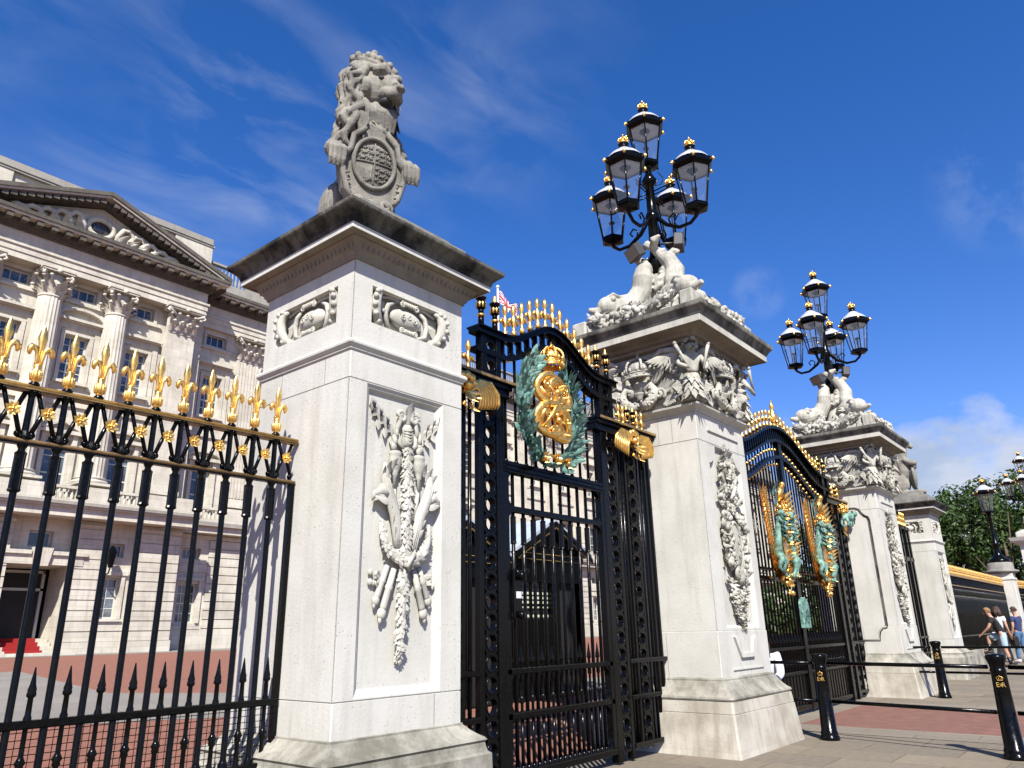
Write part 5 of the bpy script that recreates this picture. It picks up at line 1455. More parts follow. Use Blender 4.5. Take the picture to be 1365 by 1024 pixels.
# ------------------------------------------------------------------ small gate with the gilt cipher and laurel wreath
def arch_pts(f, x0, x1, n): return [(x0+(x1-x0)*i/n, f(x0+(x1-x0)*i/n)) for i in range(n+1)]
def post_finial_mesh():
    mb = MB(); mb.mi = 0
    mb.lathe((0,0,0), [(.055,0),(.055,.02)], 12); 
    mb.lathe((0,0,.035), [(.032,0),(.030,.10)], 12)
    mb.lathe((0,0,.155), [(.030,0),(.028,.06)], 12)
    for k in range(8):
        a = 2*pi*k/8; mb.ball((.036*math.cos(a),.036*math.sin(a),.255), (.02,.02,.042), 6, 5)
    mb.lathe((0,0,.30), [(.03,0),(.055,.02),(.058,.035),(.03,.05)], 12)
    mb.mi = 1
    mb.lathe((0,0,.018), [(.056,0),(.058,.01),(.034,.02)], 12); mb.lathe((0,0,.13), [(.034,0),(.044,.012),(.034,.026)], 12)
    for k in range(8):
        a = 2*pi*(k+.5)/8; mb.ball((.04*math.cos(a),.04*math.sin(a),.255), (.018,.018,.036), 6, 5)
    mb.lathe((0,0,.345), [(.04,0),(.03,.02),(.014,.045),(.02,.06),(.004,.09)], 10)
    return mesh_from(mb, 'post_finial', [M['black'], M['gold']])
POSTF = post_finial_mesh()
def cross_finial_mesh():
    mb = MB()
    mb.lathe((0,0,0), [(.02,0),(.034,.02),(.034,.05),(.02,.07),(.018,.12),(.028,.14),(.026,.20),(.014,.225),(.018,.25),(.03,.29),(.026,.33),(.004,.37)], 10)
    for s_ in (-1, 1):
        mb.tube([(s_*.01,0,.12),(s_*.03,0,.175),(s_*.055,0,.185),(s_*.068,0,.165),(s_*.06,0,.145)], [.012,.018,.022,.02,.012], 8)
    return mesh_from(mb, 'finial', [M['gold']])
XFIN = cross_finial_mesh()
def gbar(r, z0, z1, sleeve=None):
    mb = MB(); mb.lathe((0,0,0), [(r,0),(r,z1-z0)], 10)
    if sleeve: flute(mb, 0, 0, sleeve[0]-z0, sleeve[1]-z0, r*1.55)
    mb.lathe((0,0,0), [(r*1.5,0),(r*1.5,.015),(r,.03)], 10, cap=False)
    return mesh_from(mb, 'bar', [M['black']])
def gilt_foliage(mb, cx, y, z, s=1.0, rn=None):
    # winged acanthus swag that hangs below a gate shelf
    for s_ in (-1, 1):
        for k in range(8):
            t = k/7
            mb.tube([(cx+s_*.03*s,y-.02,z+(-.04+.05*t)*s),(cx+s_*(.07+.05*t)*s,y-.05,z+(.02+.07*t)*s),(cx+s_*(.11+.13*t)*s,y-.055,z+(.015+.075*t)*s),(cx+s_*(.13+.20*t)*s,y-.05,z+(-.04+.06*t)*s),(cx+s_*(.13+.22*t)*s,y-.04,z+(-.11+.06*t)*s),(cx+s_*(.115+.22*t)*s,y-.03,z+(-.14+.05*t)*s)], [.010,.017,.021,.021,.016,.007], 7)
    for k in range(5):
        a = pi*.15+pi*.7*k/4; mb.ball((cx+.09*s*math.cos(a),y-.04,z+.09*s*math.sin(a)+.02), (.036*s,.03,.036*s), 7, 6)
    mb.ball((cx,y-.05,z+.03), .035*s, 8, 6)
    for k in range(7):
        a = -pi*.95+pi*.9*k/6; mb.leaf((cx,y-.03,z-.02), (math.cos(a),-.3,math.sin(a)), (0,-1,0), .13*s, .06, .35)
    for s_ in (-1, 1):
        mb.leaf((cx+s_*.03,y-.04,z-.10*s), (s_*.5,-.3,-1), (0,-1,0), .11*s, .06, .4)
        mb.ball((cx+s_*.05,y-.05,z-.12*s), .02, 6, 5)
G1 = thing('wreath_gate', 'small black iron gate with a gilt cipher in a green wreath, beside the lion pier', 'gate', (6.19, YP, 0))
def g1(name, mb, mat, parent=None): return obj(name, mb, mat, parent or G1)
cx = 6.19; xa, xb = 4.185, 8.19
P1L, P1R = (5.01, 5.30), (7.08, 7.37)
def pierced_stile(parent_fn, x0, x1, zlo, zhi, plate=True, pitch=.165):
    mb = MB(); y0, y1 = YP-.03, YP+.03
    n = int((zhi-zlo)/pitch); p = (zhi-zlo)/n; r = min((x1-x0)*.36, .062)
    for i in range(n): mb.pierced(x0, x1, zlo+i*p, zlo+(i+1)*p, y0, y1, r)
    return parent_fn('pierced_stile', mb, M['black'])
def solid(parent_fn, name, x0, x1, z0, z1, dy=.035, b=.006):
    mb = MB(); mb.bbox(x0, x1, YP-dy, YP+dy, z0, z1, b); return parent_fn(name, mb, M['black'])
for (x0, x1, inner) in ((4.98, 5.04, 0), (5.22, 5.33, 1), (7.05, 7.16, 1), (7.34, 7.40, 0)):
    solid(g1, 'post', x0, x1, .02, 3.66, .045 if inner else .035)
pierced_stile(g1, 5.045, 5.215, .10, 3.55); pierced_stile(g1, 7.165, 7.335, .10, 3.55)
pierced_stile(g1, 4.60, 4.76, .10, 3.5); pierced_stile(g1, 7.62, 7.78, .10, 3.5)
for x in (4.22, 4.57, 4.79, 7.59, 7.81, 8.05, 8.15): solid(g1, 'post', x-.02, x+.02, .10, 3.5, .025)
SB = gbar(.019, .13, 3.5)
for x in (4.33, 4.46, 4.88, 7.46, 7.53, 7.88, 7.97): obj('bar', SB, None, G1, loc=(x-cx, 0, .13))
for (a, b) in ((xa-.02, 4.985), (7.395, 8.245)):
    for z, h in ((.955,.045), (.59,.045), (.115,.05)):
        solid(g1, 'side_rail', a if z < .9 or a > 5 else a, (b if z > .9 or b < 6 else 8.0), z, z+h, .045)
# shelves with gilt edge
for (a, b) in ((xa, 5.44), (6.94, 8.285)):
    mb = MB(); mb.bbox(a, b, YP-.13, YP+.13, 3.625, 3.665, .008); mb.bbox(a+.0, b-.03, YP-.10, YP+.10, 3.58, 3.6249, .008); mb.bbox(a, b-.05, YP-.07, YP+.07, 3.50, 3.5799, .008)
    sh = g1('shelf', mb, M['black'])
    mb = MB(); mb.box(a+.002, b+.004, YP-.137, YP-.128, 3.632, 3.66); g1('shelf_gilt_edge', mb, M['brownrail'], sh)
    mb = MB(); c_ = (a+b)/2+(-.13 if a < 5 else -.0); gilt_foliage(mb, c_, YP-.12, 3.43, 1.25); g1('gilt_foliage', mb, M['gold'])
for x in (4.30, 4.42, 4.55, 4.70, 4.86): obj('finial', XFIN, None, G1, loc=(x-cx, 0, 3.66), scale=(1,1,.95))
for x in (7.55, 7.65, 7.98, 8.10): obj('finial', XFIN, None, G1, loc=(x-cx, 0, 3.66), scale=(.9,.9,.8))
for x in (7.74, 7.89): obj('post_finial', POSTF, None, G1, loc=(x-cx, 0, 3.66), scale=(.8,.8,.72))
# curved head
ft = lambda x: 4.165+.325*(.5+.5*math.cos(pi*min(1, abs(x-cx)/.87)))
fb = lambda x: ft(x)-.235
fo = lambda x: ft(x) if abs(x-cx) < .87 else 4.165
X0, X1 = 4.94, 7.44
mb = MB(); T = arch_pts(fo, X0, X1, 60)
mb.ribbon(T, [(x,z-.055) for x, z in T], YP-.07, YP+.07); mb.ribbon([(x,z+.018) for x, z in T], [(x,z+.0) for x, z in T], YP-.095, YP+.095)
T2 = [(x, fo(x)-.235) for x, z in T]
mb.ribbon([(x,z+.035) for x, z in T2], [(x,z-.02) for x, z in T2], YP-.05, YP+.05)
g1('curved_head', mb, M['black'])
mb = MB()
for i in range(13):
    x = 5.36+(7.02-5.36)*i/12; z = ft(x)
    mb.box(x-.013, x+.013, YP-.03, YP+.03, z-.21, z-.05)
    if i < 12:
        xc = x+(7.02-5.36)/24; zc = ft(xc)-.125; mb.tube([(xc+.058*math.cos(a), YP, zc+.072*math.sin(a)) for a in [2*pi*k/16 for k in range(16)]], .014, 6, closed=True)
g1('head_rings', mb, M['black'])
for (a, b) in (P1L, P1R):
    solid(g1, 'head_post', a, a+.075, 3.665, 4.12, .045); solid(g1, 'head_post', b-.075, b, 3.665, 4.12, .045)
    for k in range(2): 
        mb = MB(); mb.pierced(a+.0755, b-.0755, 3.70+.20*k, 3.90+.20*k, YP-.03, YP+.03, .052); g1('head_ring_panel', mb, M['black'])
    for q in (a+.04, b-.04): obj('post_finial', POSTF, None, G1, loc=(q-cx, 0, 4.18))
for i in range(12):
    x = 5.42+(6.96-5.42)*i/11; obj('finial', XFIN, None, G1, loc=(x-cx, 0, ft(x)+.015), scale=(1.02,1.02,1.02))
# the leaf of the gate
for z, h, d in ((2.775,.11,.05),(2.40,.055,.035),(.945,.05,.04),(.575,.055,.04),(.10,.06,.045)):
    solid(g1, 'leaf_rail', 5.33, 7.05, z, z+h, d)
mb = MB(); mb.box(5.33,7.05,YP-.065,YP-.0505,2.80,2.83); mb.box(5.33,7.05,YP-.065,YP-.0505,2.845,2.865); g1('rail_moulding', mb, M['black'])
for x0, x1 in ((5.331, 5.395), (6.985, 7.049)): solid(g1, 'leaf_stile', x0, x1, .16, 2.774, .04)
def fillet(x, z, sx, sz, r=.09, n=6):
    q = [(x,z)]+[(x+sx*r*(1-math.sin(pi/2*i/n)), z+sz*r*(1-math.cos(pi/2*i/n))) for i in range(n+1)]
    mb = MB(); mb.prism(q, YP-.028, YP+.028); g1('corner_fillet', mb, M['black'])
for (z, sz) in ((2.40,-1),(2.456,1),(2.774,-1),(.945,-1),(.631,1),(.575,-1),(.161,1)):
    for x, sx in ((5.396,1),(6.984,-1)): fillet(x, z, sx, sz)
BX = [5.49+.156*i for i in range(10)]
LB = gbar(.0185, .16, 2.774, (2.10, 2.36)); UB = gbar(.016, 2.886, 3.86); SHB = gbar(.0165, .16, .575)
for i, x in enumerate(BX):
    obj('bar', LB, None, G1, loc=(x-cx, 0, .16))
    xm = x+.078
    if i < 9:
        obj('bar', SHB, None, G1, loc=(xm-cx, 0, .16)); 
    obj('spike', SPIKE, None, G1, loc=(xm-cx if i < 9 else BX[0]-.078-cx, 0, .56), scale=(1,1,1))
for i in range(11):
    x = 5.40+(6.98-5.40)*i/10
    z1 = fo(x)-.25
    obj('bar', gbar(.016, 2.886, z1), None, G1, loc=(x-cx, 0, 2.886))
mb = MB()
mb.lathe((5.46,YP-.07,1.78), [(.02,0),(.035,.02),(.03,.06),(.02,.08)], 10); mb.bbox(5.40,5.52,YP-.075,YP-.04,1.42,1.86,.008)
mb.ball((5.47,YP-.11,1.80), .045, 9, 7); mb.tube([(5.47,YP-.09,1.8),(5.53,YP-.12,1.83),(5.56,YP-.11,1.86)], .018, 7); mb.ball((5.47,YP-.10,1.45), .04, 9, 7)
lk = g1('lock', mb, M['black'])
mb = MB(); mb.box(5.425,5.50,YP-.0775,YP-.0755,1.60,1.66); g1('lock_label', mb, M['white'], lk)
# wreath
rn = random.Random(21); mb = MB(); wc = (5.99, 3.50); yw = YP-.10
for s_ in (-1, 1):
    n = 52
    for i in range(n):
        t = i/(n-1); a = -pi/2+s_*(.25+2.35*t); ex, ez = .455, .575
        px, pz = wc[0]+ex*math.cos(a), wc[1]+ez*math.sin(a)
        tx, tz = -s_*-ex*math.sin(a)*-1, 0
        tan = Vector((-ex*math.sin(a)*s_, 0, ez*math.cos(a)*s_)).normalized(); nor = Vector((math.cos(a),0,math.sin(a)))
        for q in range(3):
            o_ = rn.uniform(-.7,1.0)
            d = tan*1.0+nor*o_+Vector((0,-rn.uniform(-.1,.9),0))
            mb.leaf((px+nor.x*o_*.05, yw-rn.random()*.05, pz+nor.z*o_*.05), d, (nor.x*.2,-1,nor.z*.2), rn.uniform(.11,.18), rn.uniform(.055,.09), rn.uniform(-.15,.45), 5, .75)
        if i % 5 == 0: mb.ball((px,yw-.05,pz), .018, 6, 5)
    mb.tube([(wc[0]+.455*math.cos(-pi/2+s_*2.6*i/20), yw, wc[1]+.575*math.sin(-pi/2+s_*2.6*i/20)) for i in range(21)], .03, 6)
wr = g1('laurel_wreath', mb, M['verd'])
mb = MB()
for k in range(3):
    x = wc[0]-.2+.2*k; z = 2.96+(.02 if k == 1 else .0)
    for q in range(6):
        a = 2*pi*q/6; mb.leaf((x,yw-.06,z), (math.cos(a),-.4,math.sin(a)), (0,-1,0), .085, .06, .4)
    mb.ball((x,yw-.09,z), .02, 6, 5)
mb.tube([(wc[0]-.22,yw-.05,2.93),(wc[0]-.1,yw-.09,3.0),(wc[0]+.05,yw-.09,2.95),(wc[0]+.2,yw-.05,2.99)], .016, 6)
g1('gilt_ribbon', mb, M['gold'], wr)
# interlaced cipher
mb = MB(); mb.M = Matrix.Translation((wc[0],0,3.52)) @ Matrix.Diagonal((1.12,1,.95,1)) @ Matrix.Translation((-wc[0],0,-3.55)); yc = YP-.17
def ring(cx_, cz_, rx, rz, r, tilt=0, a0=0, a1=2*pi, n=30, y=yc):
    pts = []
    for i in range(n+1):
        a = a0+(a1-a0)*i/n; x, z = rx*math.cos(a), rz*math.sin(a)
        pts.append((cx_+x*math.cos(tilt)-z*math.sin(tilt), y-.03*math.sin(2*a+cx_*40), cz_+x*math.sin(tilt)+z*math.cos(tilt)))
    mb.tube(pts, r, 8)
for (a, b, ph) in ((-.06,3.75,.6),(.07,3.73,2.2)):
    ring(wc[0]+a, b, .165, .165, .042, .2); ring(wc[0]+a, b+.01, .105, .11, .028, -.3, ph, ph+5)
for (a, b, ph) in ((-.085,3.40,1.0),(.085,3.37,3.4)):
    ring(wc[0]+a, b, .17, .17, .042, -.2); ring(wc[0]+a, b, .11, .12, .028, .3, ph, ph+5)
for s_ in (-1, 1):
    mb.tube([(wc[0]-s_*.16,yc-.02,3.84),(wc[0]-s_*.04,yc-.06,3.70),(wc[0]+s_*.02,yc-.05,3.56),(wc[0]+s_*.10,yc-.06,3.44),(wc[0]+s_*.19,yc-.02,3.30)], [.014,.018,.021,.018,.013], 8)
    for k in range(4): mb.tube([(p[0],p[1],p[2]) for p in spiral(wc[0]+s_*(.05+.09*(k % 2)), 3.28+.17*k, .05, 1.3, s_, k*1.4, yc-.04)], .014, 6)
    for k in range(5): mb.leaf((wc[0]+s_*.06,yc-.02,3.3+.12*k), (s_*1,-.3,.3*(k-2)), (0,-1,0), .12, .05, .4)
    mb.ball((wc[0]+s_*.16,yc-.04,3.56), .028, 8, 6)
mb.ball((wc[0],yc-.06,3.72), .035, 8, 6); mb.ball((wc[0],yc-.06,3.40), .035, 8, 6)
g1('gilt_cipher', mb, M['gold'])
mb = MB(); crown(mb, wc[0]+.02, YP-.15, 3.98, .27, .28, .9); g1('gilt_crown', mb, M['gold'])
# pier bracket
mb = MB(); mb.prism([(8.0,3.50),(8.22,3.50),(8.06,3.38),(8.0,3.2)], YP-.03, YP+.03); g1('bracket', mb, M['black'])

# ------------------------------------------------------------------ tall central gate
GC = 12.857
G2 = thing('central_gate', 'tall arched black gates with gilt and green coats of arms between the two lamp piers', 'gate', (GC, YP, 0))
def g2(name, mb, mat, parent=None): return obj(name, mb, mat, parent or G2)
def s2(name, x0, x1, z0, z1, dy=.04, b=.006):
    mb = MB(); mb.bbox(x0, x1, YP-dy, YP+dy, z0, z1, b); return g2(name, mb, M['black'])
HW = 2.13
f2 = lambda x: 4.10+.57*(.5+.5*math.cos(pi*min(1, abs(x-GC)/2.12)))
mb = MB(); T = arch_pts(f2, GC-HW-.35, GC+HW+.35, 80)
for off, h, d in ((0,.05,.09),(-.24,.05,.07)):
    mb.ribbon([(x,z+off) for x, z in T], [(x,z+off-h) for x, z in T], YP-d, YP+d)
Ti = [(x, z) for x, z in T if abs(x-GC) < HW]
mb.ribbon([(x,z-.62+.10*(1-abs(x-GC)/HW)) for x, z in Ti], [(x,z-.68+.10*(1-abs(x-GC)/HW)) for x, z in Ti], YP-.06, YP+.06)
g2('curved_head', mb, M['black'])
mb = MB(); n = 44
for i in range(n+1):
    x = GC-HW+2*HW*i/n; z = f2(x); mb.box(x-.014, x+.014, YP-.03, YP+.03, z-.235, z-.04)
    if i < n: xc = x+HW/n; zz = f2(xc)-.11; mb.tube([(xc-.034,YP,zz-.06),(xc-.03,YP,zz+.02),(xc,YP,zz+.055),(xc+.03,YP,zz+.02),(xc+.034,YP,zz-.06)], .012, 5)
g2('head_arcade', mb, M['black'])
for i in range(25):
    x = GC-2.0+4.0*i/24
    if abs(x-GC) < .1: continue
    obj('finial', XFIN, None, G2, loc=(x-GC, 0, f2(x)), scale=(.95,.95,.85))
mb = MB(); mb.lathe((GC,YP,4.67), [(.05,0),(.06,.05),(.04,.1),(.07,.16),(.075,.22),(.04,.28),(.03,.36),(.05,.4),(.02,.45),(.006,.53)], 12)
for k in range(6): mb.leaf((GC,YP,4.75), (math.cos(k),math.sin(k),.6), (0,0,1), .12, .06, -.3)
g2('crest_finial', mb, M['gold'])
for s_ in (-1, 1):
    for x in (GC+s_*2.12, GC+s_*2.42):
        s2('post', x-.06, x+.06, .02, 4.08, .06); obj('post_finial', POSTF, None, G2, loc=(x-GC, 0, 4.09), scale=(1,1,.95))
    xs_ = sorted((GC+s_*2.19, GC+s_*2.35)); pierced_stile(g2, xs_[0], xs_[1], .1, 4.0)
    # side panels under a shelf
    a, b = sorted((GC+s_*2.48, GC+s_*3.23))
    for q in (a+.03, (a+b)/2, b-.03): s2('post', q-.025, q+.025, .05, 3.55, .03)
    pierced_stile(g2, a+.06, a+.20, .1, 3.5); pierced_stile(g2, b-.22, b-.08, .1, 3.5)
    for z in (.955,.575,.10): s2('side_rail', a, b, z, z+.05, .045)
    a2, b2 = sorted((GC+s_*2.05, GC+s_*3.40))
    mb = MB(); mb.bbox(a2, b2, YP-.14, YP+.14, 3.66, 3.70, .008); mb.bbox(a2, b2, YP-.1, YP+.1, 3.56, 3.6599, .008); sh = g2('shelf', mb, M['black'])
    mb = MB(); mb.box(a2, b2, YP-.146, YP-.1405, 3.665, 3.695); g2('shelf_gilt_edge', mb, M['brownrail'], sh)
    for k in range(4):
        x = GC+s_*(2.60+.17*k); obj('finial' if k % 2 else 'post_finial', XFIN if k % 2 else POSTF, None, G2, loc=(x-GC, 0, 3.70), scale=(.9,.9,.8))
    # green beast with gilt scroll and crown
    mb = MB(); xc = GC+s_*2.85; y = YP-.16
    mb.tube([(xc-.22,y,3.28),(xc-.08,y-.05,3.34),(xc+.06,y-.06,3.32),(xc+.16,y-.06,3.38),(xc+.24,y-.08,3.41)], [.03,.075,.085,.065,.05], 9)
    mb.ball((xc+.28,y-.1,3.42), (.075,.06,.06), 9, 7)
    for (dx, dz) in ((-.15,-.16),(-.02,-.17),(.12,-.14),(.22,-.06)): mb.tube([(xc+dx,y-.05,3.32),(xc+dx+.05,y-.08,3.32+dz*.6),(xc+dx+.02,y-.07,3.32+dz)], [.04,.028,.022], 7)
    mb.tube([(xc-.22,y,3.28),(xc-.3,y,3.2),(xc-.24,y,3.12),(xc-.18,y,3.16)], [.02,.022,.02,.03], 7)
    for k in range(10): mb.leaf((xc+.22,y-.06,3.44-.02*k), (-.6,-.4,.4-.1*k), (0,-1,0), .10, .05, .3)
    g2('green_beast', mb, M['verd'])
    mb = MB(); crown(mb, xc, YP-.14, 3.44, .22, .2, .8)
    for k in range(9): mb.leaf((xc-.05,YP-.12,3.3), (math.cos(pi*.35+pi*.3*k/3),-.2,math.sin(pi*.35+pi*.3*k/3)), (0,-1,0), .30, .06, .15)
    mb.tube([tuple(p) for p in spiral(xc, 3.12, .07, 1.3, s_, 0, YP-.13)], .018, 6); mb.leaf((xc,YP-.1,3.12), (0,-.2,-1), (0,-1,0), .2, .1, .2)
    g2('gilt_scroll_and_crown', mb, M['gold'])
# leaves of the gate
mb = MB(); mb.lathe((0,0,0), [(.017,-.022),(.028,-.009),(.028,.009),(.017,.022)], 8); COLL = mesh_from(mb, 'gilt_collar', [M['gold']])
s2('meeting_stile', GC-.07, GC+.07, .05, 4.40, .05)
for s_ in (-1, 1):
    a, b = sorted((GC+s_*.075, GC+s_*2.055))
    for z, h in ((1.98,.07),(2.14,.04),(.945,.05),(.575,.05),(.06,.07)): s2('leaf_rail', a, b, z, z+h, .04)
    n = 15
    for i in range(n):
        x = a+(b-a)*(i+.5)/n; zt = f2(x)-.26
        mb = MB(); mb.lathe((0,0,0), [(.017,0),(.017,zt-.13)], 8); br = obj('bar', mb, M['black'], G2, loc=(x-GC, 0, .13))
        for k in range(2):
            obj('gilt_collar', COLL, None, br, loc=(0, 0, zt-.13-.16-.26*k))
        if i < n-1: obj('spike', SPIKE, None, G2, loc=(x+(b-a)/n/2-GC, 0, .56), scale=(1,1,1.02))
mb = MB()
for s_ in (-1, 1):
    a, b = sorted((GC+s_*.08, GC+s_*2.05)); mb.box(a, b, YP-.005, YP+.005, .13, .573)
g2('kick_plate', mb, M['black'])
mb = MB(); mb.bbox(GC-.16, GC+.16, YP-.12, YP-.05, 1.26, 1.64, .012); mb.prism([(GC-.15,1.64),(GC+.15,1.64),(GC+.1,1.72),(GC,1.75),(GC-.1,1.72)], YP-.115, YP-.055)
for k in range(7): mb.leaf((GC-.1+.03*k,YP-.125,1.34+.05*(k % 4)), (rng.uniform(-1,1),-.3,1), (0,-1,0), .12, .05, .3)
g2('lock_box', mb, M['verd'])
# coats of arms on both leaves
def arms(xc):
    rn = random.Random(int(xc*10)); y = YP-.13
    gd = MB(); gr = MB()
    for s_ in (-1, 1):                                   # palm fronds spreading from the bottom
        sp = [(xc+s_*.03,y,1.98),(xc+s_*.26,y-.03,2.16),(xc+s_*.42,y-.06,2.50),(xc+s_*.48,y-.06,2.92),(xc+s_*.46,y-.03,3.30)]
        gd.tube(sp, [.035,.045,.042,.034,.014], 7)
        for i in range(40):
            t = i/39*3.98; j = min(int(t),3); c = Vector(sp[j]).lerp(Vector(sp[j+1]), t-j); d = (Vector(sp[j+1])-Vector(sp[j])).normalized()
            o_ = Vector((s_,0,0)); gd.leaf(c, d*.9+o_*.75+Vector((0,-.55 if i % 2 else -.1,0)), (0,-1,.2), .33-.07*t/4, .065, .06, 4, .6)
            gd.leaf(c, d*1.0-o_*.45+Vector((0,-.5,0)), (0,-1,.2), .17, .05, .06, 4, .6)
        # supporters, rearing
        x = xc+s_*.21
        gr.tube([(x+s_*.05,y-.06,2.30),(x+s_*.08,y-.10,2.43),(x+s_*.055,y-.12,2.58),(x+s_*.03,y-.14,2.72),(x+s_*.0,y-.16,2.86),(x-s_*.01,y-.17,2.95)], [.06,.08,.055,.068,.06,.045], 10)
        gr.ball((x-s_*.02,y-.19,3.0), (.06,.065,.065), 10, 8); gr.tube([(x-s_*.03,y-.21,2.99),(x-s_*.09,y-.24,2.955)], [.042,.026], 8)
        for k in range(34): gr.leaf((x+rn.uniform(-.06,.07),y-.17-rn.random()*.04,3.03-.011*k), (rn.uniform(-.8,.8)+s_*.3,-.5,-.9), (0,-1,0), .11, .05, .3)
        for (dz, ex, ez) in ((2.80,-.17,2.78),(2.70,-.16,2.58)): gr.tube([(x-s_*.02,y-.14,dz),(x+s_*(ex+.07),y-.20,dz-.05),(x+s_*ex,y-.20,ez)], [.045,.030,.022], 8); gr.ball((x+s_*ex,y-.21,ez), .032, 7, 5)
        for (kx, fx, kz) in ((.02,-.09,2.18),(.14,.05,2.22)): gr.tube([(x+s_*.07,y-.10,2.38),(x+s_*kx,y-.18,kz+.06),(x+s_*(kx+.03),y-.13,kz-.05),(x+s_*fx,y-.15,2.05)], [.075,.05,.03,.022], 8); gr.ball((x+s_*(fx-.02),y-.16,2.045), .032, 7, 5)
        gr.tube([(x+s_*.10,y-.06,2.34),(x+s_*.20,y-.06,2.36),(x+s_*.24,y-.08,2.50),(x+s_*.19,y-.08,2.60),(x+s_*.22,y-.08,2.70)], [.016,.016,.016,.018,.032], 7)
        gd.ball((x,y-.19,3.09), (.05,.05,.045), 8, 6)
        for k in range(7): gd.leaf((x+s_*.02,y-.08,2.05), (rn.uniform(-1,1),-.4,rn.uniform(-.2,1)), (0,-1,0), .14, .06, .4)
    gd.prism([(xc-.12,2.78),(xc-.13,2.5),(xc-.08,2.32),(xc,2.22),(xc+.08,2.32),(xc+.13,2.5),(xc+.12,2.78)][::-1], y-.14, y-.06)
    for k in range(26): gd.leaf((xc+rn.uniform(-.09,.09),y-.17,2.25+.03*k), (rn.uniform(-1,1),-.5,rn.uniform(-1,1)), (0,-1,0), .11, .055, .4)
    gr.lathe((xc,y-.12,2.80), [(.05,0),(.09,.04),(.10,.10),(.07,.17),(.03,.2)], 10)
    crown(gd, xc, y-.12, 2.98, .24, .25, .8)
    gd.tube([(xc-.08,y-.12,3.26),(xc-.02,y-.15,3.36),(xc+.06,y-.14,3.42),(xc+.10,y-.16,3.48)], [.035,.06,.055,.03], 9); gd.ball((xc+.11,y-.16,3.50), .05, 8, 6)
    for k in range(9): gr.leaf((xc-.10,y-.1,3.12), (-.6+.3*rn.random(),-.2,.9+.5*rn.random()), (0,-1,0), .28, .09, .25, 6, .6)
    for k in range(16):
        gd.leaf((xc+rn.uniform(-.05,.1),y-.12,2.95+.02*k), (rn.uniform(-1,1),-.4,rn.uniform(0,1)), (0,-1,0), .13, .07, .3)
    for k in range(5): gr.leaf((xc-.16,y-.1,3.3), (-.3+.4*rn.random(),-.2,1), (0,-1,0), .26, .09, .3, 6, .6)
    # tied rosette at the foot
    for k in range(16):
        a = 2*pi*rn.random(); gd.leaf((xc,y-.05,2.0), (math.cos(a),-.3,math.sin(a)-.3), (0,-1,0), .17, .07, .4)
    for k in range(22): gd.ball((xc+rn.uniform(-.10,.10),y-.07-rn.random()*.05,1.78+rn.random()*.26), rn.uniform(.025,.045), 7, 5)
    o = g2('gilt_palm_and_arms', gd, M['gold']); g2('green_supporters', gr, M['verd'], o)
arms(GC-.93); arms(GC+.93)

# ------------------------------------------------------------------ gate beyond the farther lamp pier, seen edge-on
G3 = thing('side_gate', 'dark iron gate seen edge-on between the farther lamp pier and the far small pier', 'gate', (19.5, YP, 0))
for x in (17.62, 17.9, 18.35, 20.65, 21.1, 21.4): 
    mb = MB(); mb.bbox(x-.05, x+.05, YP-.05, YP+.05, .02, 3.66, .006); obj('post', mb, M['black'], G3)
mb = MB()
for z, h in ((3.58,.08),(2.78,.1),(.95,.05),(.58,.05),(.1,.06)): mb.bbox(17.52, 21.5, YP-.05, YP+.05, z, z+h, .006)
obj('rails', mb, M['black'], G3)
LB3 = gbar(.018, .16, 3.6)
for i in range(14): obj('bar', LB3, None, G3, loc=(18.5+.155*i-19.5, 0, .16))
for i in range(9): obj('finial', XFIN, None, G3, loc=(17.6+.13*i-19.5, 0, 3.66))
for i in range(6): obj('finial', XFIN, None, G3, loc=(20.7+.13*i-19.5, 0, 3.66))
mb = MB(); gilt_foliage(mb, 17.85, YP-.12, 3.42, 1.1); obj('gilt_foliage', mb, M['gold'], G3)
mb = MB(); T = arch_pts(lambda x: 4.15+.3*(.5+.5*math.cos(pi*min(1,abs(x-19.5)/.9))), 18.3, 20.7, 30)
mb.ribbon(T, [(x,z-.24) for x, z in T], YP-.05, YP+.05); obj('curved_head', mb, M['black'], G3)
# ------------------------------------------------------------------ bollards and rails beside the carriageway
def text_mesh(s, size):
    cu = bpy.data.curves.new('txt', 'FONT'); cu.body = s; cu.size = size; cu.extrude = .0015; cu.align_x = 'CENTER'
    o = bpy.data.objects.new('txt', cu); COL.objects.link(o)
    dg = bpy.context.evaluated_depsgraph_get(); dg.update()
    me = bpy.data.meshes.new_from_object(o.evaluated_get(dg)); bpy.data.objects.remove(o)
    return me
def bollard_meshes():
    mb = MB()
    mb.lathe((0,0,0), [(.135,0),(.138,.02),(.132,.045),(.118,.052),(.122,.07),(.116,.095),(.108,.10),(.085,.80),(.088,.805),(.093,.815),(.088,.826),(.084,.83),(.083,.855),(.10,.90),(.112,.925),(.116,.94),(.114,.957),(.10,.968),(.03,.978)], 32)
    bo = mesh_from(mb, 'bollard', [M['black']])
    tx = text_mesh('E R', .062); t2 = text_mesh('II', .04)
    em = MB(); cr = MB()
    for me, dz in ((tx, 0), (t2, .005)):
        vs = [(v.co.x, -v.co.z, v.co.y+dz) for v in me.vertices]; em.add(vs, [list(p.vertices) for p in me.polygons])
    # crown over the letters
    em.box(-.024, .024, -.004, .002, .060, .068)
    em.tube([(-.024,-.002,.068),(-.03,-.002,.085),(-.012,-.003,.098),(0,-.003,.092),(.012,-.003,.098),(.03,-.002,.085),(.024,-.002,.068)], .0035, 5)
    em.ball((0,-.003,.104), .005, 6, 5); em.ball((-.012,-.002,.078), .004, 5, 4); em.ball((.012,-.002,.078), .004, 5, 4)
    bo.transform(Matrix.Diagonal((.83,.83,1,1)))
    return bo, mesh_from(em, 'royal_cipher', [M['gold']])
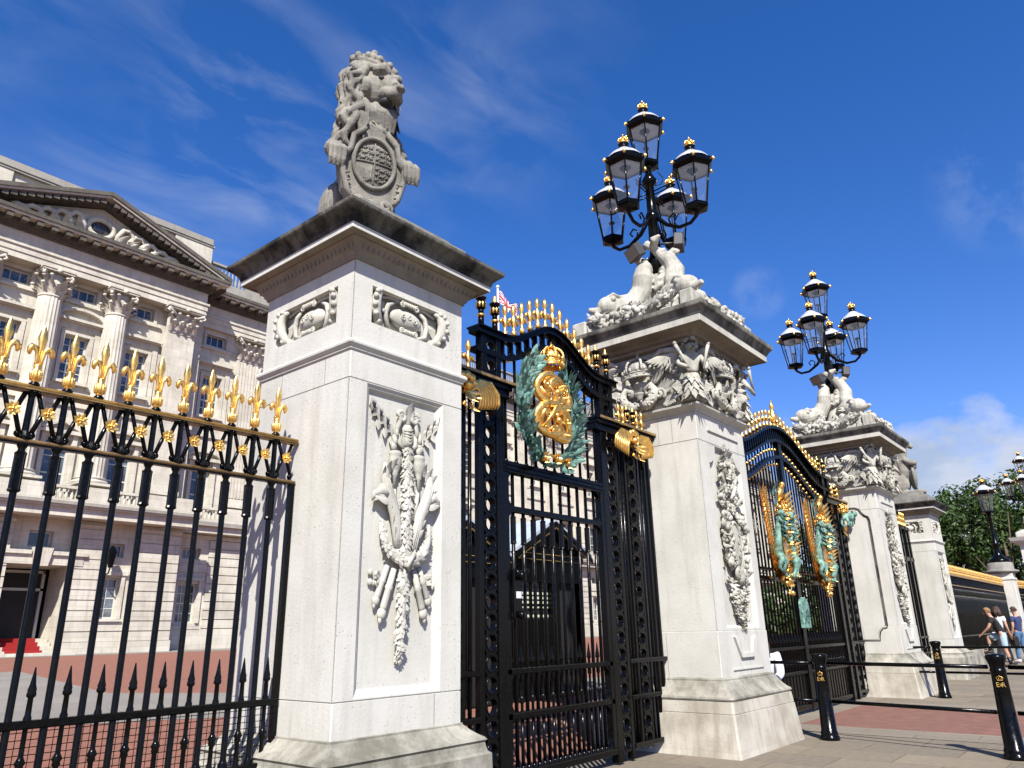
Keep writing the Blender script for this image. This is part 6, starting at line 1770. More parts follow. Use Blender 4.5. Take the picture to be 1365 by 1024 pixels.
BO, EM = bollard_meshes()
bpos = [((9.93,3.36), 'black iron bollard with gilt crown and letters, standing beside the near lamp pier', 1.0),
        ((9.50,1.41), 'large black iron bollard with gilt crown and letters, nearest the camera at lower right', 1.02),
        ((16.25,3.33), 'farther black iron bollard with a short rail stub, in front of the far lamp pier', 1.01)]
for (p, lab, sc) in bpos:
    b = obj('bollard', BO, None, None, lab, 'bollard', 'black iron bollards beside the carriageway', loc=(p[0],p[1],0), scale=(1,1,sc))
    a = rad(-90+8); o = obj('royal_cipher', EM, None, b)
    o.matrix_basis = Matrix.Translation((0,0,.665)) @ Matrix.Rotation(a, 4, 'Z') @ Matrix.Translation((0,-.0772,0)) @ Matrix.Rotation(rad(-1.6), 4, 'X')
def hrail(name, pts, zs, label):
    t = thing(name, label, 'rail', (pts[0][0], pts[0][1], zs[0]))
    for z in zs:
        mb = MB(); mb.tube([(x,y,z) for x, y in pts], .021, 10); obj('rail_tube', mb, M['black'], t)
    return t
hrail('bollard_rail', [(9.93,3.27),(9.51,1.50)], (.865,.43), 'pair of black tubular rails between the bollard by the pier and the nearest bollard')
hrail('bollard_rail', [(10.02,4.30),(9.94,3.45)], (.865,.43), 'short pair of black rails from the bollard by the near lamp pier to the gate')
hrail('bollard_rail', [(9.49,1.31),(9.02,-.9)], (.865,.43), 'pair of black rails leaving the nearest bollard at the right edge of the picture')
hrail('bollard_rail', [(16.27,3.72),(16.25,3.42)], (.875,.44), 'stub of black rail sticking out left of the farther bollard')
hrail('bollard_rail', [(16.24,3.24),(16.05,.5)], (.875,.44), 'pair of black rails running right from the farther bollard')

# ------------------------------------------------------------------ dark sentry huts behind the small gate
def hut(x0, x1, y0, zE, zA, label):
    cx_ = (x0+x1)/2; yb = y0+2.2; zg = gz(y0)
    t = thing('sentry_hut', label, 'hut', (cx_, y0+1.1, zg), 'dark gabled huts inside the small gate')
    ox = .12; f = MB(); xw0, xw1 = x0+.16, x1-.16
    wz0, wz1 = 1.52, 2.18
    w0, w1 = x0+.30, x0+1.24
    wall_holes(f, xw0, xw1, zg, zE-.1, y0, [(w0,w1,wz0,wz1),(w1+.25,xw1-.12,zg+.02,2.2)], .12)
    f.box(xw0, xw0+.04, y0+.02, yb, zg, zE-.1); f.box(xw1-.04, xw1, y0+.02, yb, zg, zE-.1)
    f.box(xw0, xw1, yb, yb+.05, zg, zE-.1)
    f.prism([(xw0,zE-.1),(xw1,zE-.1),(xw1,zE),(cx_,zA-.06),(xw0,zE)], y0-.02, y0+.06)
    f.box(xw0, xw1, y0-.05, y0-.021, zE-.14, zE-.06)
    obj('hut_wall', f, M['black'], t)
    d = MB(); d.box(w1+.25, xw1-.12, y0+.10, y0+.12, zg+.02, 2.2); obj('door', d, M['dark'], t)
    w = MB()
    for i in range(1, 3): x = w0+(w1-w0)*i/3; w.box(x-.03, x+.03, y0+.02, y0+.05, wz0, wz1)
    w.box(w0, w1, y0+.015, y0+.055, wz0+.22, wz0+.27)
    for j in range(1, 8): z = wz0+(wz1-wz0)*j/8; w.box(w0, w1, y0+.06, y0+.068, z-.008, z+.008)
    wo = obj('window', w, M['black'], t)
    p = MB(); p.add([(w0,y0+.11,wz0),(w1,y0+.11,wz0),(w1,y0+.11,wz1),(w0,y0+.11,wz1)], [(0,1,2,3)]); obj('backlit_pane', p, M['backlit_pane'], wo)  # pale sheet painted as daylight seen through the hut
    r = MB()
    for s_ in (-1, 1):
        xe = cx_+s_*(x1-x0)/2
        poly = [(cx_,zA+.05),(xe,zE+.02),(xe,zE-.04),(cx_,zA-.01)]
        r.prism(poly if s_ < 0 else poly[::-1], y0-.16, yb+.15)
    obj('roof', r, M['lead'], t)
    b = MB()
    for s_ in (-1, 1):
        xe = cx_+s_*(x1-x0)/2
        for dz, th, yy in ((-.012,.10,.17),):
            poly = [(cx_,zA+dz),(xe,zE-.05+dz),(xe,zE-.05+dz-th),(cx_,zA+dz-th)]
            b.prism(poly if s_ < 0 else poly[::-1], y0-.19, y0-.161)
    obj('barge_board', b, M['black'], t)
    g = MB()
    for s_ in (-1, 1):
        xe = cx_+s_*((x1-x0)/2-.05)
        g.prism([(cx_,zA-.125),(xe,zE-.13),(xe,zE-.155),(cx_,zA-.15)][::(1 if s_ < 0 else -1)], y0-.186, y0-.165)
    for z in (zE-.16, zE-.05): g.box(xw0, xw1, y0-.056, y0-.0505, z, z+.014)
    obj('ochre_trim', g, M['ochre'], t)
hut(10.73, 13.18, 9.0, 2.76, 3.38, 'dark gabled hut with a barred pale window, right-hand one behind the small gate')
hut(8.25, 10.68, 9.05, 2.62, 3.19, 'dark gabled hut half hidden behind the lion pier and left side of the small gate')

# ------------------------------------------------------------------ long railing beyond the small far pier, with its lamp pier
fr = thing('iron_railing', 'long dark railing with a gilt top line, between the far small pier and single lamp', 'railing', (29.5, YP, 0))
def simple_bar():
    mb = MB(); mb.lathe((0,0,0), [(.022,0),(.022,2.67-.5)], 6); mb.lathe((0,0,1.58), [(.033,0),(.033,.22)], 6)
    return mesh_from(mb, 'bar', [M['black']])
def simple_fin():
    mb = MB(); mb.lathe((0,0,0), [(.02,0),(.04,.04),(.02,.09),(.02,.2),(.032,.28),(.004,.37)], 6)
    for s_ in (-1,1): mb.tube([(0,0,.1),(s_*.05,0,.21),(s_*.08,0,.17)], [.012,.02,.012], 5)
    mb.v = [(x,y,z*.78) for x,y,z in mb.v]
    return mesh_from(mb, 'finial', [M['dullgold']])
SB_, SF_ = simple_bar(), simple_fin()
def rail_run(t, x0, x1, y0, y1, cnt):
    for i in range(cnt):
        x = x0+(x1-x0)*(i+.5)/cnt; y = y0+(y1-y0)*(i+.5)/cnt; w = t['_w']
        b = obj('bar', SB_, None, t, loc=(x-w[0], y-w[1], .5)); obj('finial', SF_, None, b, loc=(0,0,2.18))
    d = Vector((x1-x0, y1-y0, 0)); a = math.atan2(d.y, d.x); L = d.length
    B = Matrix.Translation((x0,y0,0)) @ Matrix.Rotation(a, 4, 'Z')
    for nm, z, h, th, mat in (('top_rail',2.63,.05,.035,'ochre'),('middle_rail',2.34,.03,.03,'brownrail'),('lower_rail',.89,.04,.03,'black')):
        mb = MB(); mb.M = B; mb.box(0, L, -th, th, z, z+h); obj(nm, mb, M[mat], t)
    mb = MB(); mb.M = B; mb.box(0, L, .06, .07, .5, 2.3); obj('backing_sheet', mb, M['black'], t)
    mb = MB(); mb.M = B; mb.box(0, L, -.2, .2, 0, .5); obj('stone_kerb', mb, M['basestone'], t)
rail_run(fr, 22.72, 36.15, YP, YP, 78)
fr2 = thing('iron_railing', 'far end of the dark gilt-topped railing beyond the single lamp at the right edge', 'railing', (40, YP, 0))
rail_run(fr2, 37.0, 43.2, YP, 4.0, 36)
lp_ = thing('lamp_pier', 'slim white stone pier with a round cap under the single far lantern', 'pier', (36.6, YP, 0))
mb = MB(); mb.sq((36.6,YP,0), [(.50,0),(.48,.5),(.42,.6),(.40,.62),(.40,2.85),(.43,2.88),(.43,2.95),(.40,2.98),(.40,3.12)], .03); obj('shaft', mb, M['stone'], lp_)
mb = MB(); mb.lathe((36.6,YP,3.12), [(.45,0),(.60,.06),(.62,.12),(.50,.16),(.46,.18),(.46,.42),(.40,.45)], 24); obj('round_cap', mb, M['grey'], lp_)
sl = thing('lamp_standard', 'single far lantern with a white dome on a tall black post, before the trees', 'street lamp', (36.6, YP, 3.57))
mb = MB(); mb.lathe((0,0,0), [(.40,0),(.40,.1),(.22,.22),(.14,.34),(.10,.7),(.15,.74),(.10,.8),(.075,1.2),(.06,1.9),(.10,1.94),(.08,2.0)], 16); obj('post', mb, M['black'], sl, loc=(0,0,0))
lantern(sl, (0,0,2.02), (1.2,1.2,1.2))
# far lamp pier at the right edge
P5 = (44.2, 3.72)
f5 = thing('lamp_pier', 'far stone pier with a flat cap under clustered lanterns at the right edge', 'pier', (P5[0], P5[1], 0))
mb = MB(); mb.sq((P5[0],P5[1],0), [(.93,0),(.88,.5),(.70,.8),(.70,3.9),(.78,3.95),(.74,4.0),(.74,4.75),(1.0,4.88),(1.05,4.95),(1.12,5.1)], .02); obj('shaft', mb, M['stone'], f5)
s5 = thing('dolphin_sculpture', 'far carved stone group under clustered lanterns at the right edge', 'sculpture', (P5[0], P5[1], 5.1))
mb = MB(); mb.sq((P5[0],P5[1],5.1), [(.8,0),(.8,.25),(.5,.4)], .03)
for k in range(26):
    a = rng.random()*2*pi; z = 5.3+rng.random()*1.0; R_ = .55*(1-(z-5.3)/1.3); mb.ball((P5[0]+R_*math.cos(a), P5[1]+R_*math.sin(a), z), rng.uniform(.12,.26), 8, 6)
b = obj('carved_group', mb, M['carved'], s5); fuse(b, .04, 1)
l5 = thing('lamp_standard', 'far lamp standard with clustered lanterns, cut by the right edge of the picture', 'street lamp', (P5[0], P5[1], 6.2))
mb = MB(); mb.lathe((0,0,0), [(.12,-.1),(.16,.3),(.09,.5),(.07,1.9)], 12); obj('column', mb, M['black'], l5, loc=(0,0,0))
for dx, dy in ((-1,0),(1,0),(0,1),(0,-1)):
    mb = MB(); mb.tube([(0,0,1.0),(dx*.4,dy*.4,.75),(dx*.7,dy*.7,.86)], .03, 6); obj('arm', mb, M['black'], l5, loc=(0,0,0)); lantern(l5, (dx*.71,dy*.71,.92))
lantern(l5, (0,0,1.95))

# ------------------------------------------------------------------ people
def person(label, loc, rotz, J, shirt, legs, hair, shoe, shorts=False, sleeve=.5, long_hair=False, sock=None):
    """J: joints in local space (person faces -y). One continuous skinned body; clothes and hair are children."""
    t = thing('person', label, 'person', (loc[0], loc[1], 0), 'people along the railings')
    W = Matrix.Translation(loc) @ Matrix.Rotation(rotz, 4, 'Z')
    P = {k: Vector(v) for k, v in J.items()}
    nod = {}; ed = []
    def nd(k, p, r): nod[k] = (tuple(p), r)
    nd('pel', P['pel'], (.12,.10)); nd('wai', P['pel'].lerp(P['che'], .5), (.115,.09)); nd('che', P['che'], (.145,.10)); nd('nec', P['nec'], .052)
    nd('hd', P['head'], (.072,.085)); nd('ht', P['head']+(P['head']-P['nec']).normalized()*.085, (.06,.072))
    ed += [('pel','wai'),('wai','che'),('che','nec'),('nec','hd'),('hd','ht')]
    for s_ in 'lr':
        sg = -1 if s_ == 'l' else 1
        nd('sh'+s_, P['sh'+s_], .055); nd('el'+s_, P['el'+s_], .040); nd('wr'+s_, P['wr'+s_], .027)
        d = (P['wr'+s_]-P['el'+s_]).normalized(); side = d.cross(Vector((0,1,0)));
        if side.length < .2: side = d.cross(Vector((1,0,0)))
        side.normalize()
        pm = P['wr'+s_]+d*.055; nd('pa'+s_, pm, (.036,.018)); ed += [('che','sh'+s_),('sh'+s_,'el'+s_),('el'+s_,'wr'+s_),('wr'+s_,'pa'+s_)]
        for k in range(4):
            o_ = side*(k-1.5)*.02; b0 = pm+d*.04+o_; L = (.062,.072,.068,.052)[k]
            nd('f%d%s' % (k, s_), b0+d*L*.5, .0085); nd('g%d%s' % (k, s_), b0+d*L+Vector((0,-.012,-.006)), .007); ed += [('pa'+s_,'f%d%s' % (k, s_)),('f%d%s' % (k, s_),'g%d%s' % (k, s_))]
        nd('th'+s_, P['wr'+s_]+d*.05+side*-.05, .010); nd('ti'+s_, P['wr'+s_]+d*.085+side*-.065, .008); ed += [('wr'+s_,'th'+s_),('th'+s_,'ti'+s_)]
        nd('hp'+s_, P['hp'+s_], .095); nd('kn'+s_, P['kn'+s_], .060); nd('cf'+s_, P['kn'+s_].lerp(P['an'+s_], .35)+Vector((0,.015,0)), .058); nd('an'+s_, P['an'+s_], .038); nd('to'+s_, P['to'+s_], (.038,.03))
        ed += [('pel','hp'+s_),('hp'+s_,'kn'+s_),('kn'+s_,'cf'+s_),('cf'+s_,'an'+s_),('an'+s_,'to'+s_)]
    nod2 = {k: (tuple(W @ Vector(v[0])), v[1]) for k, v in nod.items()}
    body = skin('person_body', nod2, ed, M['skin'], t, 'pel', 2)
    # face: nose, ears
    mb = MB(); mb.M = W; H = P['head']; hf = Vector(J.get('look', (0,-1,0))).normalized(); hr = Vector((-hf.y, hf.x, 0))
    mb.tube([H+hf*.083+Vector((0,0,.02)), H+hf*.108+Vector((0,0,-.018)), H+hf*.085+Vector((0,0,-.03))], [.010,.015,.008], 6); obj('nose', mb, M['skin'], body)
    for q in (-1, 1):
        mb = MB(); mb.M = W; mb.ball(H+hr*.078*q+Vector((0,0,-.005)), (.014,.022,.03), 7, 6); obj('ear', mb, M['skin'], body)
        mb = MB(); mb.M = W; mb.ball(H+hf*.082+hr*.03*q+Vector((0,0,.015)), .0105, 6, 5); obj('eye', mb, M['hair_dark'], body)
    mb = MB(); mb.M = W
    mb.tube([H+hf*.086+hr*-.024+Vector((0,0,-.055)), H+hf*.092+Vector((0,0,-.057)), H+hf*.086+hr*.024+Vector((0,0,-.055))], .006, 5)
    obj('mouth', mb, M['hair_dark'], body)
    # shirt
    sn = {}; se = [('a','b'),('b','c'),('c','d')]
    up = (P['che']-P['pel']).normalized()
    sn['a'] = (P['pel']-up*.07, (.158,.138)); sn['b'] = (P['pel'].lerp(P['che'], .5), (.142,.115)); sn['c'] = (P['che'], (.165,.118)); sn['d'] = (P['che'].lerp(P['nec'], .62), (.085,.075))
    for s_ in 'lr':
        sn['s'+s_] = (P['sh'+s_], .078); sn['e'+s_] = (P['sh'+s_].lerp(P['el'+s_], sleeve), .068 if sleeve < .8 else .052); se += [('c','s'+s_),('s'+s_,'e'+s_)]
        if sleeve > 1: sn['e'+s_] = (P['el'+s_], .056); sn['w'+s_] = (P['el'+s_].lerp(P['wr'+s_], .85), .044); se += [('e'+s_,'w'+s_)]
    skin('shirt', {k: (tuple(W @ Vector(v[0])), v[1]) for k, v in sn.items()}, se, shirt, body, 'a', 2)
    ln = {'p': (P['pel']+up*.03, (.145,.122)), 'q': (P['pel']-up*.05, (.145,.125))}; le = [('p','q')]
    for s_ in 'lr':
        ln['h'+s_] = (P['hp'+s_], .112); ln['m'+s_] = (P['hp'+s_].lerp(P['kn'+s_], .6), .100 if shorts else .085); ln['k'+s_] = (P['hp'+s_].lerp(P['kn'+s_], .92) if shorts else P['kn'+s_], .098 if shorts else .074)
        le += [('q','h'+s_),('h'+s_,'m'+s_),('m'+s_,'k'+s_)]
        if not shorts: ln['c'+s_] = (P['kn'+s_].lerp(P['an'+s_], .45), .070); ln['n'+s_] = (P['kn'+s_].lerp(P['an'+s_], .95), .062); le += [('k'+s_,'c'+s_),('c'+s_,'n'+s_)]
    skin('shorts' if shorts else 'jeans', {k: (tuple(W @ Vector(v[0])), v[1]) for k, v in ln.items()}, le, legs, body, 'p', 2)
    for s_ in 'lr':
        mb = MB(); mb.M = W
        a, b_ = P['an'+s_], P['to'+s_]; d = (b_-a); d.z = 0
        if d.length < .01: d = Vector((0,-1,0))
        d.normalize()
        mb.tube([a-d*.06+Vector((0,0,-.03)), a+d*.02+Vector((0,0,-.025)), a+d*.10+Vector((0,0,-.045)), a+d*.19+Vector((0,0,-.055))], [.045,.056,.05,.032], 9)
        if sock is not None: mb.mi = 1; mb.tube([a+Vector((0,0,-.01)), a.lerp(P['kn'+s_], .5)], [.05,.062], 9); mb.mi = 0
        obj('shoe', mb, [shoe, sock or shoe], body)
    mb = MB(); mb.M = W; rn = random.Random(len(label))
    for k in range(150):
        d = Vector((rn.gauss(0,1), rn.gauss(0,1), rn.gauss(0,1))).normalized()
        if d.dot(hf) > .25 and d.z < .45: continue
        if d.z < -.25 and not long_hair: continue
        mb.ball(H+Vector((0,0,.035))+Vector((d.x*.078,d.y*.088,d.z*.085)), rn.uniform(.02,.032), 6, 5)
    if long_hair:
        for k in range(34):
            a = rn.uniform(-2.2,2.2); o_ = -hf*math.cos(a)+hr*math.sin(a); p = H+o_*.08
            mb.tube([p+Vector((0,0,.05)), p+o_*.03+Vector((0,0,-.05)), p+o_*.025+Vector((rn.uniform(-.02,.02),0,-.16-rn.random()*.06))], [.03,.03,.012], 6)
    obj('hair', mb, hair, body)
    return t, body, W
STAND = dict(pel=(0,0,.94), che=(0,.0,1.28), nec=(0,.01,1.48), head=(0,-.02,1.62), shl=(-.18,.0,1.40), shr=(.18,0,1.40), ell=(-.24,.03,1.13), elr=(.24,.03,1.13), wrl=(-.24,-.06,.90), wrr=(.24,-.06,.90),
             hpl=(-.09,0,.90), hpr=(.09,0,.90), knl=(-.10,-.02,.49), knr=(.10,-.02,.49), anl=(-.11,.02,.085), anr=(.11,.02,.085), tol=(-.12,-.14,.045), tor=(.12,-.14,.045))
def pose(**k): d = dict(STAND); d.update(k); return d
# man with one foot up on the railing kerb, leaning forward; faces +y / left in the picture
man = pose(pel=(0,.10,.93), che=(0,-.05,1.26), nec=(0,-.13,1.44), head=(0,-.20,1.57), shl=(-.18,-.09,1.37), shr=(.18,-.09,1.37), ell=(-.25,-.22,1.12), elr=(.25,-.20,1.13), wrl=(-.17,-.42,.97), wrr=(.2,-.38,.97),
           hpl=(-.09,.09,.89), hpr=(.10,.10,.89), knl=(-.12,-.33,.86), anl=(-.12,-.34,.46), tol=(-.12,-.50,.43), knr=(.11,.10,.48), anr=(.11,.17,.085), tor=(.11,.02,.045), look=(.1,-1,-.2))
person('man in black t-shirt and pale shorts with one foot raised, hand on his knee', (27.55,3.86,0), rad(180), man, M['tee_black'], M['denim_pale'], M['hair_fair'], M['shoe'], True, .55, sock=M['leather'])
wom = pose(knl=(-.10,-.06,.49), anl=(-.11,-.14,.085), tol=(-.12,-.3,.045), anr=(.11,.18,.10), knr=(.10,.05,.49), look=(.5,-1,0))
tw, bw, Ww = person('woman in a white top with long brown hair, just behind the man in black', (28.9,4.0,0), rad(70), wom, M['tee_white'], M['tee_black'], M['hair_dark'], M['shoe'], False, .5, True)
mb = MB(); mb.M = Ww; mb.tube([(-.16,-.09,1.44),(-.05,-.15,1.25),(.16,-.12,.98)], .014, 6); mb.tube([(-.16,-.05,1.44),(-.02,.13,1.25),(.16,.02,.98)], .014, 6); mb.bbox(.10,.22,-.20,.10,.72,.98,.02)
tag(obj('shoulder_bag', mb, M['tee_white']), 'pale shoulder bag hanging at the hip of the woman in the white top', 'bag')
nav = pose(ell=(-.24,-.04,1.13), wrl=(-.19,-.20,.95), anl=(-.13,.04,.085), anr=(.14,-.08,.085), knr=(.12,-.06,.49), tor=(.15,-.24,.045), look=(.2,-1,-.1))
tn, bn, Wn = person('man in a navy t-shirt and blue jeans seen from behind, carrying a black bag', (30.6,3.72,0), rad(150), nav, M['tee_navy'], M['denim'], M['hair_dark'], M['shoe_white'], False, .55)
mb = MB(); mb.M = Wn; mb.bbox(.16,.36,-.14,.10,.52,.82,.03); mb.tube([(.2,-.05,.82),(.235,-.05,.90),(.28,-.05,.82)], .012, 6)
tag(obj('hand_bag', mb, M['leather']), 'black bag hanging from the hand of the man in the navy t-shirt', 'bag')
person('dark-haired person in a black jacket at the right edge of the picture', (31.9,3.30,0), rad(200), pose(), M['tee_black'], M['tee_black'], M['hair_dark'], M['shoe'], False, 1.2)
# seated person half hidden behind the near lamp pier
sit = dict(pel=(0,0,.48), che=(0,-.10,.80), nec=(0,-.15,.98), head=(0,-.22,1.10), shl=(-.18,-.10,.92), shr=(.18,-.10,.92), ell=(-.24,-.22,.70), elr=(.24,-.22,.70), wrl=(-.14,-.42,.62), wrr=(.14,-.42,.62),
           hpl=(-.10,-.02,.45), hpr=(.10,-.02,.45), knl=(-.15,-.40,.50), knr=(.15,-.40,.50), anl=(-.14,-.14,.085), anr=(.14,-.14,.085), tol=(-.14,-.30,.045), tor=(.14,-.30,.045), look=(0,-1,-.3))
tp, bp, Wp = person('person in white top and blue jeans crouching, mostly hidden behind the near lamp pier', (10.42,4.24,0), rad(-84), sit, M['tee_white'], M['jean_bright'], M['hair_dark'], M['shoe'], False, 1.2, True)
mb = MB(); mb.M = Wp; mb.ball((-.12,.06,.80), (.12,.09,.14), 12, 9); mb.tube([(-.12,.05,.9),(-.10,-.05,.97),(-.05,-.14,.98)], .014, 6)
tag(obj('shoulder_bag', mb, M['leather']), 'black leather bag on the back of the person crouching behind the near lamp pier', 'bag')

# ------------------------------------------------------------------ trees beyond the railing
def leaf_mat():
    m, nt, b = NT('plane_tree_leaves')
    oi = nt.nodes.new('ShaderNodeNewGeometry')
    p = coords(nt); n = noise(nt, p, 1.1, 3)
    c = ramp(nt, oi.outputs['Random Per Island'], [(0, (.022,.045,.009)), (.5, (.042,.082,.016)), (1, (.08,.13,.03))])
    c = mixc(nt, ramp(nt, n, [(.35, .6), (.65, 0)]), c, (.014,.031,.008))
    nt.links.new(c, b.inputs['Base Color']); b.inputs['Roughness'].default_value = .55; b.inputs['Specular IOR Level'].default_value = .35
    tr = N(nt, 'ShaderNodeBsdfTranslucent'); tr.inputs[0].default_value = (.05,.09,.01,1)
    mx = N(nt, 'ShaderNodeMixShader'); mx.inputs[0].default_value = .28; out = nt.nodes['Material Output']
    nt.links.new(b.outputs[0], mx.inputs[1]); nt.links.new(tr.outputs[0], mx.inputs[2]); nt.links.new(mx.outputs[0], out.inputs['Surface'])
    return m
M['leaf'] = leaf_mat()
def crown_mesh(seed, R_, H_):
    rn = random.Random(seed); mb = MB(); cl = []
    for k in range(46):
        a = rn.random()*2*pi; z = rn.uniform(-.85,1.0); r = math.sqrt(max(.02,1-z*z*.9))*rn.uniform(.35,1.0)
        cl.append((Vector((r*R_*math.cos(a), r*R_*math.sin(a), z*H_)), rn.uniform(.16,.34)*R_))
    for c, cr_ in cl:
        for k in range(int(150*cr_/1.2)):
            d = Vector((rn.gauss(0,1), rn.gauss(0,1), rn.gauss(0,1))).normalized(); p = c+d*cr_*rn.uniform(.55,1.08)
            s_ = rn.uniform(.14,.27); nn = (d+Vector((rn.gauss(0,.5), rn.gauss(0,.5), rn.gauss(.2,.5)))).normalized(); t = nn.orthogonal().normalized(); t.rotate(Matrix.Rotation(rn.random()*6.28, 3, nn)); w = nn.cross(t)
            mb.add([p-t*s_, p+w*s_*.55+nn*.05, p+t*s_, p-w*s_*.55+nn*.05], [(0,1,2,3)], False)
    return mesh_from(mb, 'crown', [M['leaf']]), cl
TREES = [crown_mesh(s, 4.2, 4.6) for s in (1, 2, 3)]
spots = [(72,14.6,.96,'leftmost tree, its dark green crown rising behind the far small pier'),(78,11.6,1.06,'bushy dark green tree behind the railing, next right of the leftmost one'),(74,8.6,.92,'rounded green tree directly behind the single far lantern'),
         (82,6.0,1.22,'tall dark tree rising behind the clustered lanterns at the right edge'),(92,15.5,1.12,'hazier tree further back between the first two crowns'),(90,1.5,1.2,'big tree beyond the far lamp pier at the right edge'),(68,18.5,.9,'low tree mostly hidden behind the piers'),(76,22.5,1.0,'tree behind the central gate to the left of the others')]
for i, (x, y, s_, lab) in enumerate(spots):
    cm, cl = TREES[i % 3]
    t = thing('plane_tree', lab, 'tree', (x, y, .6), 'trees beyond the railing')
    tr = MB(); tr.tube([(0,0,0),(.1,.05,1.5),(-.05,.1,3.0),(.1,0,5.2),(0,0,7.4)], [.42,.34,.28,.2,.06], 10)
    for c, cr_ in cl[::3]:
        e = c+Vector((0,0,6.6)); m_ = Vector((0,0,2.6+.3*abs(c.z))).lerp(e, .5)+Vector((0,0,-.3)); tr.tube([(0,0,2.3+.25*(c.z+3)*.3), m_, e], [.15,.09,.03], 6)
    obj('trunk', tr, M['bark'], t, loc=(0,0,0), scale=(s_,s_,s_))
    obj('crown', cm, None, t, loc=(0,0,6.6*s_), rot=(0,0,i*1.3), scale=(s_,s_,s_))
hd = MB(); rn = random.Random(77)
for k in range(9000):
    x = rn.uniform(60,125); y = rn.uniform(24,28)-(x-60)*.33; z = .7+abs(rn.gauss(0,1.6)); s_ = rn.uniform(.2,.4)
    n_ = Vector((rn.gauss(-.5,.6), rn.gauss(-.4,.6), rn.gauss(.5,.6))).normalized(); t_ = n_.orthogonal(); w_ = n_.cross(t_)
    hd.add([Vector((x,y,z))-t_*s_, Vector((x,y,z))+w_*s_*.6, Vector((x,y,z))+t_*s_, Vector((x,y,z))-w_*s_*.6], [(0,1,2,3)])
tag(obj('shrubbery', hd, M['leaf']), 'mass of dark green shrubs under the trees beyond the railing', 'shrubs', kind='stuff')

# ------------------------------------------------------------------ sky, sun, camera
SUN = Vector((-.66,-.63,.90)).normalized()
el = math.asin(SUN.z); az = math.atan2(SUN.x, SUN.y)
w = bpy.data.worlds.new('World'); scene.world = w; w.use_nodes = True
nt = w.node_tree; bg = nt.nodes['Background']
sky = nt.nodes.new('ShaderNodeTexSky'); sky.sky_type = 'NISHITA'; sky.sun_disc = False
sky.sun_elevation = el; sky.sun_rotation = az; sky.air_density = 1.0; sky.dust_density = .3; sky.ozone_density = 3.0; sky.altitude = 50
tc = nt.nodes.new('ShaderNodeTexCoord'); dirv = tc.outputs['Generated']
def vm(op, a, b=None):
    n = nt.nodes.new('ShaderNodeVectorMath'); n.operation = op
    for s_, v_ in ((0, a), (1, b)):
        if v_ is None: continue
        if hasattr(v_, 'node'): nt.links.new(v_, n.inputs[s_])
        else: n.inputs[s_].default_value = v_
    return n
def mt(op, a, b=None, clamp=False):
    n = nt.nodes.new('ShaderNodeMath'); n.operation = op; n.use_clamp = clamp
    for s_, v_ in ((0, a), (1, b)):
        if v_ is None: continue
        if hasattr(v_, 'node'): nt.links.new(v_, n.inputs[s_])
        else: n.inputs[s_].default_value = v_
    return n.outputs[0]
sep = nt.nodes.new('ShaderNodeSeparateXYZ'); nt.links.new(dirv, sep.inputs[0])
zc = mt('MAXIMUM', mt('ADD', sep.outputs[2], .06), .03)
cmb = nt.nodes.new('ShaderNodeCombineXYZ'); nt.links.new(mt('DIVIDE', sep.outputs[0], zc), cmb.inputs[0]); nt.links.new(mt('DIVIDE', sep.outputs[1], zc), cmb.inputs[1])
def patch(d, lo, hi):
    d = Vector(d).normalized(); n = vm('DOT_PRODUCT', dirv, tuple(d))
    r = nt.nodes.new('ShaderNodeMapRange'); r.interpolation_type = 'SMOOTHSTEP'; r.inputs[1].default_value = lo; r.inputs[2].default_value = hi
    nt.links.new(n.outputs['Value'], r.inputs[0]); return r.outputs[0]
# thin high cirrus
mp = N(nt, 'ShaderNodeMapping'); mp.inputs['Scale'].default_value = (1.5, 3.0, 1); mp.inputs['Rotation'].default_value = (0,0,rad(32)); nt.links.new(cmb.outputs[0], mp.inputs[0])
cn = N(nt, 'ShaderNodeTexNoise', Scale=1.5, Detail=9.0, Roughness=.56, Distortion=.5); nt.links.new(mp.outputs[0], cn.inputs['Vector'])
cb = N(nt, 'ShaderNodeTexNoise', Scale=2.3, Detail=3.0, Roughness=.5); nt.links.new(cmb.outputs[0], cb.inputs['Vector'])
ci = mt('MULTIPLY', ramp(nt, cn.outputs[0], [(.44, 0), (.74, 1)]), ramp(nt, cb.outputs[0], [(.34, 0), (.62, 1)]))
cmask = mt('MULTIPLY', mt('MULTIPLY', ci, patch((.25,.80,.55), .86, .985)), .24)
cm2 = mt('MULTIPLY', mt('MULTIPLY', ci, patch((.46,.57,.69), .94, .993)), .20)
wn = N(nt, 'ShaderNodeTexNoise', Scale=9.0, Detail=6.0, Roughness=.6); nt.links.new(dirv, wn.inputs['Vector'])
wi = ramp(nt, wn.outputs[0], [(.46, 0), (.72, 1)])
w1 = mt('MULTIPLY', mt('MULTIPLY', wi, patch((.863,.304,.403), .9992, .99985)), .2)
w2 = mt('MULTIPLY', mt('MULTIPLY', wi, patch((.888,.020,.459), .9955, .9995)), .22)
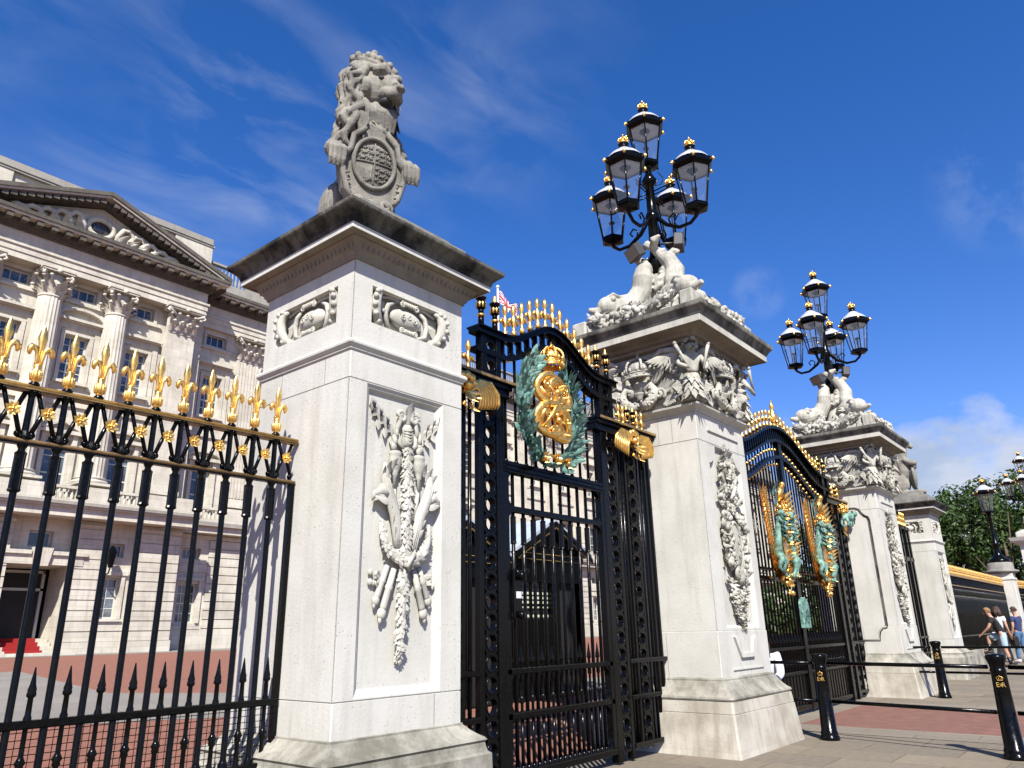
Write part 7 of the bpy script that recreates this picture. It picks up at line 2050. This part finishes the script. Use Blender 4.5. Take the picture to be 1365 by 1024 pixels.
# contrail: narrow streak near a great-circle plane
# heaped cloud low on the right
mp2 = N(nt, 'ShaderNodeMapping'); mp2.inputs['Scale'].default_value = (1,1,1.9); nt.links.new(dirv, mp2.inputs[0])
hn = N(nt, 'ShaderNodeTexNoise', Scale=6.2, Detail=9.0, Roughness=.55); nt.links.new(mp2.outputs[0], hn.inputs['Vector'])
r = nt.nodes.new('ShaderNodeMapRange'); r.inputs[1].default_value = .285; r.inputs[2].default_value = .10; nt.links.new(sep.outputs[2], r.inputs[0])
side = patch((.975,.09,.15), .955, .993)
hm = mt('ADD', mt('MULTIPLY', hn.outputs[0], 1.0), mt('MULTIPLY', r.outputs[0], .62))
hm = mt('MULTIPLY', ramp(nt, hm, [(.69, 0), (.86, .85)]), side)
hn2 = N(nt, 'ShaderNodeTexNoise', Scale=8.0, Detail=6.0, Roughness=.55); nt.links.new(mp2.outputs[0], hn2.inputs['Vector'])
hcol = ramp(nt, hn2.outputs[0], [(.36, (2.6,3.1,3.9)), (.62, (4.4,4.5,4.7))])
sat = N(nt, 'ShaderNodeHueSaturation', Saturation=1.33, Value=1.0); nt.links.new(sky.outputs[0], sat.inputs['Color']); skyc = mixc(nt, 1.0, sat.outputs[0], (1.0,.80,1.04), 'MULTIPLY')
c = mixc(nt, cmask, skyc, (4.2,4.6,5.2)); c = mixc(nt, cm2, c, (4.2,4.6,5.2)); c = mixc(nt, w1, c, (4.2,4.6,5.2)); c = mixc(nt, w2, c, (4.2,4.6,5.2)); c = mixc(nt, hm, c, hcol)
nt.links.new(c, bg.inputs[0]); bg.inputs[1].default_value = .088
sd = bpy.data.lights.new('sun', 'SUN'); sd.energy = 5.0; sd.angle = rad(.53); sd.color = (1.0,.962,.90)
so = bpy.data.objects.new('sun', sd); COL.objects.link(so); so.location = (-30,-30,60)
so.rotation_euler = SUN.to_track_quat('Z', 'Y').to_euler()

cam = bpy.data.cameras.new('camera'); co = bpy.data.objects.new('camera', cam); COL.objects.link(co); scene.camera = co
R_, U_, F_ = Vector((.64234041,-.76618553,-.01893497)), Vector((-.23120287,-.21726807,.94833529)), Vector((.73071474,.60477625,.31670435))
co.matrix_world = Matrix(((R_.x,U_.x,-F_.x,0),(R_.y,U_.y,-F_.y,0),(R_.z,U_.z,-F_.z,1.32),(0,0,0,1)))
cam.sensor_fit = 'HORIZONTAL'; cam.sensor_width = 36; cam.lens = 983.607/1365*36
cam.clip_start = .05; cam.clip_end = 5000
scene.view_settings.view_transform = 'Standard'; scene.view_settings.look = 'None'
scene.view_settings.exposure = 1.02; scene.view_settings.gamma = 1; scene.view_settings.use_curve_mapping = False
for o in bpy.data.objects:
    if '_w' in o: del o['_w']
